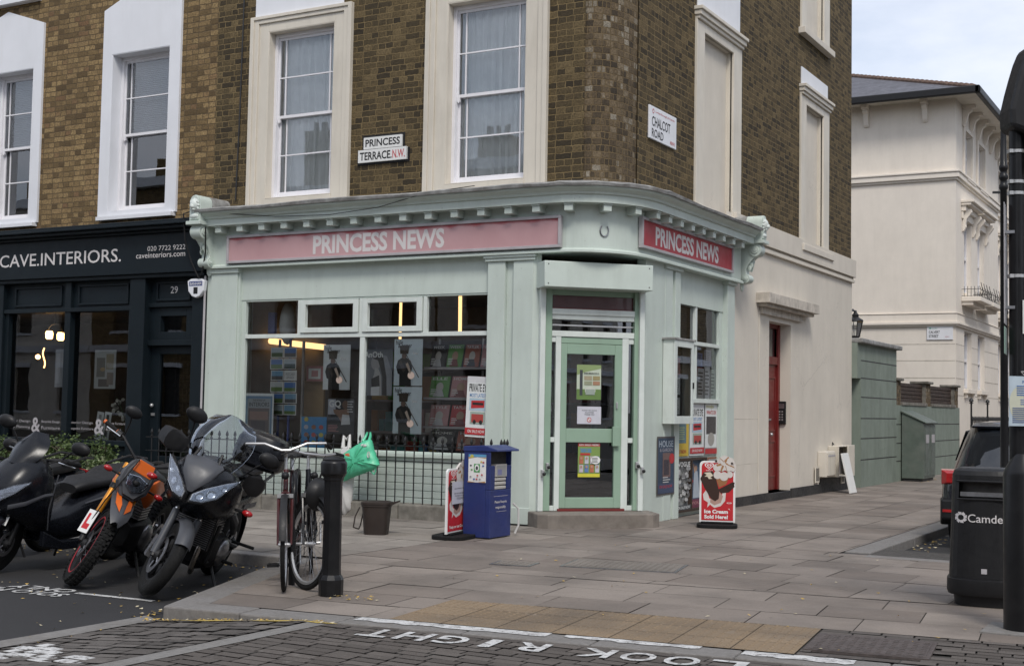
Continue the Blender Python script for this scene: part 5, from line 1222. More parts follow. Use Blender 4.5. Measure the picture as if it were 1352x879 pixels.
sheet('poster', 'GQ magazine poster of a figure in a white top left of the mullion', 'poster', FL, rect(onL, 432.5, 526, 468, 573, GI), GI, 'c:.06,.06,.065', [('r', .02, .55, .3, .98, 'c:.45,.46,.5'), ('t', 'GQ', .05, .72, .5, .95, 'paper', .03), ('e', .66, .83, .11, .12, 'c:.2,.13,.1'), ('p', [(.45, .68), (.8, .72), (.84, .3), (.56, .28), (.4, .5), (.24, .6), (.22, .7)], 'c:.3,.2,.15'), ('p', [(.56, .56), (.82, .54), (.86, .28), (.52, .26)], 'c:.6,.6,.6'), ('l', 5, .74, .6, .98, .95, 'c:.5,.5,.5'), ('l', 5, .04, .06, .5, .26, PNK)], GP)
PE = [('r', 0, .9, 1, 1, 'c:.6,.6,.61'), ('t', 'PRIVATE EYE', .1, .75, .92, .88, K, .02), ('t', 'MOST LATEST', .14, .66, .86, .72, 'c:.1,.25,.5'), ('r', .14, .44, .86, .64, 'c:.4,.52,.6'), ('p', [(.22, .47), (.8, .49), (.8, .61), (.22, .6)], RD), ('r', .28, .53, .75, .57, K), ('r', .2, .22, .84, .42, 'c:.33,.4,.34'), ('p', [(.26, .24), (.78, .25), (.78, .38), (.26, .38)], 'c:.4,.06,.05'), ('e', .4, .25, .07, .035, K), ('e', .68, .25, .07, .035, K), ('r', 0, .04, 1, .15, RD), ('t', 'ON SALE NOW', .12, .07, .86, .12, 'paper')]
sheet('poster', 'PRIVATE EYE poster with red buses taped at an angle across the right window edge', 'poster', FL, rect(onL, 615.5, 497, 645.5, 577, -.03), -.035, LG, PE, GP, tilt=R(-2.2))
PLT = sheet('blue_board', 'bright blue children\'s board with cartoon shapes low in the window', 'board', FL, rect(onL, 398, 550, 431, 592.5, GI-.03), GI-.03, 'c:.05,.27,.55', [('e', .2+.3*(k % 3), .2+.24*(k//3), .09, .07, ['c:.5,.1,.08', 'c:.6,.5,.1', 'c:.5,.5,.52', 'c:.3,.12,.06'][k % 4]) for k in range(10)])
mb = MB(); a0, a1, b0, b1 = rect(onL, 399, 503, 426.5, 585, -.7); mb.box(FL, a0, a1, .12, b1, -.74, -.7, 'tan_board'); tag(mb.build('display_board'), 'tan wooden board standing inside the window behind the postcard rack', 'board')
sheet('gift_bag', 'pink patterned packet hanging above the tan board in the window', 'packet', FL, rect(onL, 402, 483, 424, 503, -.55), -.6, 'c:.42,.18,.18', [('r', .12, .15, .85, .85, LG), ('r', .3, .3, .7, .7, PNK)])
# blue-legged postcard rack with two columns of six cards
o = thing('postcard_rack', 'blue rack of small landscape postcards in two columns behind the left window', 'postcard rack', tuple(FL @ Vector((-11.6, .82, -.3))))
mb = MB()
for x in (367, 381): a = onL(x, 520, -.3)[0]; mb.box(FL, a-.012, a+.012, .12, 2.3, -.33, -.3, 'c:.03,.06,.3')
mb.build('stand', o)
for j in range(6):
    for i in range(2):
        y0 = 458.5+j*15.1; B = rect(onL, 357.3+i*17.3, y0, 374+i*17.3, y0+13.8, -.26); sk = random.choice(['c:.45,.52,.56', 'c:.2,.36,.52', 'c:.5,.52,.52', 'c:.1,.2,.45']); gd = random.choice(['c:.08,.13,.05', 'c:.14,.22,.07', 'c:.12,.12,.12', 'c:.05,.08,.06'])
        sheet('postcard', None, None, FL, B, -.27+.012*(j % 2), WH, [('r', .06, .3, .94, .93, sk), ('r', .06, .08, .94, .36+.2*random.random(), gd)] if not (j == 2 and i == 1) else [('t', 'POSTCARDS', .15, .5, .85, .75, GRY), ('t', '20P EACH', .2, .2, .8, .42, GRY)], par=o)
# shelves of magazines behind the right half of the window
SH = thing('magazine_shelving', 'white slotted shelving full of magazines behind the right half of the window', 'shelving', tuple(FL @ Vector((-8.9, .1, -.5))))
mb = MB(); Zs = [onL(605, y, -.4)[1] for y in (485, 525, 563)]
sa0, sa1 = onL(561, 520, -.3)[0], -8.06
for z in Zs: 
    s = MB(); s.box(FL, sa0, sa1, z-.03, z, -.62, -.26, 'sign_grey'); s.build('shelf', SH, bev=.004)
for x in (sa0, (sa0+sa1)/2, sa1): mb.box(FL, x-.015, x+.015, .12, 2.3, -.66, -.63, 'alu')
mb.box(FL, sa0, sa1, .12, 2.3, -.69, -.67, 'dark_room2')
mb.build('upright', SH)
a = onL(399, 500, -.35)[0]; mb = MB(); mb.box(FL, a-.015, a+.015, .12, 2.28, -.38, -.35, 'alu'); mb.build('upright', SH)
mg = [('red and white', RD), ('black-covered', K), ('pale', LG), ('green', GRN), ('rust-red', 'c:.33,.09,.05'), ('blue', BLU), ('pink', PNK), ('grey', GRY)]
rm = random.Random(5)
for r_, (zb, n, hh) in enumerate(((Zs[0], 5, .3), (Zs[1], 4, .28), (Zs[2], 4, .28), (.84, 3, .26))):
    for k in range(n):
        w = (sa1-sa0-.06)/n; x0 = sa0+.03+k*w; nm, col = mg[(r_*3+k*2+rm.randint(0, 1)) % 8]
        M = FL @ Matrix.Translation((x0, zb+.003, -.34)) @ Matrix.Rotation(R(-14), 4, 'X')
        sheet('magazine', '%s magazine, %s from the left on the %s shelf of the window' % (nm, ['first', 'second', 'third', 'fourth', 'fifth'][k], ['top', 'second', 'third', 'bottom'][r_]), 'magazine', M, (.01, w-.02, 0, hh), 0, col, [('t', rm.choice(['STYLE', 'HOME', 'ELLE', 'TATLER', 'PALM', 'WEEK']), .08, .82, .85, .95, WH if col != LG else RD, .015), ('e', .5, .48, .2, .22, SKN if k % 2 else 'c:.5,.48,.44'), ('p', [(.2, .02), (.8, .02), (.66, .34), (.34, .34)], ['c:.5,.5,.5', 'c:.2,.05,.05', DK][k % 3]), ('l', 4, .06, .08, .4, .4, WH)], 'magazines in the shop window', th=.008)
# fluorescent tubes and a strip light inside
def tubelight(label, p, q, r=.02):
    mb = MB(); mb.tube([p, q], r, 'tube_warm', 8); tag(mb.build('strip_light'), label, 'light', 'strip lights inside the newsagent')
pc = lambda x, y, c: tuple(FL @ Vector((*onL(x, y, c), c)))
tubelight('warm strip light running into the shop above the postcard rack', pc(357, 450, -1.0), pc(430, 458.5, -2.3), .045)
d1 = onL(608, 405, -1.3); tubelight('upright warm strip light glimpsed in the top right window light', (d1[0], YL+1.3, d1[1]-.35), (d1[0]-.01, YL+1.3, d1[1]+.35), .025)
d1 = onL(529, 412, -1.5); tubelight('upright warm strip light glimpsed in the second vent light', (d1[0], YL+1.5, d1[1]-.4), (d1[0], YL+1.5, d1[1]+.4), .02)
mb = MB(); a0, a1, b0, b1 = rect(onL, 354, 405, 386, 440, -.45); mb.sph(tuple(FL @ Vector(((a0+a1)/2+.1, (b0+b1)/2-.05, -.5))), ((a1-a0)*.28, .12, .3), 'bag_white'); mb.box(FL, a0, a0+.12, b0, b0+.3, -.5, -.45, 'c:.12,.13,.3'); tag(mb.build('wrapped_bundle', sharp=60), 'pale wrapped bundle behind the top left window light', 'bundle')
rk = random.Random(21); st_ = thing('stock_shelving', 'dim shelving of packets along the back wall of the newsagent', 'shelving', (-10.3, 17.6, .1))
for z in (.5, 1.0, 1.5, 2.0): mb = MB(); mb.wbox(-12.5, -8.2, 17.35, 17.9, z-.03, z, 'sign_grey'); mb.build('shelf', st_)
for z in (.5, 1.0, 1.5, 2.0):
    x = -12.4
    while x < -8.4:
        w = rk.uniform(.12, .34); mb = MB(); mb.wbox(x, x+w-.03, 17.42, 17.7, z+.002, z+rk.uniform(.18, .4), rk.choice([RD, BLU, GRN, YL_, LG, PNK, GRY, 'c:.4,.2,.05', 'c:.1,.35,.4'])); x += w
        tag(mb.build('packet', bev=.008), 'small coloured packet on the dim shelves at the back of the newsagent', 'packet', 'packets on the back shelves')
# ---------------- right-hand front: posters, notice case, papers
RC = -.085
sheet('poster', 'tall HOUSE & GARDEN poster on the outer pilaster beside the notice case', 'poster', FR, rect(onR, 868, 576, 891, 653, .03), .022, 'c:.1,.09,.085', [('r', .05, .03, .95, .97, 'c:.035,.06,.1'), ('t', 'HOUSE', .1, .82, .9, .93, 'c:.4,.45,.5'), ('t', '& GARDEN', .14, .74, .86, .8, 'c:.35,.33,.36'), ('r', .3, .3, .75, .72, 'c:.16,.1,.09'), ('r', .36, .34, .66, .6, 'c:.05,.04,.05'), ('e', .82, .62, .15, .09, RD), ('r', .05, .03, .95, .2, 'c:.05,.07,.13'), ('t', 'ON SALE NOW', .12, .12, .85, .17, RD), ('l', 3, .3, .2, .75, .32, 'c:.5,.5,.5')], GP)
sheet('poster', 'yellow edged poster partly hidden behind the notice case', 'poster', FR, rect(onR, 892, 531, 909, 602, RC), RC, YL_, [('r', .08, .24, .8, .95, 'c:.12,.2,.22'), ('r', .08, .6, .8, .95, 'c:.18,.3,.42'), ('l', 6, .14, .3, .7, .55, 'c:.35,.4,.2'), ('t', 'OUT NOW', .1, .05, .8, .12, RD)], GP)
sheet('poster', 'PRIVATE EYE poster with red buses in the side street panel below the window', 'poster', FR, rect(onR, 910.5, 531.5, 929, 601, RC), RC, LG, PE, GP)
sheet('poster', 'mojo poster with red heading, rightmost below the side window', 'poster', FR, rect(onR, 930, 532, 946.5, 600, RC), RC, GRY, [('r', .04, .14, .96, .98, LG), ('t', 'mojo', .1, .88, .7, .97, 'c:.5,.45,.15', .02), ('t', 'WHATS ON', .12, .78, .88, .86, RD, .02), ('r', .12, .4, .88, .74, 'c:.07,.06,.06'), ('e', .5, .3, .26, .13, 'c:.35,.33,.3'), ('r', .04, .02, .96, .12, RD)], GP)
o = thing('poster_board', 'low framed double panel of posters at pavement level by the ice cream sign', 'frame', tuple(FR @ Vector((16.9, .1, 0))))
B = rect(onR, 893, 604.5, 933.5, 679, -.03); a0, a1, b0, b1 = B; b0 = .06; am = (a0+a1)/2
mb = MB()
for q in ((a0, a1, b0, b0+.03), (a0, a1, b1-.03, b1), (a0, a0+.03, b0+.03, b1-.03), (a1-.03, a1, b0+.03, b1-.03), (am-.015, am+.015, b0+.03, b1-.03)): mb.box(FR, *q, -.098, -.03, 'wood_brown')
mb.build('frame', o)
random.seed(3)
sheet('left_poster', None, None, FR, (a0+.03, am-.015, b0+.03, b1-.03), -.09, 'c:.3,.31,.3', [('e', random.random()*.9+.05, random.random()*.8+.15, .07+.05*random.random(), .03+.02*random.random(), random.choice(['c:.5,.5,.49', 'c:.12,.12,.12', 'c:.4,.4,.4', 'c:.2,.2,.2'])) for _ in range(70)]+[('t', 'VOGUE', .08, .88, .92, .98, WH), ('r', 0, 0, 1, .1, DK), ('t', 'ON SALE NOW', .08, .02, .92, .08, LG)], par=o)['label'] = 'black and white poster reading ON SALE NOW'
sheet('right_poster', None, None, FR, (am+.015, a1-.03, b0+.03, b1-.03), -.09, 'c:.06,.1,.16', [('e', .5, .82, .1, .06, SKN), ('p', [(.38, .76), (.62, .76), (.8, .2), (.3, .2)], 'c:.4,.45,.5'), ('p', [(.3, .9), (.36, .92), (.45, .74), (.38, .72)], SKN), ('e', .18, .56, .13, .05, RD), ('r', 0, 0, 1, .18, 'c:.16,.04,.07'), ('t', 'YOU', .2, .07, .8, .13, PNK)], par=o)['label'] = 'blue poster of a figure in a pale dress'
sheet('poster', 'small rust-edged notice half hidden behind the ice cream sign', 'poster', FR, rect(onR, 934, 603, 947, 628, RC), RC, 'c:.25,.1,.05', [('r', .08, .1, .92, .9, GRY)], GP)
o = thing('notice_case', 'pale green glazed notice case projecting from the side street pilaster', 'notice case', tuple(FR @ Vector((15.9, 1.3, .1))))
B = (15.66, 16.32, 1.24, 2.32); a0, a1, b0, b1 = B
mb = MB()
for q in ((a0, a1, b0, b0+.06, .021, .16), (a0, a1, b1-.05, b1, .021, .16), (a0, a0+.03, b0+.06, b1-.05, .021, .16), (a1-.03, a1, b0+.06, b1-.05, .021, .16), (a0+.03, a1-.03, b0+.06, b1-.05, .021, .03)): mb.box(FR, *q, 'white_green')
mb.box(FR, a0+.03, a1-.03, b0+.06, b1-.05, .03, .0335, 'dark_room2'); mb.box(FR, a0-.03, a1+.04, b1, b1+.025, .0, .2, 'lead'); mb.build('case', o, bev=.006)
mb = MB()
for q in ((a0+.0, a0+.09, b0, b1), (a1-.07, a1, b0, b1), (a0+.09, a1-.07, b0, b0+.1), (a0+.09, a1-.07, b1-.09, b1)): mb.box(FR, *q, .161, .185, 'white_green')
d = mb.build('door', o, bev=.004); mb = MB(); mb.flat(FR, [(a0+.09, b0+.1), (a1-.07, b0+.1), (a1-.07, b1-.09), (a0+.09, b1-.09)], .172, 'glass_shop'); mb.build('pane', d); mb = MB(); mb.box(FR, a1-.045, a1-.02, 1.7, 1.78, .185, .2, 'black_iron'); mb.build('latch', d)
cols = ['c:.5,.32,.2', WH, 'c:.5,.5,.3', LG, 'c:.3,.42,.5', PNK]; pn = ['buff', 'white', 'cream', 'grey', 'pale blue', 'pink']
for k in range(6):
    i, j = k % 2, k//2; sheet('notice', '%s notice in the glazed notice case, %s, row %s from the bottom' % (pn[k], 'left column' if i == 0 else 'right column', ['one', 'two', 'three'][j]), 'notice', FR, (a0+.1+i*.24, a0+.3+i*.24, b0+.12+j*.26, b0+.34+j*.26), .0345, cols[k], [('l', 6, .1, .1, .9, .9, GRY)], 'small notices in the notice case')
for k, (x0, y0, x1, y1, col, nm) in enumerate(((905, 458, 912, 478, 'c:.15,.4,.42', 'turquoise packet high'), (919.5, 466, 926, 484, 'c:.1,.15,.35', 'dark blue packet high'), (919.5, 486, 928, 526, 'c:.6,.6,.62', 'white sheet low'), (919, 485, 927, 497, 'c:.4,.08,.07', 'red sheet'), (929, 484, 936, 527, 'c:.65,.65,.66', 'tall white sheet'), (937, 488, 943, 527, 'c:.4,.45,.42', 'grey-green sheet low'), (904, 498, 914, 527, LG, 'pale sheet low'), (929, 462, 938, 483, 'c:.42,.4,.46', 'lilac packet high'), (913, 460, 918, 482, 'c:.2,.42,.38', 'green packet high'))):
    sheet('notice', '%s in the side street window, %s' % (nm, 'left pane' if x1 < 919 else 'right pane'), 'notice', FR, rect(onR, x0, y0, x1, y1, -.125), -.112-.0012*k, col, [('l', 7, .12, .1, .88, .9, DK if k != 3 else WH)], 'sheets taped inside the side window')
mb = MB(); room(mb, FR, 16.25, 17.9, .1, 2.84, -.16, -.36, 'dark_room2'); mb.build('display_lining', HOUSE)
# ---------------- on the door
sheet('poster', 'green and white poster with a dark bottle on the glazed door, upper pane', 'poster', FC, rect(onC, 761.5, 481.5, 793.5, 527.5, -.05), -.0535, 'c:.5,.56,.45', [('r', 0, 0, 1, .3, 'c:.13,.22,.06'), ('p', [(0, .7), (0, 1), (1, 1), (1, .9), (.4, .8)], 'c:.25,.33,.14'), ('r', .12, .12, .24, .85, DK), ('r', .3, .56, .62, .68, 'c:.35,.3,.2'), ('r', .66, .56, .95, .68, 'c:.3,.25,.12'), ('r', .3, .42, .62, .53, 'c:.28,.3,.2'), ('r', .66, .42, .95, .53, 'c:.36,.2,.12'), ('e', .55, .26, .22, .12, 'c:.55,.57,.5'), ('r', .36, .14, .74, .3, 'c:.3,.35,.3'), ('t', 'MEMBERS', .3, .73, .9, .78, DK)], GP)
sheet('notice', 'white no-smoking notice below the green poster on the glazed door', 'notice', FC, rect(onC, 762, 536.5, 793.5, 559.5, -.05), -.0535, 'c:.55,.55,.6', [('t', 'PLEASE NO DOGS', .2, .74, .82, .82, DK), ('t', 'ALLOWED', .32, .62, .7, .7, DK), ('t', 'THANK YOU', .3, .5, .72, .58, DK), ('e', .5, .24, .09, .14, RD), ('e', .5, .24, .065, .1, 'paper'), ('p', [(.44, .32), (.46, .34), (.56, .16), (.54, .14)], RD)])
sheet('poster', 'bright comic-style poster headed ON SALE HERE! on the lower door pane', 'poster', FC, rect(onC, 763, 584.5, 792, 629.5, -.05), -.0535, 'c:.2,.3,.08', [('r', 0, .9, 1, 1, RD), ('t', 'ON SALE HERE!', .04, .92, .96, .98, WH, .02), ('r', 0, 0, 1, .1, 'c:.6,.55,.05'), ('t', 'TRADING CARDS', .1, .72, .6, .84, 'c:.1,.25,.55', .03), ('r', .1, .64, .55, .7, RD)]+[('r', .06+.24*i, .14+.25*j, .24+.24*i, .36+.25*j, ['c:.5,.45,.5', 'c:.12,.2,.4', 'c:.45,.15,.08', 'c:.5,.5,.55'][(i+2*j) % 4]) for i in range(4) for j in range(2)]+[('e', .14+.24*i, .3+.25*j, .05, .04, SKN) for i in range(4) for j in range(2)]+[('e', .78, .5, .22, .12, WH), ('l', 4, .62, .42, .94, .58, DK)], GP)
# ---------------- left shop contents: lamps, pictures, orchid, brochures
o = thing('pendant_lamp', 'lit two-bulb pendant lamp hanging inside the interiors shop window', 'lamp', tuple(FL @ Vector((-15.9, 2.9, -1.8))))
c1 = onL(65, 443, -1.8); c2 = onL(80, 445, -1.8); cx_ = (c1[0]+c2[0])/2; z = (c1[1]+c2[1])/2
mb = MB(); mb.tube([tuple(FL @ Vector((cx_, 2.9, -1.8))), tuple(FL @ Vector((cx_, z+.22, -1.8)))], .008, 'black_iron', 6)
mb.tube([tuple(FL @ Vector((cx_+.2*math.cos(a*math.pi/8), z+.02+.2*math.sin(a*math.pi/8), -1.8))) for a in range(0, 9)], .008, 'black_iron', 6)
mb.build('frame', o)
for c in (c1, c2): mb = MB(); mb.lathe(Matrix.Translation(FL @ Vector((c[0], c[1]-.06, -1.8))), [(.04, 0), (.06, .02), (.065, .1), (.05, .14)], 'bulb', 12); mb.build('bulb_shade', o)
c1 = onL(50, 471, -2.6); o = thing('wall_light', 'small lit wall light deep inside the interiors shop', 'lamp', tuple(FL @ Vector((c1[0], c1[1], -2.6))))
mb = MB(); mb.sph(tuple(FL @ Vector((c1[0], c1[1], -2.6))), .045, 'bulb'); mb.build('bulb', o); mb = MB(); mb.tube([tuple(FL @ Vector((c1[0]+.16, c1[1]+.16-k*.06, -2.6+.03*math.sin(k)))) for k in range(7)], .012, 'lamp_warm', 6); mb.tube([tuple(FL @ Vector((c1[0], c1[1], -2.62))), tuple(FL @ Vector((c1[0]+.16, c1[1]+.16, -2.62)))], .01, 'black_iron', 6); mb.build('arm', o)
sheet('picture', 'pale unframed canvas beside the mullion in the interiors shop window', 'picture', FL, rect(onL, 73, 461, 84, 511, -.5), -.5, 'c:.3,.32,.35', [('r', .1, .1, .6, .9, 'c:.42,.44,.48')])
sheet('picture', 'white collage board hanging in the right pane of the interiors shop', 'picture', FL, rect(onL, 125, 462, 153, 513, -.3), -.3, 'c:.42,.44,.44', [('r', .1, .3, .5, .8, 'c:.2,.2,.19'), ('r', .55, .5, .9, .9, 'c:.3,.27,.2'), ('r', .2, .05, .7, .25, 'c:.15,.14,.14'), ('r', .6, .1, .9, .42, 'c:.25,.22,.2'), ('e', .4, .5, .12, .05, 'c:.4,.3,.18')])
for k, x0 in enumerate((125, 135)):
    M = FL @ Matrix.Translation((onL(x0, 560, -.3)[0], .83, -.3)) @ Matrix.Rotation(R(-8), 4, 'Z'); sheet('brochure', ['left of two tilted white brochures standing on the interiors shop sill', 'right of two tilted white brochures standing on the interiors shop sill'][k], 'brochure', M, (0, .14, 0, .42), 0, LG, [('r', .3, .1, .7, .9, DK if k else GRY)], 'brochures in the interiors shop')
c1 = onL(158, 545, -.6); o = thing('orchid', 'white potted orchid curving up behind the right pane of the interiors shop', 'orchid', tuple(FL @ Vector((c1[0], .9, -.6))))
mb = MB(); pts = [tuple(FL @ Vector((c1[0]+.1*math.sin(k*.5)-.0, .9+.07*k, -.6))) for k in range(9)]; mb.tube(pts, .008, 'leaf_dark', 6); mb.build('stem', o)
mb = MB(); rr = random.Random(2)
for k in range(18): mb.sph(tuple(FL @ Vector((c1[0]-.02+.14*math.cos(k*.3)*(.6+.4*rr.random()), 1.12+.018*k, -.6+rr.uniform(-.05, .05)))), (.035, .012, .03), 'c:.5,.48,.42', None, 7, 5)
mb.build('flower', o); mb = MB(); mb.lathe(Matrix.Translation(FL @ Vector((c1[0], .72, -.6))), [(.05, 0), (.08, .18)], 'sign_grey', 14); mb.build('pot', o)
# ------------------------------------------------------------------ railing and low stone plinth in front of the shop
RY = 13.85
o = thing('spiked_railing', 'black spear-topped iron railing on a low mossy stone plinth under the shop windows', 'railing', (-10.8, RY, 0))
mb = MB(); rx0, rx1 = -13.75, -7.93
x = rx0
while x < rx1-.2:
    w = min(random.uniform(.9, 1.4), rx1+.06-x); mb.wbox(x+.003, x+w-.003, RY-.09, 14.06, -.02, .185+random.uniform(-.008, .008), 'stone'); x += w
mb.build('plinth', o, bev=.02)
mb = MB(); mb.wbox(rx0, rx1, RY-.016, RY+.016, .9, .912, 'black_iron'); mb.wbox(rx0, rx1, RY-.016, RY+.016, .71, .722, 'black_iron')
mb.wbox(rx1-.016, rx1+.016, RY+.017, 14.05, .9, .912, 'black_iron'); mb.tube([(rx1, RY, .906), (rx1+.05, RY-.02, .91), (rx1+.09, RY-.03, .93)], .012, 'black_iron', 6); mb.build('rail', o)
x = rx1; k = 0
while x > rx0:
    b = MB(); spear(b, x, RY, .18, 1.03, .0085, h=.12); b.build('bar', o); x -= .1395
for y in (RY+.075, RY+.15): b = MB(); spear(b, rx1, y, .18, 1.03, .0085, h=.12); b.build('bar', o)
mb = MB(); mb.tube([(-8.9, RY-.005, .9), (-8.93, RY-.1, .5), (-8.96, RY-.18, .1)], .012, 'black_iron', 6) if False else None
# planting in front of the navy shop
def leaves(mb, cx, cy, cz, rx, ry, rz, n, m, s, rng):
    for i in range(n):
        d = Vector((rng.gauss(0, 1), rng.gauss(0, 1), rng.gauss(0, 1))).normalized()*(rng.random()**.4)
        p = Vector((cx+d.x*rx, cy+d.y*ry, cz+d.z*rz)); a = Vector((rng.gauss(0, 1), rng.gauss(0, 1), rng.gauss(0, .6))).normalized(); b = a.orthogonal().normalized(); q = s*rng.uniform(.6, 1.3)
        b = (b*math.cos(i)+a.cross(b)*math.sin(i)); mb.add([p, p+a*q*.5+b*q*.3, p+a*q, p+a*q*.5-b*q*.3], [(0, 1, 2, 3)], m if hasattr(m, 'lower') else rng.choice(m))
rg = random.Random(8)
mb = MB(); mb.wbox(-18.4, -14.5, 13.35, 13.9, 0, .35, 'stone'); tag(mb.build('planter', bev=.015), 'long low stone planter under the navy shop windows', 'planter')
for k, (px, w, h, mm, lab) in enumerate(((20, .45, .5, 'd', 'dark green bushy shrub leftmost in the planter, behind the scooter'), (52, .38, .52, 'd', 'dark rounded shrub behind the scooter windscreen'), (92, .42, .56, 'd', 'dark upright conifer-like shrub in the middle of the planter'), (128, .42, .58, 'd', 'dark upright conifer-like shrub behind the orange handlebar'), (75, .8, .42, 'p', 'variegated pale ivy spilling over the middle of the planter'), (140, .7, .42, 'p', 'variegated pale ivy spilling over the right end of the planter'))):
    X = onz(px, 600, .7); t = 13.6/ray(px, 600).y; x = ray(px, 600).x*t
    o = thing('shrub' if mm == 'd' else 'ivy', lab, 'shrub' if mm == 'd' else 'ivy', (x, 13.6, .34), group='planting under the navy shop windows')
    f = MB(); z0 = .34
    if mm == 'd':
        for q in range(9): leaves(f, x+rg.uniform(-w, w)*.6, 13.6+rg.uniform(-.15, .15), z0+rg.uniform(.1, h*.8), .16, .15, .16, 130, ['leaf_dark', 'leaf_dark', 'leaf_mid'], .05, rg)
    else:
        for q in range(12): leaves(f, x+rg.uniform(-w, w)*.8, 13.42+rg.uniform(-.15, .12), z0+rg.uniform(-.2, h*.55), .18, .12, .13, 90, ['leaf_pale', 'leaf_mid', 'leaf_mid', 'leaf_dark'], .06, rg)
    f.build('foliage', o); f = MB()
    for q in range(5): f.tube([(x+rg.uniform(-.1, .1), 13.6, .3), (x+rg.uniform(-w, w)*.5, 13.55, z0+h*.4), (x+rg.uniform(-w, w)*.7, 13.5, z0+h*.7)], .008, 'stem', 5)
    f.build('stem', o)
# ------------------------------------------------------------------ street furniture
def zat(y, x, P):
    d = ray(x, y); return EYE+d.z*math.hypot(P[0], P[1])/math.hypot(d.x, d.y)
# bollard
X, Y = onz(430, 787); 
o = thing('bollard', 'round black cast iron bollard with a flat cap standing by the bicycles', 'bollard', (X, Y, 0)); M = Matrix.Translation((X, Y+.06, 0))
mb = MB(); mb.lathe(M, [(.09, -.02), (.092, .12), (.084, .14), (.072, .155), (.07, .2), (.066, .8), (.068, .84), (.075, .85), (.075, .865), (.09, .885)], 'black_gloss', 10, smooth=False); mb.build('shaft', o, bev=.004)
mb = MB(); mb.lathe(M, [(.08, .88), (.096, .895), (.098, .97), (.092, .985), (.085, .99), (.085, 1.0), (.06, 1.02), (.001, 1.03)], 'black_gloss', 24); mb.build('cap', o)
# litter bin
CX, CY = onz(1303, 803); d = Vector((CX, CY, 0)).normalized(); CX += d.x*.27; CY += d.y*.27
yaw = math.atan2(-CX, CY)-R(4)
o = thing('litter_bin', 'round-shouldered black council litter bin with a slot opening beside the thick pole', 'bin', (CX, CY, 0), (0, 0, yaw))
def sup(w, dpt, z, n=40, e=3.2):
    out = []
    for k in range(n):
        a = 2*math.pi*(k+.5)/n; c, s = math.cos(a), math.sin(a); q = (abs(c)**e+abs(s)**e)**(-1/e); out.append((w*q*c, dpt*q*s, z))
    return out
S0, S1 = .86, 1.0
mb = MB(); mb.loft([sup(.225, .225, 0), sup(.235, .235, .09)], 'black_plastic'); mb.loft([sup(.272, .272, .09), sup(.282, .282, .12), sup(.28, .28, .215), sup(.266, .266, .225)], 'black_plastic'); mb.build('base', o, local=True)
secs = [sup(.266, .266, .226), sup(.25, .25, .7), sup(.247, .247, S0), sup(.242, .242, S1), sup(.24, .24, 1.05), sup(.228, .228, 1.085), sup(.19, .19, 1.105), sup(.1, .1, 1.11)]
mb = MB(); n = 40
for i in range(len(secs)-1):
    for k in range(n):
        a = (k+1)/n*360
        if i == 2 and (225 < a < 316 or 45 < a < 136): continue
        l = (k+1) % n; mb.add([secs[i][k], secs[i][l], secs[i+1][l], secs[i+1][k]], [(0, 1, 2, 3)], 'black_plastic', smooth=True)
mb.add(secs[-1], [tuple(range(n))], 'black_plastic'); mb.build('body', o, local=True, sharp=35)
mb = MB(); mb.loft([sup(.21, .21, .3), sup(.2, .2, 1.04)], 'dark_room', caps=True)
for s in (-1, 1): mb.box(I4, -.18, .18, S0-.005, S0+.02, 0, 0, 'black_iron') if False else None
mb.build('liner', o, local=True)
mb = MB(); 
for s in (S0-.008, S1-.004):
    mb.tube([(x, -(.246 if s < .9 else .243)-.003, s+.006) for x in (-.19, -.1, 0, .1, .19)], .009, 'black_plastic', 6)
mb.box(I4, -.17, .17, -.215, -.21, S0+.02, S0+.055, 'steel'); mb.build('slot_rim', o, local=True)
M = frame((0, -.256, 0), (1, 0, 0), (0, .02, 1)); mb = MB()
for k in range(8):
    a = k*math.pi/4+.2; Mk = M @ Matrix.Translation((-.165+.033*math.cos(a), .71+.033*math.sin(a), .0)) @ Matrix.Rotation(a, 4, 'Z'); mb.poly(Mk, [(-.012, -.012), (.008, -.012), (.014, .012), (-.012, .012)], 0, .002, 'letter_white')
mb.text(M, 'Camden', -.115, .17, .675, .74, .001, 'letter_white', off=.004); mb.box(M, -.02, .02, .27, .31, 0, .002, 'sign_grey')
for i_, p in enumerate(mb.v): hw = .2665-.034*(p[2]-.226); mb.v[i_] = (p[0], -(hw**3.2-min(abs(p[0]), hw*.98)**3.2)**(1/3.2)-.003+.3*(p[1]+.256-.02*p[2]), p[2])
mb.build('emblem', o, local=True)
o.scale = (1, 1, .92)
# thick pole with notices and signs
PX, PY = onz(1352, 836); d = Vector((PX, PY, 0)).normalized(); PX += d.x*.1; PY += d.y*.1
PXY = (PX-.05, PY)
o = thing('signal_pole', 'thick black signal pole with a wide base at the right edge of the photo', 'pole', (PX, PY, 0))
M = Matrix.Translation((PX, PY, 0))
mb = MB(); mb.wbox(PX-.24, PX+.24, PY-.24, PY+.24, -.01, .012, 'concrete'); mb.build('footing', o, bev=.006)
mb = MB(); mb.lathe(M, [(.128, .0), (.128, 1.02), (.122, 1.05), (.062, 1.16)], 'black_gloss', 24); mb.build('base_box', o)
SXY = (PX-.035, PY)
Ms = Matrix.Translation((SXY[0], SXY[1], 0)); mb = MB(); mb.lathe(Ms, [(.052, 1.1), (.05, 3.35)], 'black_gloss', 20); mb.build('shaft', o)
zT, zB = zat(72, 1340, SXY), zat(172, 1340, SXY)
mb = MB()   # signal housing seen from the side
MP = frame((SXY[0], SXY[1], 0), tuple(RT), (0, 0, 1))
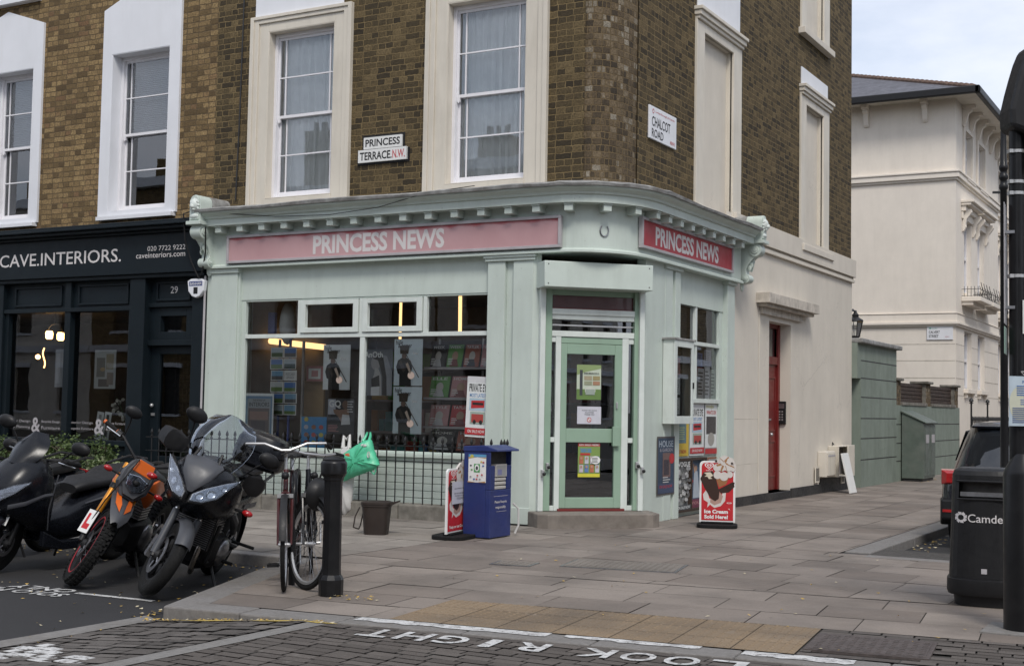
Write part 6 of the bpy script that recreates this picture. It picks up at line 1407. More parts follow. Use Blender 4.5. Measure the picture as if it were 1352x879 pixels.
mb.poly(MP, [(-.075, zB+.0), (-.08, zB+.12), (-.05, zB+.25), (-.02, zB+.36), (.01, zB+.46), (.05, zT+.04), (.3, zT+.1), (.34, zT), (.34, zB-.28), (.1, zB-.3), (.06, zB-.05)], -.12, .12, 'black_plastic')
mb.build('signal_head', o, bev=.03)
mb = MB()
for yy in (201, 241, 256, 365): z = zat(yy, 1340, SXY); mb.lathe(Ms @ Matrix.Translation((0, 0, z-.012)), [(.051, 0), (.056, .002), (.056, .022), (.051, .024)], 'alu', 20, caps=False); mb.box(MP, -.065, -.04, z-.012, z+.012, .0, .05, 'alu')
mb.build('clip_band', o)
zs0, zs1 = zat(428, 1340, SXY), zat(270, 1340, SXY)
Mq = frame((SXY[0], SXY[1], 0), (.62, .78, 0), (0, 0, 1))
sg = thing('pole_sign', 'tall pale sign plate seen edge-on on the near left side of the thick pole', 'sign', (SXY[0], SXY[1], zs0), group='plates on the thick pole')
Me = frame((SXY[0]-.068, SXY[1]-.03, 0), tuple(Vector((SXY[0], SXY[1], 0)).normalized()+Vector((RT.x, RT.y, 0))*.05), (0, 0, 1))
mb = MB(); mb.box(Me, -.11, .14, zs0, zs1, -.004, .0, 'sign_grey'); mb.box(Me, -.11, .14, zs0-.2, zs0-.02, -.004, .0, 'c:.25,.36,.3'); mb.build('plate', sg)
mb = MB(); mb.box(Me, -.03, .03, zs0+.1, zs0+.12, .0, .06, 'steel'); mb.box(Me, -.03, .03, zs1-.2, zs1-.18, .0, .06, 'steel'); mb.build('clip', sg)
zq0, zq1 = zat(441, 1348, SXY), zat(397, 1348, SXY)
sg = thing('pole_sign', 'white parking restriction plate with a red ring high on the front of the thick pole', 'sign', (SXY[0]+.05, SXY[1]-.06, zq0), group='plates on the thick pole')
Mf = frame((SXY[0], SXY[1], 0), tuple(Vector((RT.x, RT.y, 0)).normalized()+Vector((FWD.x, FWD.y, 0))*.25), (0, 0, 1))
mb = MB(); mb.box(Mf, .0, .24, zq0, zq1, .058, .062, 'paper'); mb.build('plate', sg); mb = MB()
mb.ell(Mf, .12, (zq0+zq1)/2+.04, .085, .085, .0632, RD, 28); mb.ell(Mf, .12, (zq0+zq1)/2+.04, .06, .06, .064, WH, 28); mb.text(Mf, 'Zone', .06, .18, zq0+.02, zq0+.05, .0632, K); mb.build('lettering', sg)
a0, a1 = -.118, .16; zn0, zn1 = zat(562, 1338, SXY), zat(497, 1338, SXY)
sheet('notice', 'laminated blue and yellow public notice tied to the thick pole with string', 'notice', Mf, (a0, a1, zn0, zn1), .075, 'c:.42,.5,.56', [('r', .03, .03, .97, .97, 'c:.44,.52,.58'), ('e', .3, .45, .3, .35, 'c:.52,.53,.42'), ('e', .65, .7, .3, .25, 'c:.5,.53,.47'), ('t', 'NOTICE', .36, .86, .8, .92, BLU), ('l', 5, .2, .6, .9, .82, BLU), ('l', 3, .3, .42, .85, .55, 'c:.2,.25,.4'), ('l', 8, .08, .06, .95, .38, 'c:.12,.15,.25')])
mb = MB(); mb.tube([tuple(Mf @ Vector(p)) for p in ((-.0, zn1, .085), (-.02, zn1+.03, .07), (.06, zn1+.035, .06), (.1, zn1, .085))], .003, 'bag_white', 5)
mb.tube([tuple(Mf @ Vector(p)) for p in ((.03, zn0, .085), (.025, zn0-.06, .08), (.04, zn0-.12, .085))], .0035, 'bag_white', 5); mb.tube([tuple(Mf @ Vector(p)) for p in ((.05, zn0, .085), (.06, zn0-.05, .08), (.05, zn0-.08, .085))], .0035, 'bag_white', 5); tag(mb.build('string'), 'white string hanging below the notice tied to the thick pole', 'string')
# slim lamp column standing further back along the side street kerb
lx, ly = -1.86, 12.2
t = 12.6/math.hypot(*onz(1325, 700)); d = ray(1325.5, 400); q = math.hypot(d.x, d.y); lx, ly = d.x/q*12.9, d.y/q*12.9
o = thing('lamp_column', 'slim black lamp column with ringed collars just left of the thick pole', 'lamp post', (lx, ly, 0)); M = Matrix.Translation((lx, ly, 0)); LXY = (lx, ly)
z1 = zat(230, 1325, LXY); prof = [(.05, 0), (.05, .8), (.04, .85), (.036, 1.0)]
for k in range(3): z = z1-.12+k*.09; prof += [(.03, z-.03), (.04, z-.015), (.04, z+.015), (.03, z+.03)]
prof += [(.026, z1+.4), (.024, zat(190, 1325, LXY))]
mb = MB(); mb.lathe(M, prof, 'black_gloss', 14); mb.build('column', o)
mb = MB(); z = zat(192, 1325, LXY); Mp = frame((lx, ly, 0), tuple(RT), (0, 0, 1)); mb.tube([tuple(Mp @ Vector(p)) for p in ((0, z, 0), (.0, z+.1, 0), (.02, z+.22, 0), (.07, z+.32, 0), (.14, z+.4, 0))], .02, 'black_gloss', 8)
mb.box(Mp, -.1, -.02, z-.45, z-.43, -.01, .01, 'black_iron'); mb.build('bracket_arm', o)
# blue newspaper bin
o = thing('newspaper_bin', 'scuffed blue free-newspaper dispenser with a hooded opening, standing before the corner pilaster', 'dispenser', (-7.3, 12.45, 0))
x0, x1, y0, y1 = -7.47, -7.135, 12.24, 12.70; m = 'blue_bin'
mb = MB(); mb.wbox(x0, x1-.06, y0, y1, .01, .93, m); mb.wbox(x1-.06, x1, y0, y1, .01, .52, m); mb.wbox(x1-.06, x1, y0, y0+.1, .52, .78, m); mb.wbox(x1-.06, x1, y1-.1, y1, .52, .78, m)
mb.wbox(x1-.075, x1-.058, y0+.02, y1-.02, .5, .93, 'dark_room'); mb.wbox(x1-.06, x1, y0, y0+.014, .78, .93, m); mb.wbox(x1-.06, x1, y1-.014, y1, .78, .93, m); mb.build('body', o, bev=.01)
mb = MB(); MA = Matrix(((1, 0, 0, 0), (0, 0, 1, 0), (0, 1, 0, 0), (0, 0, 0, 1))); mb.poly(MA, [(x0-.005, .93), (x1+.09, .935), (x1+.085, .955), (x1-.08, 1.0), (x0-.005, .985)], y0-.01, y1+.01, m); mb.build('hood', o, bev=.006)
Mx = frame((x0, y0, 0), (1, 0, 0), (0, 0, 1)); sheet('sticker', None, None, Mx, (.06, .28, .60, .90), .001, WH, [('r', 0, .9, 1, 1, 'c:.1,.3,.5'), ('p', [(0, .84), (.5, .9), (1, .86), (1, .9), (0, .9)], 'c:.5,.3,.1'), ('e', .2, .93, .1, .06, 'c:.5,.45,.1'), ('r', .32, .36, .66, .66, 'c:.08,.3,.1'), ('e', .49, .52, .13, .12, WH), ('e', .49, .51, .07, .07, DK)]+[('e', x_, y_, .06, .025, c_) for x_, y_, c_ in ((.15, .6, DK), (.2, .45, GRN), (.85, .6, BLU), (.75, .74, YL_), (.87, .72, RD), (.15, .2, GRY), (.35, .12, BLU), (.5, .12, RD), (.68, .12, GRY), (.8, .28, RD), (.55, .25, RD))]+[('p', [(0, .04), (.5, .0), (1, .05), (1, 0), (0, 0)], 'c:.45,.25,.1')], par=o, th=.002)
My = frame((x1, y0, 0), (0, 1, 0), (0, 0, 1)); mb = MB(); mb.text(My, 'Please Recycle', .1, .36, .37, .405, .002, 'letter_white', off=.01); mb.text(My, 'responsibly', .12, .34, .31, .35, .002, 'letter_white', off=.01); mb.box(My, .08, .38, .45, .454, .0, .0015, 'sign_grey'); mb.box(My, .14, .36, .285, .289, 0, .0015, 'sign_grey'); mb.build('lettering', o)
rr = random.Random(3); mb = MB()
nw = thing('newspaper_stack', 'folded newspapers standing in the opening of the blue dispenser', 'newspapers', (x1-.03, 12.47, .52))
for k in range(4):
    mb = MB(); mb.wbox(x1-.055, x1-.004+.006*(k == 3), y0+.11, y1-.11, .525+k*.045, .56+k*.045+(.1 if k == 3 else 0), 'c:.45,.43,.4')
    if k == 3: Mn = frame((x1+.003, y0, 0), (0, 1, 0), (0, 0, 1)); mb.box(Mn, .13, .33, .67, .78, 0, .001, GRY); mb.box(Mn, .15, .24, .68, .74, .001, .002, 'c:.2,.2,.35')
    mb.build('newspaper', nw, bev=.008)
mb = MB(); mb.tube([(x1+.01, y1+.03, .36), (x1+.05, y1+.08, .3), (x1+.05, y1+.09, .12), (x1+.02, y1+.06, .03)], .012, 'bag_white', 6); tag(mb.build('pipe'), 'short white pipe curving down behind the blue dispenser', 'pipe')
# ice-cream boards
def iceboard(name_label, P, Q, H, paper):
    P, Q = Vector((*P, 0)), Vector((*Q, 0)); w = (Q-P).length; u = (Q-P).normalized(); c = (P+Q)/2
    o = thing('pavement_sign', name_label, 'sign', tuple(c), group='red ice cream signs')
    M = frame(P, tuple(u), (0, 0, 1)); n = Vector((M[0][2], M[1][2], 0)); z0 = .06
    b = MB(); Mb = frame(c, tuple(u), tuple(-n)); ww, dd = (w/2+.03, .2)
    b.poly(Mb, [(ww*math.copysign(abs(math.cos(t))**.45, math.cos(t)), dd*math.copysign(abs(math.sin(t))**.6, math.sin(t))) for t in [k*math.pi/16 for k in range(32)]], .0, .045, 'rubber'); b.poly(Mb, [(ww*.8, -.05), (ww*.8, .05), (-ww*.8, .05), (-ww*.8, -.05)], .045, z0+.01, 'rubber'); b.build('base', o, bev=.01)
    sx = w; X = lambda x: x*sx; Z = lambda z: z0+z*H
    def shape(ins, top): return [(X(0)+ins, Z(0)+ins), (X(1)-ins, Z(0)+ins), (X(1)-ins, Z(top)-ins-.03)]+[(X(1)-ins-.05+.05*math.cos(a), Z(top)-ins-.05+.05*math.sin(a)) for a in (.5, 1.0, 1.57)]+[(X(0)+ins+.05-.05*math.sin(a), Z(top)-ins-.05+.05*math.cos(a)) for a in (0, .6, 1.1, 1.57)]
    b = MB(); b.poly(M, shape(0, .93), -.012, .012, 'paper'); pn = b.build('panel', o, bev=.003)
    b = MB(); b.poly(M, shape(.025, .935), .012, .0145, 'c:.48,.016,.022')
    b.build('red_face', o)
    b = MB(); e = lambda x, z, rx, rz, m, k: b.ell(M, X(x), Z(z), rx*sx, rz*H, .0148+.0006*k, m)
    CH, CR, WN = 'c:.035,.014,.008', 'c:.62,.55,.42', 'c:.6,.56,.52'
    # splash, chocolate bar, cone, whipped cream, heart emblem
    b.flat(M, [(X(x), Z(z)) for x, z in ((.1, .42), (.2, .5), (.28, .36), (.45, .34), (.62, .38), (.66, .52), (.74, .46), (.72, .33), (.6, .25), (.42, .22), (.3, .27), (.22, .22), (.24, .3), (.12, .34))], .0148, WN)
    b.flat(M, [(X(x), Z(z)) for x, z in ((.3, .3), (.42, .26), (.6, .3), (.66, .4), (.5, .5), (.34, .5))], .0154, 'c:.4,.25,.2')
    b.flat(M, [(X(x), Z(z)) for x, z in ((.52, .5), (.93, .62), (.98, .55), (.82, .46), (.6, .44))], .0158, CH)
    b.flat(M, [(X(x), Z(z)) for x, z in ((.42, .72), (.88, .76), (.74, .58), (.55, .53))], .0164, 'c:.3,.13,.05')
    b.flat(M, [(X(x), Z(z)) for x, z in ((.02, .66), (.12, .76), (.36, .78), (.44, .7), (.56, .46), (.54, .36), (.44, .32), (.32, .36), (.14, .52))], .017, CH)
    b.flat(M, [(X(x), Z(z)) for x, z in ((.12, .75), (.3, .76), (.38, .71), (.3, .68), (.36, .66), (.26, .655), (.22, .69), (.14, .69), (.2, .72))], .0176, CR)
    for k, (x, z, r) in enumerate(((.5, .72, .11), (.68, .7, .12), (.84, .73, .09), (.48, .83, .1), (.62, .85, .13), (.8, .85, .13), (.93, .82, .08), (.7, .94, .14), (.86, .93, .1))): e(x, z, r, r*sx/H*1.05, WN, 6+k)
    b.poly(M, [(X(x), Z(z)) for x, z in ((.42, .88), (.5, .95), (.62, 1.0), (.75, 1.01), (.92, .97), (1.0, .9), (1.02, .82), (.94, .76), (.6, .8))], -.01, .0138, WN)
    for k, (x0, z0_, x1, z1_) in enumerate(((.66, .9, .46, .86), (.66, .9, .58, .78), (.68, .9, .76, .76), (.7, .9, .95, .84), (.68, .92, .8, .99), (.66, .92, .54, .98))):
        dx, dz = x1-x0, z1_-z0_; b.flat(M, [(X(x0), Z(z0_+.018)), (X(x1), Z(z1_+.012)), (X(x1+.03), Z(z1_-.012)), (X(x0+.04), Z(z0_-.018))], .0215+.0004*k, 'c:.34,.17,.07')
    for x, z in ((.46, .93), (.9, .9), (.95, .6), (.78, .55), (.85, .52)): e(x, z, .03, .018, CH, 18)
    for q, (rx, rz, mm) in enumerate(((.13, .058, WH), (.1, .043, 'c:.48,.016,.022'), (.065, .03, WH), (.035, .016, 'c:.48,.016,.022'))):
        if q in (0, 2):
            b.flat(M, [(X(.27+rx*1.0*(math.sin(t)**3)), Z(.855+rz*(.8*math.cos(t)-.33*math.cos(2*t)-.13*math.cos(3*t)-.05*math.cos(4*t)))) for t in [k*math.pi/14 for k in range(28)]], .0148+.0006*q, mm)
        else: b.flat(M, [(X(.27+rx*1.0*(math.sin(t)**3)), Z(.855+rz*(.8*math.cos(t)-.33*math.cos(2*t)-.13*math.cos(3*t)-.05*math.cos(4*t)))) for t in [k*math.pi/14 for k in range(28)]], .0148+.0006*q, mm)
    b.text(M, "WALL'S", X(.17), X(.37), Z(.775), Z(.795), .0152, WH, off=.01); b.build('ice_cream_picture', o)
    b = MB()
    if not paper: b.text(M, 'Ice Cream', X(.14), X(.8), Z(.135), Z(.195), .0152, WH, off=.045); b.text(M, 'Sold Here!', X(.14), X(.8), Z(.055), Z(.115), .0152, WH, off=.045); b.flat(M, [(X(x), Z(z)) for x, z in ((.84, .2), (.8, .21), (.84, .215), (.86, .18))], .0152, WH); b.ell(M, X(.83), Z(.3), .07*sx, .012*H, .0152, WH); b.ell(M, X(.83), Z(.302), .05*sx, .007*H, .0156, 'c:.48,.016,.022')
    else: b.text(M, 'Tasty or Ice Cream!', X(.1), X(.9), Z(.06), Z(.115), .0152, WH, off=.03)
    b.build('lettering', o)
    if paper:
        s = sheet('notice', 'white handwritten notice taped over the picture of the pavement sign by the blue dispenser', 'notice', M, (X(.16), X(.86), Z(.42), Z(.74)), .026, 'c:.52,.52,.58', [('t', 'NEWSPAPER OFFER', .16, .66, .84, .71, DK), ('t', 'TOP UP YOUR MOBILE', .12, .44, .9, .5, DK), ('t', 'PHONE & CARDS', .2, .34, .84, .39, DK), ('l', 2, .3, .2, .8, .3, GRY)], th=.002)
p, q = onz(588, 713), onz(615.5, 707)
iceboard('red ice cream sign beside the blue dispenser, with a white paper taped over it', (p[0], p[1]), (p[0]+(q[0]-p[0])*1.0, q[1]), .74, True)
iceboard('red ice cream sign reading Ice Cream Sold Here! standing by the side street posters', (-5.93, 15.26), (-5.52, 15.40), .80, False)
# brown caddy with a lid
X, Y = -8.4, 11.95
o = thing('kitchen_caddy', 'brown lidded plastic caddy with a folded handle at the foot of the stone plinth', 'caddy', (X, Y, 0), (0, 0, R(20)))
mb = MB(); sq = lambda w, d, z: sup(w, d, z, 24, 4.5)
mb.loft([sq(.125, .11, 0), sq(.15, .13, .3), sq(.158, .138, .305), sq(.158, .138, .33)], 'bucket'); mb.build('tub', o, local=True, sharp=50)
mb = MB(); mb.loft([sq(.164, .144, .328), sq(.164, .144, .35), sq(.13, .12, .362), sq(.03, .03, .366)], 'bucket'); mb.poly(Matrix.Rotation(R(90), 4, 'X'), [(.13, .335), (.25, .375), (.25, .36), (.15, .31)], -.06, .06, 'bucket'); mb.build('lid', o, local=True, sharp=40)
mb = MB(); mb.tube([(-.155, -.13, .3), (-.2, -.15, .2), (-.22, -.14, .08), (-.2, .0, .05), (-.22, .14, .08), (-.2, .15, .2), (-.155, .13, .3)], .008, 'bucket', 6); mb.build('handle', o, local=True)
# carrier bags tied to the railing
def bag(name, label, outline, Yp, m, puff, extra=None):
    pts = []
    for x, y in outline: d = ray(x, y); t = Yp/d.y; pts.append((d.x*t, EYE+d.z*t))
    # subdivide the outline
    P = []
    for i in range(len(pts)):
        a, b = pts[i], pts[(i+1) % len(pts)]
        for k in range(4): P.append((a[0]+(b[0]-a[0])*k/4, a[1]+(b[1]-a[1])*k/4))
    cx, cz = sum(p[0] for p in P)/len(P), sum(p[1] for p in P)/len(P); rb = random.Random(len(P)); secs = []
    for q, s in ((-1, .2), (-.92, .5), (-.7, .78), (-.35, .95), (0, 1.0), (.35, .95), (.7, .78), (.92, .5), (1, .2)):
        secs.append([(cx+(p[0]-cx)*s+rb.uniform(-.006, .006), Yp+q*puff+rb.uniform(-.014, .014), cz+(p[1]-cz)*s+rb.uniform(-.006, .006)) for p in P])
    o = thing(name, label, 'bag', (cx, Yp, min(p[1] for p in P)), group='carrier bags tied to the railing')
    mb = MB(); mb.loft(secs, m); mb.build('bag_body', o, sharp=48)
    return o, cx, cz
Yb = RY-.13
def p3(x, y, Y): d = ray(x, y); t = Y/d.y; return (d.x*t, Y, EYE+d.z*t)
o, cx, cz = bag('carrier_bag', 'grey-white carrier bag hanging limp from the railing, partly behind the bollard', [(452, 590), (462, 588), (464, 610), (466, 640), (463, 672), (455, 680), (447, 678), (440, 668), (441.5, 640), (446, 615)], Yb+.04, 'bag_white', .07)
mb = MB(); mb.tube([p3(453, 592, Yb+.04), p3(454, 575, RY-.02), p3(458, 580, RY-.02), p3(462, 574, RY-.02), p3(461, 592, Yb+.04)], [.03, .014, .02, .014, .03], 'bag_white', 8); mb.build('handle', o)
o, cx, cz = bag('carrier_bag', 'bright green carrier bag blown sideways on the railing', [(449.5, 604), (462, 593), (474, 586), (482, 581), (490, 580), (494.5, 598), (501.5, 613.5), (493, 620), (476.6, 626), (463, 631), (454, 636), (451.5, 620)], Yb-.06, 'bag_green', .1)
mb = MB()
for x0, x1 in ((479, 485), (487, 489)): mb.tube([p3(x0, 583, Yb-.05), p3((x0+x1)/2+1, 576, Yb), p3(x1, 571, RY-.02)], [.022, .018, .012], 'bag_green', 8)
mb.tube([p3(489, 621, Yb-.06), p3(494, 626, Yb-.06), p3(496, 621, Yb-.06), p3(496, 615, Yb-.06)], .01, 'bag_green', 6); mb.build('handle', o)
mb = MB(); c = p3(484.5, 600, Yb-.172); mb.tube([(c[0]+.035*math.cos(a)+.01*a, c[1]+.006*a, c[2]-.055*math.sin(a)+.02) for a in [k*.42 for k in range(-1, 9)]], .007, 'bag_white', 6)
c = p3(480, 588, Yb-.13); mb.sph(c, (.05, .012, .022), 'bag_white'); c = p3(459, 601, Yb-.135); mb.sph(c, (.05, .012, .028), 'c:.5,.12,.04'); mb.build('print', o)
# black cover by the bollard
# ------------------------------------------------------------------ parked hatchback
o = thing('parked_car', 'dark parked hatchback seen from behind with a red tail light, along the side street kerb', 'car', (-2.25, 15.55, -.1), (0, 0, R(90)))
def ring(x, w, z0, z1, n=24, e=3.5, yc=0.): return [(x, yc+p[0], (z0+z1)/2+p[1]) for p in [(q[0], q[1]) for q in sup(w, (z1-z0)/2, 0, n, e)]]
mb = MB(); mb.loft([ring(*s, 28, 4) for s in ((-.02, .7, .36, .86), (.0, .82, .3, .9), (.1, .88, .24, .95), (.5, .9, .2, .98), (1.2, .9, .19, .98), (2.6, .9, .19, .95), (3.3, .89, .19, .92), (3.9, .84, .2, .84), (4.15, .75, .24, .74), (4.22, .62, .3, .64))], 'car_paint'); 
rr2 = lambda x0, x1, w, z, n=32: [((x0+x1)/2+p[0], p[1], z) for p in sup((x1-x0)/2, w, 0, n, 5)]
mb.loft([rr2(.03, 3.25, .86, .9), rr2(.1, 2.98, .82, 1.02), rr2(.28, 2.6, .75, 1.24), rr2(.4, 2.35, .69, 1.38), rr2(.5, 2.2, .64, 1.43), rr2(.75, 1.95, .5, 1.455)], 'car_paint'); mb.build('body', o, local=True, sharp=50)
def quad(mb, pts, m): mb.add(pts, [tuple(range(len(pts)))], m)
mb = MB(); quad(mb, [(.085, .62, .965), (.085, -.62, .965), (.33, -.54, 1.325), (.33, .54, 1.325)], 'car_glass'); mb.build('rear_window', o, local=True)
for s in (1, -1):
    mb = MB(); quad(mb, [(.62, s*.835, .98), (.74, s*.735, 1.33), (1.25, s*.727, 1.355), (1.35, s*.835, .98)], 'car_glass'); mb.build('side_window', o, local=True)
    mb = MB(); quad(mb, [(1.42, s*.835, .98), (1.32, s*.727, 1.355), (2.15, s*.727, 1.34), (2.75, s*.83, 1.0)], 'car_glass'); mb.build('side_window', o, local=True)
    mb = MB(); V = []
    for x, y0, y1, z0, z1 in ((-.045, .5, .8, .75, .86), (.0, .5, .865, .73, .89), (.12, .6, .895, .74, .9), (.28, .8, .898, .79, .89)): V.append([(x, s*y0, z0), (x, s*y1, z0), (x, s*y1, z1), (x, s*y0, z1)])
    mb.loft(V, 'tail_red', smooth=False); mb.box(I4, -.055, -.045, s*.62, s*.74, .8, .83, 'c:.5,.05,.04'); mb.build('tail_light', o, local=True, bev=.02)
    for x in (.78, 3.4):
        Mw = Matrix.Translation((x, s*.79, .31)) @ Matrix.Rotation(R(-90*s), 4, 'X'); mb = MB(); mb.lathe(Mw, [(.2, -.1), (.3, -.1), (.315, -.06), (.315, .06), (.3, .1), (.21, .105)], 'rubber', 28); w = mb.build('wheel', o, local=True)
        mb = MB(); mb.lathe(Mw, [(.21, .06), (.2, .085), (.06, .07), (.03, .09), (.001, .09)], 'alu', 10, smooth=False); mb.build('hub', w, local=True)
    mb = MB(); mb.sph((2.6, s*1.0, 1.02), (.07, .12, .08), 'car_paint'); mb.build('wing_mirror', o, local=True)
mb = MB(); mb.loft([[(-.06, .86*q, .34), (-.06, .86*q, .56), (.1, .9*q, .58), (.1, .9*q, .26)] for q in (-1, -.5, 0, .5, 1)], 'black_plastic', smooth=False); mb.build('bumper', o, local=True, bev=.02)
for s in (1, -1): mb = MB(); mb.box(I4, -.068, -.058, s*.55, s*.84, .42, .45, 'tail_red'); mb.build('reflector', o, local=True)
mb = MB(); mb.box(I4, -.03, -.02, -.3, .3, .66, .7, 'chrome'); mb.box(I4, -.065, -.058, -.26, .26, .6-.11, .6, 'c:.6,.5,.05'); mb.build('number_plate', o, local=True)
mb = MB(); mb.loft([[(.33, y, 1.395), (.36, y, 1.37), (.6, y, 1.40), (.55, y, 1.435)] for y in (-.6, -.3, 0, .3, .6)], 'car_paint', smooth=False); mb.build('spoiler', o, local=True, bev=.015)
mb = MB(); mb.tube([(.16, .1, 1.0), (.2, -.35, 1.06)], .012, 'black_plastic', 6); mb.sph((.12, .05, 1.0), .035, 'black_plastic'); mb.build('wiper', o, local=True)
# ------------------------------------------------------------------ wheels, bicycles, motorcycles (x forward, y left)
def ring(x, w, z0, z1, n=20, e=2.6, yc=0.):
    return [(x, yc+p[0], (z0+z1)/2+p[1]) for p in sup(w, (z1-z0)/2, 0, n, e)]
def arc(c, r, a0, a1, n): return [(c[0]+r*math.cos(R(a0+(a1-a0)*k/n)), c[1], c[2]+r*math.sin(R(a0+(a1-a0)*k/n))) for k in range(n+1)]
WY = Matrix.Rotation(R(-90), 4, 'X')     # lathe axis -> wheel axis (y)
def wheel(par, T, c, Rr, tw, spokes, rim_m='alu', thick=False, disc=0., knob=False, stripe=None, hub=.02):
    # T places the steered assembly, c is the hub
    Mw = T @ Matrix.Translation(c) @ WY; rr = Rr-tw*1.05
    mb = MB(Mw); n = 40
    mb.lathe(I4, [(rr-.022, -tw*.3), (rr-.002, -tw*.36), (rr+.004, -tw*.3), (rr-.008, 0), (rr+.004, tw*.3), (rr-.002, tw*.36), (rr-.022, tw*.3), (rr-.03, 0), (rr-.022, -tw*.3)], rim_m, n, caps=False)
    mb.lathe(I4, [(hub*.6, -tw*.75-.02), (hub, -tw*.7), (hub*.8, 0), (hub, tw*.7), (hub*.6, tw*.75+.02)], rim_m, 14)
    for k in range(spokes):
        a = 2*math.pi*k/spokes
        if thick:
            for da in (-.13, .13): mb.tube([(hub*math.cos(a+da*2), hub*math.sin(a+da*2), 0), ((rr-.02)*math.cos(a+da), (rr-.02)*math.sin(a+da), 0)], [.016, .012], rim_m, 6)
        else:
            s = tw*.6*(1 if k % 2 else -1); b = a+(.5 if k % 4 < 2 else -.5); mb.tube([(hub*math.cos(b), hub*math.sin(b), s), ((rr-.02)*math.cos(a), (rr-.02)*math.sin(a), 0)], .0016 if hub < .03 else .0024, 'steel', 4, caps=False)
    w = mb.build('wheel', par, local=True)
    mb = MB(Mw); prof = [(rr-.004, -tw*.36)]+[(Rr-tw*.5+tw*.5*math.sin(R(a))*1.04-(.0 if abs(a-90) < 60 else .0), -tw*.5*math.cos(R(a))) for a in range(-10, 191, 20)]+[(rr-.004, tw*.36)]
    mb.lathe(I4, prof, 'rubber', 48, caps=False)
    if knob:
        for k in range(44):
            a = 2*math.pi*k/44
            for z, r in ((-tw*.42, Rr-tw*.2), (-tw*.16, Rr-.004), (tw*.16, Rr-.004), (tw*.42, Rr-tw*.2)):
                aa = a+(.07 if abs(z) > tw*.3 else 0); mb.box(Matrix.Rotation(aa, 4, 'Z') @ Matrix.Translation((r, 0, z)), -.008, .012, -.014, .014, -tw*.11, tw*.11, 'rubber')
    mb.build('tyre', w, local=True)
    if stripe: mb = MB(Mw); mb.lathe(I4, [(rr+.008, -tw*.42), (rr+.022, -tw*.46), (rr+.02, -tw*.475), (rr+.008, -tw*.44)], stripe, 40, caps=False); mb.build('rim_stripe', w, local=True)
    if disc:
        for s in (-1, 1):
            mb = MB(Mw @ Matrix.Translation((0, 0, s*tw*.62))); mb.lathe(I4, [(disc, -.003), (disc, .003), (disc*.7, .003), (disc*.7, -.003), (disc, -.003)], 'steel', 30, caps=False)
            for k in range(5): a = k*2*math.pi/5; mb.tube([(.03*math.cos(a), .03*math.sin(a), 0), (disc*.72*math.cos(a+.3), disc*.72*math.sin(a+.3), 0)], .007, 'steel', 5)
            mb.build('brake_disc', w, local=True)
    return w
def steer(p, tilt, ang): # rotate about an axis through p leaning back by tilt
    ax = Vector((-math.sin(tilt), 0, math.cos(tilt))); return Matrix.Translation(p) @ Matrix.Rotation(ang, 4, ax) @ Matrix.Translation(-Vector(p))
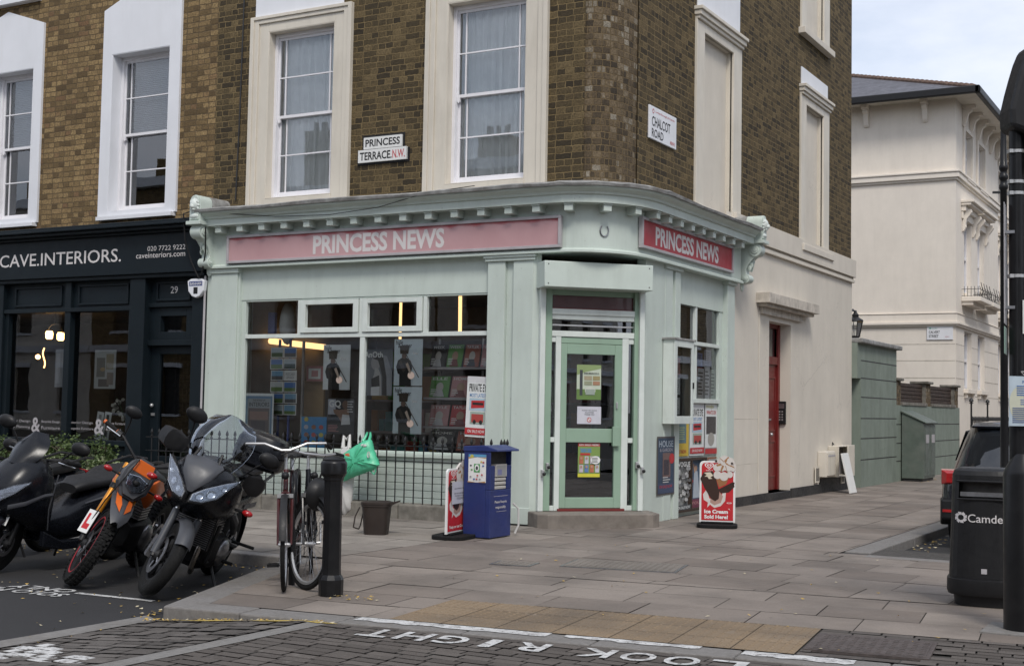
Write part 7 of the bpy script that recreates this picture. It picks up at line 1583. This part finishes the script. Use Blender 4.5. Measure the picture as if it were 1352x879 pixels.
def bicycle(label, loc, yaw, lean, st_, frame_m, swept):
    o = thing('bicycle', label, 'bicycle', loc, (lean, 0, yaw), 'bicycles locked at the kerb'); Rw = .345
    T = steer((.9, 0, .8), R(18), st_); wheel(o, I4, (0, 0, Rw), Rw, .034, 24); wheel(o, T, (1.04, 0, Rw), Rw, .034, 24)
    bb = (.44, 0, .29); sc = (.28, 0, .86); h1 = (.86, 0, .9); h0 = (.9, 0, .75)
    f = MB()
    for a, b, r in ((bb, sc, .015), (sc, h1, .014), (bb, h0, .017), (h0, h1, .02)): f.tube([a, b], r, frame_m, 10)
    for s in (-.055, .055): f.tube([(0, s, Rw), (.42, s*.4, .29)], .009, frame_m, 8); f.tube([(0, s, Rw), (.28, s*.3, .82)], .008, frame_m, 8)
    f.build('frame', o, local=True)
    f = MB(T)
    for s in (-.05, .05): f.tube([(1.04, s, Rw), (1.0, s, Rw+.1), (.93, s, .68), (.905, s*.3, .73)], [.008, .01, .013, .013], frame_m, 8); f.tube([(1.04, s*.8, Rw+.01), (.99, s*.6, .71)], .002, 'black_plastic', 4)
    f.tube([(.9, 0, .73), (.905, 0, .75)], .02, frame_m, 8); f.box(I4, .92, .95, -.06, .06, .69, .72, 'alu'); f.build('fork', o, local=True)
    f = MB(T)
    if swept: bar = [(.74, -.34, 1.06), (.86, -.3, 1.1), (.9, -.16, 1.1), (.93, -.03, 1.05), (.93, .03, 1.05), (.9, .16, 1.1), (.86, .3, 1.1), (.74, .34, 1.06)]
    else: bar = [(.84, -.3, 1.03), (.9, -.2, 1.04), (.93, -.08, 1.02), (.93, .08, 1.02), (.9, .2, 1.04), (.84, .3, 1.03)]
    f.tube([(.86, 0, .9), (.85, 0, 1.0), (.93, 0, bar[3][2]-.0)], .012, 'alu', 8); f.tube(bar, .0105, 'alu', 8); 
    for e_, g in ((bar[0], bar[1]), (bar[-1], bar[-2])): d_ = (Vector(g)-Vector(e_)).normalized(); f.tube([e_, tuple(Vector(e_)+d_*.12)], .017, 'rubber', 8); f.tube([tuple(Vector(e_)+d_*.14+Vector((.03, 0, -.01))), tuple(Vector(e_)+d_*.04+Vector((.05, 0, -.04)))], .006, 'black_plastic', 6)
    f.tube([(.93, .1, bar[3][2]), (1.0, .08, 1.0), (1.02, .04, .9), (.95, .03, .75)], .003, 'black_plastic', 5); f.sph((.98, 0, .86), (.035, .03, .03), 'black_plastic'); f.build('handlebar', o, local=True)
    f = MB(); f.tube([sc, (.25, 0, .96)], .012, 'alu', 8); f.loft([ring(.08, .075, .965, 1.01, 14), ring(.16, .085, .96, 1.015, 14), ring(.27, .045, .965, 1.0, 14), ring(.36, .018, .965, .995, 14)], 'black_plastic'); f.build('saddle', o, local=True)
    f = MB(); f.lathe(Matrix.Translation((.44, -.05, .29)) @ WY, [(.09, -.002), (.09, .002), (.07, .003), (.07, -.003), (.09, -.002)], 'steel', 26, caps=False)
    f.tube([(.44, -.08, .29), (.47, -.085, .13)], .009, 'alu', 6); f.tube([(.44, .08, .29), (.41, .085, .45)], .009, 'alu', 6); f.tube([(.44, -.08, .29), (.44, .08, .29)], .014, 'alu', 8); f.tube([(.44, -.05, .38), (0, -.05, .38)], .004, 'steel', 4); f.tube([(.44, -.05, .2), (0, -.05, .31)], .004, 'steel', 4); f.build('crankset', o, local=True)
    for x, y, z in ((.47, -.14, .13), (.41, .14, .45)):
        f = MB(); 
        for dy in (-.04, .04): f.box(I4, x-.045, x+.045, y+dy-.006, y+dy+.006, z-.012, z+.012, 'black_plastic')
        for dx in (-.045, .035): f.box(I4, x+dx, x+dx+.01, y-.04, y+.04, z-.012, z+.012, 'black_plastic')
        f.tube([(x, y-.04, z), (x, y+.04, z)], .006, 'steel', 6); f.build('pedal', o, local=True)
    for Tm, c, a0, a1 in ((I4, (0, 0, Rw), -10, 170), (T, (1.04, 0, Rw), 10, 160)):
        f = MB(Tm); f.loft([[(p[0], p[1]-.026, p[2]), (p[0]*1+(p[0]-c[0])*.02, p[1], p[2]+(p[2]-c[2])*.02), (p[0], p[1]+.026, p[2]), (p[0]*1-(p[0]-c[0])*.004, p[1], p[2])] for p in arc(c, Rw+.03, a0, a1, 14)], 'black_plastic'); f.build('mudguard', o, local=True)
    return o
b1 = onz(376, 780); b2 = onz(411, 778)
def place_bike(fr, yd, wb=1.04): h = (math.cos(R(yd)), math.sin(R(yd))); return (fr[0]-h[0]*wb, fr[1]-h[1]*wb, .0)
bicycle('dark red bicycle with chrome handlebar, its front wheel edge-on to the road', place_bike(b1, -56), R(-56), R(2), R(3), 'dark_red', True)
bicycle('black bicycle with its front wheel turned aside, close behind the bollard', place_bike(b2, -52), R(-52), R(3), R(28), 'bike_black', False)
X, Y = onz(385, 772); o = thing('cycle_stand', 'black tubular cycle stand between the two bicycles', 'cycle stand', (X, Y, 0)); mb = MB()
h = Vector((math.cos(R(-54)), math.sin(R(-54)), 0)); P = Vector((X, Y, 0)); Q = P-h*.7
mb.tube([P, P+Vector((0, 0, .7)), P-h*.05+Vector((0, 0, .8)), P-h*.14+Vector((0, 0, .85)), Q+h*.14+Vector((0, 0, .85)), Q+h*.05+Vector((0, 0, .8)), Q+Vector((0, 0, .7)), Q], .026, 'black_gloss', 12); mb.build('hoop', o)
X, Y = onz(404, 780); d = Vector((X, Y, 0)).normalized(); mb = MB(); zc = .72
Mh = frame((X-.0, Y+.12, zc), tuple(Vector((RT.x, RT.y, 0)).normalized()*.62+Vector((FWD.x, FWD.y, 0))*.78), (0, 0, 1)); mb.lathe(Mh, [(.001, .09), (.06, .085), (.1, .06), (.125, .02), (.13, .0), (.11, -.01), (.001, -.01)], 'black_plastic', 26)
mb.tube([tuple(Mh @ Vector((0, .1, 0))), tuple(Mh @ Vector((0.02, .2, .03)))], .008, 'black_plastic', 5); tag(mb.build('round_cover'), 'round black domed cover hanging between the black bicycle and the bollard', 'cover')
# ---- shared motorcycle bits
def mirror(o, T, root, tip, m='black_plastic', s=1.):
    f = MB(T); r_, t_ = Vector(root), Vector(tip); f.tube([r_, r_+(t_-r_)*.5+Vector((0, 0, .03)), t_], .008, m, 6); f.sph(tuple(t_+Vector((0, 0, .02))), (.035*s, .085*s, .055*s), m, None, 14, 8); f.build('mirror', o, local=True)
def lever(f, y0, y1, x, z, s): f.tube([(x, y0, z), (x+.05, y0+.02*s, z-.005), (x+.035, y1, z-.01)], .007, 'chrome', 6)
def bars(o, T, pts, name='handlebar', gm='rubber', cap=None):
    f = MB(T); f.tube(pts, .012, 'black_plastic', 8)
    for a, b, s in ((pts[0], pts[1], -1), (pts[-1], pts[-2], 1)):
        a, b = Vector(a), Vector(b); d_ = (b-a).normalized(); f.tube([a, a+d_*.125], .018, gm, 8); f.tube([a+d_*.13, a+d_*.18], .025, 'black_plastic', 8)
        q = a+d_*.16+Vector((.02, 0, 0)); f.tube([q, q+Vector((.05, 0, -.005)), a+Vector((.055, 0, -.015))+d_*.02], .007, 'chrome', 6)
        if cap: f.tube([a+d_*.125, a+d_*.16], .021, cap, 8); f.tube([a, a-d_*.02], .019, cap, 8)
    return f.build(name, o, local=True)
def fender(o, T, c, r, a0, a1, w, m, drop=.35):
    rows = []
    for p in arc(c, r, a0, a1, 12):
        nx, nz = (p[0]-c[0])/r, (p[2]-c[2])/r; rows.append([(p[0]-nx*drop*.1*abs(q)**2, q*w, p[2]-nz*drop*.1*abs(q)**2) for q in (-1, -.8, -.4, 0, .4, .8, 1)])
    f = MB(T); f.sheet(rows, .006, m); f.build('mudguard', o, local=True)
def lplate(M, par, w=.12, h=.15):
    mb = MB(); mb.box(M, -w/2, w/2, -h/2, h/2, 0, .003, 'paper'); mb.box(M, -w*.32, -w*.08, -h*.34, h*.34, .0031, .0045, 'c:.5,.01,.015'); mb.box(M, -w*.08, w*.32, -h*.34, -h*.1, .0031, .0045, 'c:.5,.01,.015'); mb.build('learner_plate', par, local=True)
def mot(name, label, fr, yd, lean, wb):
    h = (math.cos(R(yd)), math.sin(R(yd))); return thing(name, label, 'motorcycle', (fr[0]-h[0]*wb/2, fr[1]-h[1]*wb/2, -.1), (R(lean), 0, R(yd)), 'motorcycles parked nose-out in the bay')
def engine(o, x=.02, z=.36, w=.2):
    f = MB(); f.loft([ring(x-.24, w*.6, z-.12, z+.1, 14, 4), ring(x-.16, w, z-.16, z+.16, 14, 4), ring(x+.14, w, z-.16, z+.16, 14, 4), ring(x+.24, w*.6, z-.1, z+.12, 14, 4)], 'black_plastic')
    for k in range(7): f.box(I4, x-.02, x+.2, -w*.75, w*.75, z+.16+k*.025, z+.172+k*.025, 'steel')
    f.sph((x-.05, w, z), (.12, .05, .12), 'steel'); f.sph((x-.05, -w, z), (.12, .05, .12), 'steel'); f.tube([(x+.2, -.06, z+.2), (x+.34, -.08, z), (x+.2, -.1, z-.2), (x-.3, -.14, z-.16), (x-.8, -.2, z+.02)], [.02, .02, .025, .03, .05], 'steel', 10); f.build('engine', o, local=True)
def stand_(o, x=-.05): f = MB(); f.tube([(x, .12, .28), (x+.1, .32, .03)], .013, 'black_iron', 6); f.box(I4, x+.06, x+.16, .28, .36, .02, .035, 'black_iron'); f.build('side_stand', o, local=True); f = MB(); f.tube([(x+.05, .12, .3), (x+.05, .33, .31)], .014, 'rubber', 8); f.tube([(x+.05, -.12, .3), (x+.05, -.33, .31)], .014, 'rubber', 8); f.build('foot_peg', o, local=True) if False else None; f.tube([(x-.4, .16, .4), (x-.4, .36, .41)], .014, 'rubber', 8); f.tube([(x-.4, .1, .4), (x-.28, .14, .5)], .012, 'alu', 6); f.each('foot_peg', o, local=True)
def sheild(o, rows, m, name, th=.004): f = MB(); f.sheet(rows, th, m); return f.build(name, o, local=True)
# ---- black touring motorcycle
o = mot('motorcycle', 'black touring motorcycle with clear windscreen, twin headlights and top box, nearest the bicycles', onz(200, 789, -.1), -64, -20, 1.5)
Rw = .315; hf = (.75, 0, Rw); T = steer((.5, 0, .92), R(25), R(30))
wheel(o, T, hf, Rw, .105, 6, 'black_plastic', True, .15, hub=.05); wheel(o, I4, (-.75, 0, Rw), Rw, .15, 6, 'black_plastic', True, .12, hub=.06)
f = MB(T)
for s in (-.1, .1): f.tube([(.75, s, Rw), (.71, s, .42), (.6, s, .66)], .03, 'bike_grey', 12); f.tube([(.6, s, .66), (.47, s, .95)], .022, 'chrome', 12); f.tube([(.77, s*1.0, Rw-.02), (.68, s*1.02, .46)], .02, 'black_plastic', 8)
f.box(I4, .44, .52, -.13, .13, .9, .95, 'black_plastic'); f.box(I4, .66, .72, -.14, -.1, .26, .36, 'steel'); f.build('fork', o, local=True)
fender(o, T, hf, Rw+.03, 38, 150, .062, 'bike_grey', .5); fender(o, I4, (-.75, 0, Rw), Rw+.05, 60, 190, .09, 'black_plastic')
engine(o); stand_(o)
f = MB(); f.loft([ring(.84, .04, .86, .95, 20, 2.2), ring(.8, .1, .8, 1.0, 20, 2.2), ring(.72, .19, .73, 1.07, 20, 2.3), ring(.62, .26, .66, 1.12, 20, 2.5), ring(.5, .29, .66, 1.12, 20, 2.8), ring(.3, .27, .64, 1.05, 20, 3), ring(.12, .2, .66, .96, 20, 3), ring(.0, .12, .7, .9, 20, 3)], 'bike_black'); f.loft([ring(.86, .03, .88, .93, 12), ring(.82, .12, .98, 1.06, 12), ring(.72, .16, 1.06, 1.14, 12), ring(.6, .1, 1.08, 1.14, 12)], 'bike_grey'); fair = f.build('fairing', o, local=True, sharp=50)
f = MB(); f.loft([ring(.36, .12, .88, 1.06, 18), ring(.22, .2, .84, 1.12, 18), ring(.0, .2, .82, 1.08, 18), ring(-.16, .13, .82, .96, 18)], 'bike_black'); f.build('fuel_tank', o, local=True)
f = MB(); f.loft([ring(-.1, .13, .82, .92, 16, 3.2), ring(-.3, .17, .8, .9, 16, 3.2), ring(-.5, .17, .82, .95, 16, 3.2), ring(-.8, .14, .86, .98, 16, 3.2), ring(-.9, .08, .9, .97, 16)], 'black_plastic'); f.build('seat', o, local=True)
f = MB(); f.loft([ring(-.1, .16, .6, .82, 16, 3), ring(-.45, .17, .66, .82, 16, 3), ring(-.85, .15, .74, .88, 16, 3), ring(-1.05, .08, .8, .88, 16, 3)], 'bike_black'); f.build('tail_panel', o, local=True)
f = MB(); rr3 = lambda cx, hx, hy, z: [(cx+p[0], p[1], z) for p in sup(hx, hy, 0, 24, 4)]; f.loft([rr3(-1.0, .17, .2, 1.0), rr3(-1.0, .2, .23, 1.03), rr3(-1.0, .205, .235, 1.14)], 'bike_black'); f.loft([rr3(-1.0, .205, .235, 1.15), rr3(-1.0, .2, .23, 1.22), rr3(-.99, .16, .19, 1.29), rr3(-.98, .08, .1, 1.31)], 'bike_black'); f.box(I4, -.9, -.6, -.1, .1, .97, 1.0, 'black_iron'); f.build('top_box', o, local=True)
for s in (1, -1):     # swept-back twin headlights either side of the nose
    Mh = frame((.845, s*.02, .885), (-.52, s*.82, .14), (-.38, 0, .92))
    P = [(.0, -.08), (.1, -.085), (.2, -.04), (.31, .13), (.2, .09), (.08, .035), (.0, -.02)]
    f = MB(); f.poly(Mh, P, -.03*s, .03*s, 'lamp_bowl'); hl = f.build('headlight', o, local=True, bev=.01)
    f = MB(); f.poly(Mh, [(x*1.02, y*1.03) for x, y in P], .037*s, .043*s, 'lens'); f.build('lens', hl, local=True, bev=.004)
    f = MB(); f.poly(Mh, [(x*1.06-.004, y*1.12-.004) for x, y in P], -.03*s, .022*s, 'black_plastic'); f.build('surround', hl, local=True, bev=.006); f = MB()
    for x_, y_, r_ in ((.06, -.035, .032), (.14, -.01, .036), (.22, .045, .024)): f.lathe(Mh @ Matrix.Translation((x_, y_, .03*s)) @ (I4 if s > 0 else Matrix.Rotation(R(180), 4, 'X')), [(r_, .0005), (r_*.96, .005), (r_*.75, .002), (r_*.3, .0012), (r_*.28, .005), (.001, .006)], 'chrome', 16)
    f.build('reflector', hl, local=True)
    f = MB(); f.tube([(.5, s*.3, .82), (.52, s*.38, .83)], .012, 'black_plastic', 6); f.sph((.53, s*.41, .83), (.03, .045, .026), 'tail_red'); f.build('indicator', o, local=True)
rows = []
for j in range(9):
    v = j/8; z = 1.06+.43*v; w = [.17, .2, .225, .24, .245, .235, .21, .17, .1][j]; rows.append([(.74-.32*v-.16*(q/4)**2-(.0), q/4*w, z-(.05*(abs(q)/4)**2 if j == 8 else 0)) for q in range(-4, 5)])
scr = sheild(o, rows, 'screen', 'windscreen')
f = MB(); 
for s in (-.12, .12): f.tube([(.77, s, 1.05), (.66, s*.75, 1.2)], .012, 'black_plastic', 6)
Ms = frame((.775, 0, 1.08), (0, 1, 0), (-.5, 0, .86)); f.text(Ms, 'SUZUKI', -.06, .06, -.012, .012, .004, 'letter_white', off=.02); f.build('screen_mount', scr, local=True)
bars(o, T, [(.22, -.42, 1.06), (.34, -.28, 1.1), (.44, -.08, 1.02), (.44, .08, 1.02), (.34, .28, 1.1), (.22, .42, 1.06)])
for s in (1, -1): f = MB(T); f.loft([ring(.44, .03, 1.03, 1.15, 12, 3, s*.3), ring(.42, .07, 1.0, 1.17, 12, 3, s*.38), ring(.32, .05, 1.01, 1.15, 12, 3, s*.44)], 'black_plastic'); f.build('hand_guard', o, local=True)
mirror(o, T, (.36, -.26, 1.1), (.42, -.34, 1.32), s=1.1); mirror(o, T, (.36, .26, 1.1), (.42, .36, 1.3), s=1.1)
f = MB(); f.box(I4, .3, .36, -.17, .17, .4, .68, 'black_iron')
for k in range(16): f.box(I4, .36, .368, -.16, .16, .41+k*.0165, .417+k*.0165, 'steel')
f.build('radiator', o, local=True)
f = MB()
for s in (1, -1):
    f.tube([(.46, s*.06, .92), (.3, s*.2, .8), (-.1, s*.2, .62), (-.3, s*.17, .5)], [.03, .035, .035, .03], 'bike_grey', 8); f.tube([(-.28, s*.12, .42), (-.75, s*.13, Rw)], .026, 'bike_grey', 8); f.tube([(.3, s*.19, .62), (.24, s*.17, .3), (-.2, s*.16, .22)], .016, 'black_iron', 8)
f.build('frame', o, local=True)
f = MB()
for y in (-.09, .09): f.tube([(.24, y, .52), (.36, y*1.2, .4), (.34, y*1.1, .24), (.2, y*.8, .17), (-.3, y*.5-.08, .16)], .021, 'exhaust', 10)
f.tube([(-.3, -.1, .17), (-.5, -.17, .3), (-1.0, -.21, .58)], [.03, .055, .06], 'exhaust', 14); f.build('exhaust', o, local=True)
f = MB(T)
for s in (1, -1): f.tube([(.3, s*.22, 1.08), (.5, s*.16, 1.0), (.58, s*.12, .75), (.66, s*.11, .45), (.72, s*.1, .36)], .006, 'black_plastic', 6); f.tube([(.3, s*.2, 1.1), (.42, s*.1, 1.14), (.4, 0, .98)], .005, 'black_plastic', 6); f.box(I4, .6, .68, s*.1-.025, s*.1+.025, .3, .42, 'steel')
f.build('brake_hose', o, local=True)
f = MB()
for s in (1, -1):
    for q in range(3): f.tube([(.46-.03*q, s*(.292-.004*q), .86-.05*q), (.3-.03*q, s*(.272-.004*q), .84-.05*q), (.18-.03*q, s*(.225-.004*q), .82-.05*q)], .004, 'bike_grey', 5)
    f.box(I4, -.75, -.35, s*.168, s*.175, .7, .74, 'bike_grey'); f.tube([(-.5, s*.2, .93), (-.85, s*.2, 1.0), (-1.05, s*.16, .99)], .013, 'black_iron', 8)
f.each('trim', o, local=True)
f = MB(); f.box(I4, -1.12, -1.1, -.07, .07, .78, .84, 'tail_red'); f.build('tail_light', o, local=True)
# ---- orange and grey trail bike
o = mot('motorcycle', 'orange and grey trail bike with gold forks and knobbly tyres, in the middle', onz(104, 773, -.1), -63, -22, 1.42)
Rw = .335; hf = (.74, 0, Rw); T = steer((.48, 0, .95), R(27), R(26))
wheel(o, T, hf, Rw, .095, 28, 'black_plastic', False, .12, True, 'sign_red', hub=.05); wheel(o, I4, (-.7, 0, Rw), Rw, .12, 28, 'black_plastic', False, .11, True, hub=.05)
f = MB(T)
for s in (-.1, .1):
    f.tube([(.74, s, Rw), (.68, s, .45), (.62, s, .58)], .027, 'black_plastic', 10); f.tube([(.62, s, .58), (.43, s, 1.0)], .026, 'gold_fork', 12)
    for t in (.8, .93): x = .62-.19*(t-.58)/.42; f.tube([(x+.01, s, t-.02), (x-.01, s, t+.02)], .034, 'black_plastic', 10)
f.build('fork', o, local=True)
Ml = T @ frame((.735, -.138, .5), (.93, .0, .38), (-.38, 0, .93)) @ Matrix.Rotation(R(180), 4, 'Y'); lplate(frame((.71, -.135, .47), (.9, -.25, .4), (-.4, 0, .91)) if False else T @ frame((.70, -.135, .49), (.78, .55, .3), (-.38, 0, .92)), o, .11, .2)
f = MB(T); rows = [[(x, q*w, z-.03*abs(q)**2) for q in (-1, -.6, -.2, .2, .6, 1)] for x, w, z in ((1.02, .03, .66), (.96, .075, .72), (.84, .095, .765), (.7, .1, .79), (.56, .09, .8))]; f.sheet(rows, .01, 'bike_grey')
for s in (1, -1): f.add([(.97, s*.02, .735), (.88, s*.02, .78), (.6, s*.05, .825), (.62, s*.08, .815), (.86, s*.07, .765)], [(0, 1, 2, 3, 4)], 'orange')
f.build('mudguard', o, local=True)
f = MB(T); Mk = frame((.66, 0, .95), (0, 1, 0), (-.35, 0, .94)); P = [(-.06, -.16), (.06, -.16), (.13, -.06), (.13, .06), (.1, .15), (.05, .19), (-.05, .19), (-.1, .15), (-.13, .06), (-.13, -.06)]
f.poly(Mk, P, -.1, .02, 'bike_grey'); f.poly(Mk, [(x*.82, y*.9) for x, y in P], .02, .05, 'bike_grey'); f.poly(Mk, [(-.085, .06), (.085, .06), (.07, .165), (-.07, .165)], .05, .056, 'orange'); f.build('headlight_cowl', o, local=True, bev=.015)
f = MB(T); f.poly(Mk, [(-.1, .02), (-.075, -.07), (0, -.11), (.075, -.07), (.1, .02), (0, .045)], .045, .066, 'chrome'); hl = f.build('headlight', o, local=True, bev=.012); f = MB(T); f.poly(Mk, [(-.1, .02), (-.075, -.07), (0, -.11), (.075, -.07), (.1, .02), (0, .045)], .068, .074, 'lens'); f.build('lens', hl, local=True); f = MB(T); f.sph(tuple(Mk @ Vector((0, -.03, .055))), (.02, .04, .035), 'black_plastic'); f.build('reflector', hl, local=True)
bars(o, T, [(.26, -.42, 1.17), (.36, -.25, 1.16), (.45, -.06, 1.06), (.45, .06, 1.06), (.36, .25, 1.16), (.26, .42, 1.17)], cap='orange')
mirror(o, T, (.36, -.25, 1.17), (.4, -.3, 1.36), s=.9); mirror(o, T, (.36, .25, 1.17), (.4, .36, 1.34), s=.9)
f = MB(T); f.tube([(.5, -.05, 1.05), (.68, -.08, 1.12), (.74, -.1, .98), (.68, -.12, .7), (.72, -.12, .45)], .006, 'black_plastic', 6); f.tube([(.5, .05, 1.05), (.66, .08, 1.14), (.75, .08, 1.0), (.6, .05, .8)], .005, 'black_plastic', 6); f.build('brake_hose', o, local=True)
engine(o, .05, .42, .15); stand_(o, 0)
for s in (1, -1):
    f = MB(); f.loft([[(x, s*(y+.0), z0), (x, s*(y+.03), (z0+z1)/2), (x, s*y, z1), (x, s*(y-.02), z1), (x, s*(y-.02), z0)] for x, y, z0, z1 in ((.46, .13, .8, .9), (.38, .165, .72, .95), (.2, .15, .74, .96), (-.02, .12, .8, .9))], 'orange'); f.build('radiator_shroud', o, local=True, sharp=60)
    f = MB(T); f.tube([(.6, s*.12, .92), (.6, s*.2, .92)], .009, 'black_plastic', 6); f.sph((.61, s*.24, .92), (.026, .04, .024), 'tail_red'); f.build('indicator', o, local=True)
f = MB(); f.loft([ring(.36, .1, .84, 1.0, 14), ring(.15, .13, .84, 1.02, 14), ring(-.1, .11, .84, .97, 14)], 'bike_grey'); f.build('fuel_tank', o, local=True)
f = MB(); f.loft([ring(.1, .09, .92, 1.02, 14, 3), ring(-.3, .12, .9, .97, 14, 3), ring(-.75, .1, .94, 1.0, 14, 3)], 'black_plastic'); f.build('seat', o, local=True)
f = MB(); f.loft([ring(-.2, .12, .72, .9, 14, 3), ring(-.7, .1, .86, .94, 14, 3), ring(-1.05, .07, .94, .98, 14, 3)], 'bike_grey'); f.build('tail_panel', o, local=True)
f = MB(); f.tube([(.44, 0, .9), (.3, 0, .5), (.1, 0, .25), (-.25, 0, .28), (-.3, 0, .8)], .022, 'black_iron', 8); f.tube([(-.2, .07, .4), (-.7, .08, Rw)], .022, 'black_iron', 8); f.tube([(-.2, -.07, .4), (-.7, -.08, Rw)], .022, 'black_iron', 8); f.tube([(.4, 0, .88), (-.9, 0, .86)], .018, 'black_iron', 8); f.build('frame', o, local=True)
# ---- black maxi scooter, and the mirror end of another bike at the frame edge
def scooter(label, fr, yd, lean, ang, lp):
    o = mot('scooter', label, fr, yd, lean, 1.32); Rw = .275; hf = (.66, 0, Rw); T = steer((.44, 0, .9), R(26), ang)
    wheel(o, T, hf, Rw, .1, 5, 'black_plastic', True, .11, hub=.05); wheel(o, I4, (-.66, 0, Rw), Rw, .12, 5, 'black_plastic', True, 0, hub=.06)
    f = MB(T)
    for s in (-.085, .085): f.tube([(.66, s, Rw), (.54, s, .62)], .024, 'black_plastic', 10)
    f.build('fork', o, local=True); fender(o, T, hf, Rw+.03, 5, 175, .07, 'bike_black', .6)
    if lp: lplate(T @ frame((.745, .02, .53), (0, 1, .0), (-.35, 0, .94)), o, .14, .15)
    f = MB(); f.loft([ring(.86, .05, .62, .72, 20, 2.4), ring(.8, .16, .54, .84, 20, 2.5), ring(.68, .23, .48, .98, 20, 2.7), ring(.52, .25, .42, 1.06, 20, 3), ring(.4, .23, .36, 1.02, 20, 3), ring(.3, .16, .3, .9, 20, 3)], 'bike_black'); f.build('front_fairing', o, local=True, sharp=50)
    f = MB(); f.loft([ring(.36, .15, .28, .5, 16, 3.5), ring(.1, .17, .26, .56, 16, 3.5), ring(-.1, .19, .28, .66, 16, 3.5), ring(-.3, .2, .36, .74, 16, 3.5), ring(-.7, .18, .52, .8, 16, 3.5), ring(-1.0, .1, .68, .82, 16, 3), ring(-1.08, .05, .74, .8, 16, 3)], 'bike_black'); f.build('body', o, local=True, sharp=50)
    f = MB()
    for s in (.23, -.23): f.loft([[(x, s-.05*(1 if s > 0 else -1), z0), (x, s+.01*(1 if s > 0 else -1), z0), (x, s, z1), (x, s-.06*(1 if s > 0 else -1), z1)] for x, z0, z1 in ((.42, .26, .4), (.2, .22, .3), (-.15, .22, .3), (-.3, .28, .42))], 'bike_black', smooth=False)
    f.build('footboard', o, local=True, bev=.012)
    f = MB(); f.loft([ring(.0, .1, .68, .76, 16, 3), ring(-.1, .15, .7, .82, 16, 3), ring(-.35, .17, .74, .83, 16, 3), ring(-.45, .17, .76, .9, 16, 3), ring(-.75, .15, .8, .92, 16, 3), ring(-.92, .1, .82, .91, 16, 3)], 'black_plastic'); f.build('seat', o, local=True)
    for s in (1, -1):
        Mh = frame((.865, s*.02, .70), (-.5, s*.84, .16), (-.4, 0, .92)); P = [(.0, -.06), (.1, -.06), (.2, .0), (.3, .1), (.16, .075), (.05, .03), (.0, .0)]
        f = MB(); f.poly(Mh, P, -.03*s, .04*s, 'lamp_bowl'); hl = f.build('headlight', o, local=True, bev=.01); f = MB(); f.poly(Mh, [(x*1.03, y*1.05) for x, y in P], .042*s, .05*s, 'lens'); f.build('lens', hl, local=True)
        f = MB()
        for k in range(3): f.poly(Mh, [(.03+.04*k, -.045+.02*k), (.1+.05*k, -.04+.025*k), (.1+.05*k, -.03+.025*k), (.03+.04*k, -.035+.02*k)], .0405*s, .0415*s, 'black_plastic')
        f.build('reflector', hl, local=True)
    rows = [[(.69-.22*v-.1*(q/3)**2, q/3*[.13, .165, .185, .185, .165, .12, .05][k_], .97+.045*k_-.02*(q/3)**2*(k_ > 4)) for q in range(-3, 4)] for k_, v in enumerate([k/6 for k in range(7)])]; sheild(o, rows, 'bike_black', 'windscreen', .006)
    f = MB()
    for s in (1, -1):
        f.loft([[(x, s*w, z), (x, s*(w+.008), z+.012), (x, s*w, z+.024)] for x, w, z in ((-.05, .186, .6), (-.3, .203, .66), (-.7, .182, .74), (-.98, .11, .78))], 'bike_grey'); f.loft([[(x, s*w, z), (x, s*(w+.008), z+.02), (x, s*w, z+.04)] for x, w, z in ((.8, .155, .6), (.68, .232, .64), (.5, .252, .7), (.4, .236, .7))], 'bike_grey')
        f.tube([(.36, s*.235, .9), (.42, s*.24, .6), (.36, s*.2, .4)], .006, 'bike_grey', 6); f.tube([(-.6, s*.16, .9), (-.9, s*.17, .96), (-1.08, s*.1, .94)], .013, 'black_iron', 8)
    for k in range(4): f.box(I4, .8, .835, -.1+.01*k, .1-.01*k, .585-.02*k, .592-.02*k, 'bike_grey')
    f.each('trim', o, local=True)
    f = MB(); f.sph((.857, 0, .8), (.012, .025, .025), 'chrome'); f.build('badge', o, local=True)
    f = MB(); f.box(I4, -1.09, -1.06, -.09, .09, .75, .81, 'tail_red'); f.build('tail_light', o, local=True)
    f = MB(T)
    for s in (1, -1): f.tube([(.38, s*.2, 1.04), (.5, s*.1, .96), (.46, s*.05, .8)], .006, 'black_plastic', 6)
    f.build('brake_hose', o, local=True)
    bars(o, T, [(.28, -.36, 1.02), (.38, -.22, 1.04), (.44, -.06, 1.0), (.44, .06, 1.0), (.38, .22, 1.04), (.28, .36, 1.02)])
    mirror(o, T, (.38, -.22, 1.05), (.44, -.36, 1.22), s=1.1); mirror(o, T, (.38, .22, 1.05), (.42, .4, 1.18), s=1.1)
    f = MB(); f.tube([(-.7, -.17, .42), (-1.0, -.19, .5)], [.045, .06], 'black_plastic', 12); f.build('exhaust', o, local=True)
    f = MB(); f.tube([(-.15, .15, .25), (-.2, .24, .03)], .013, 'black_iron', 6); f.tube([(-.15, -.15, .25), (-.2, -.24, .03)], .013, 'black_iron', 6); f.build('stand', o, local=True)
    return o
scooter('black maxi scooter with smoked windscreen and red L plate, left of the orange bike', onz(-4, 757, -.1), -88, -9, R(14), True)

q = onz(-4, 757, -.1); dup(bpy.data.objects['scooter'], (q[0]-1.02, q[1]+.75, -.1), (R(-8), 0, R(-86)), 'second black scooter at the left edge of the photo, only its mirror end in view')
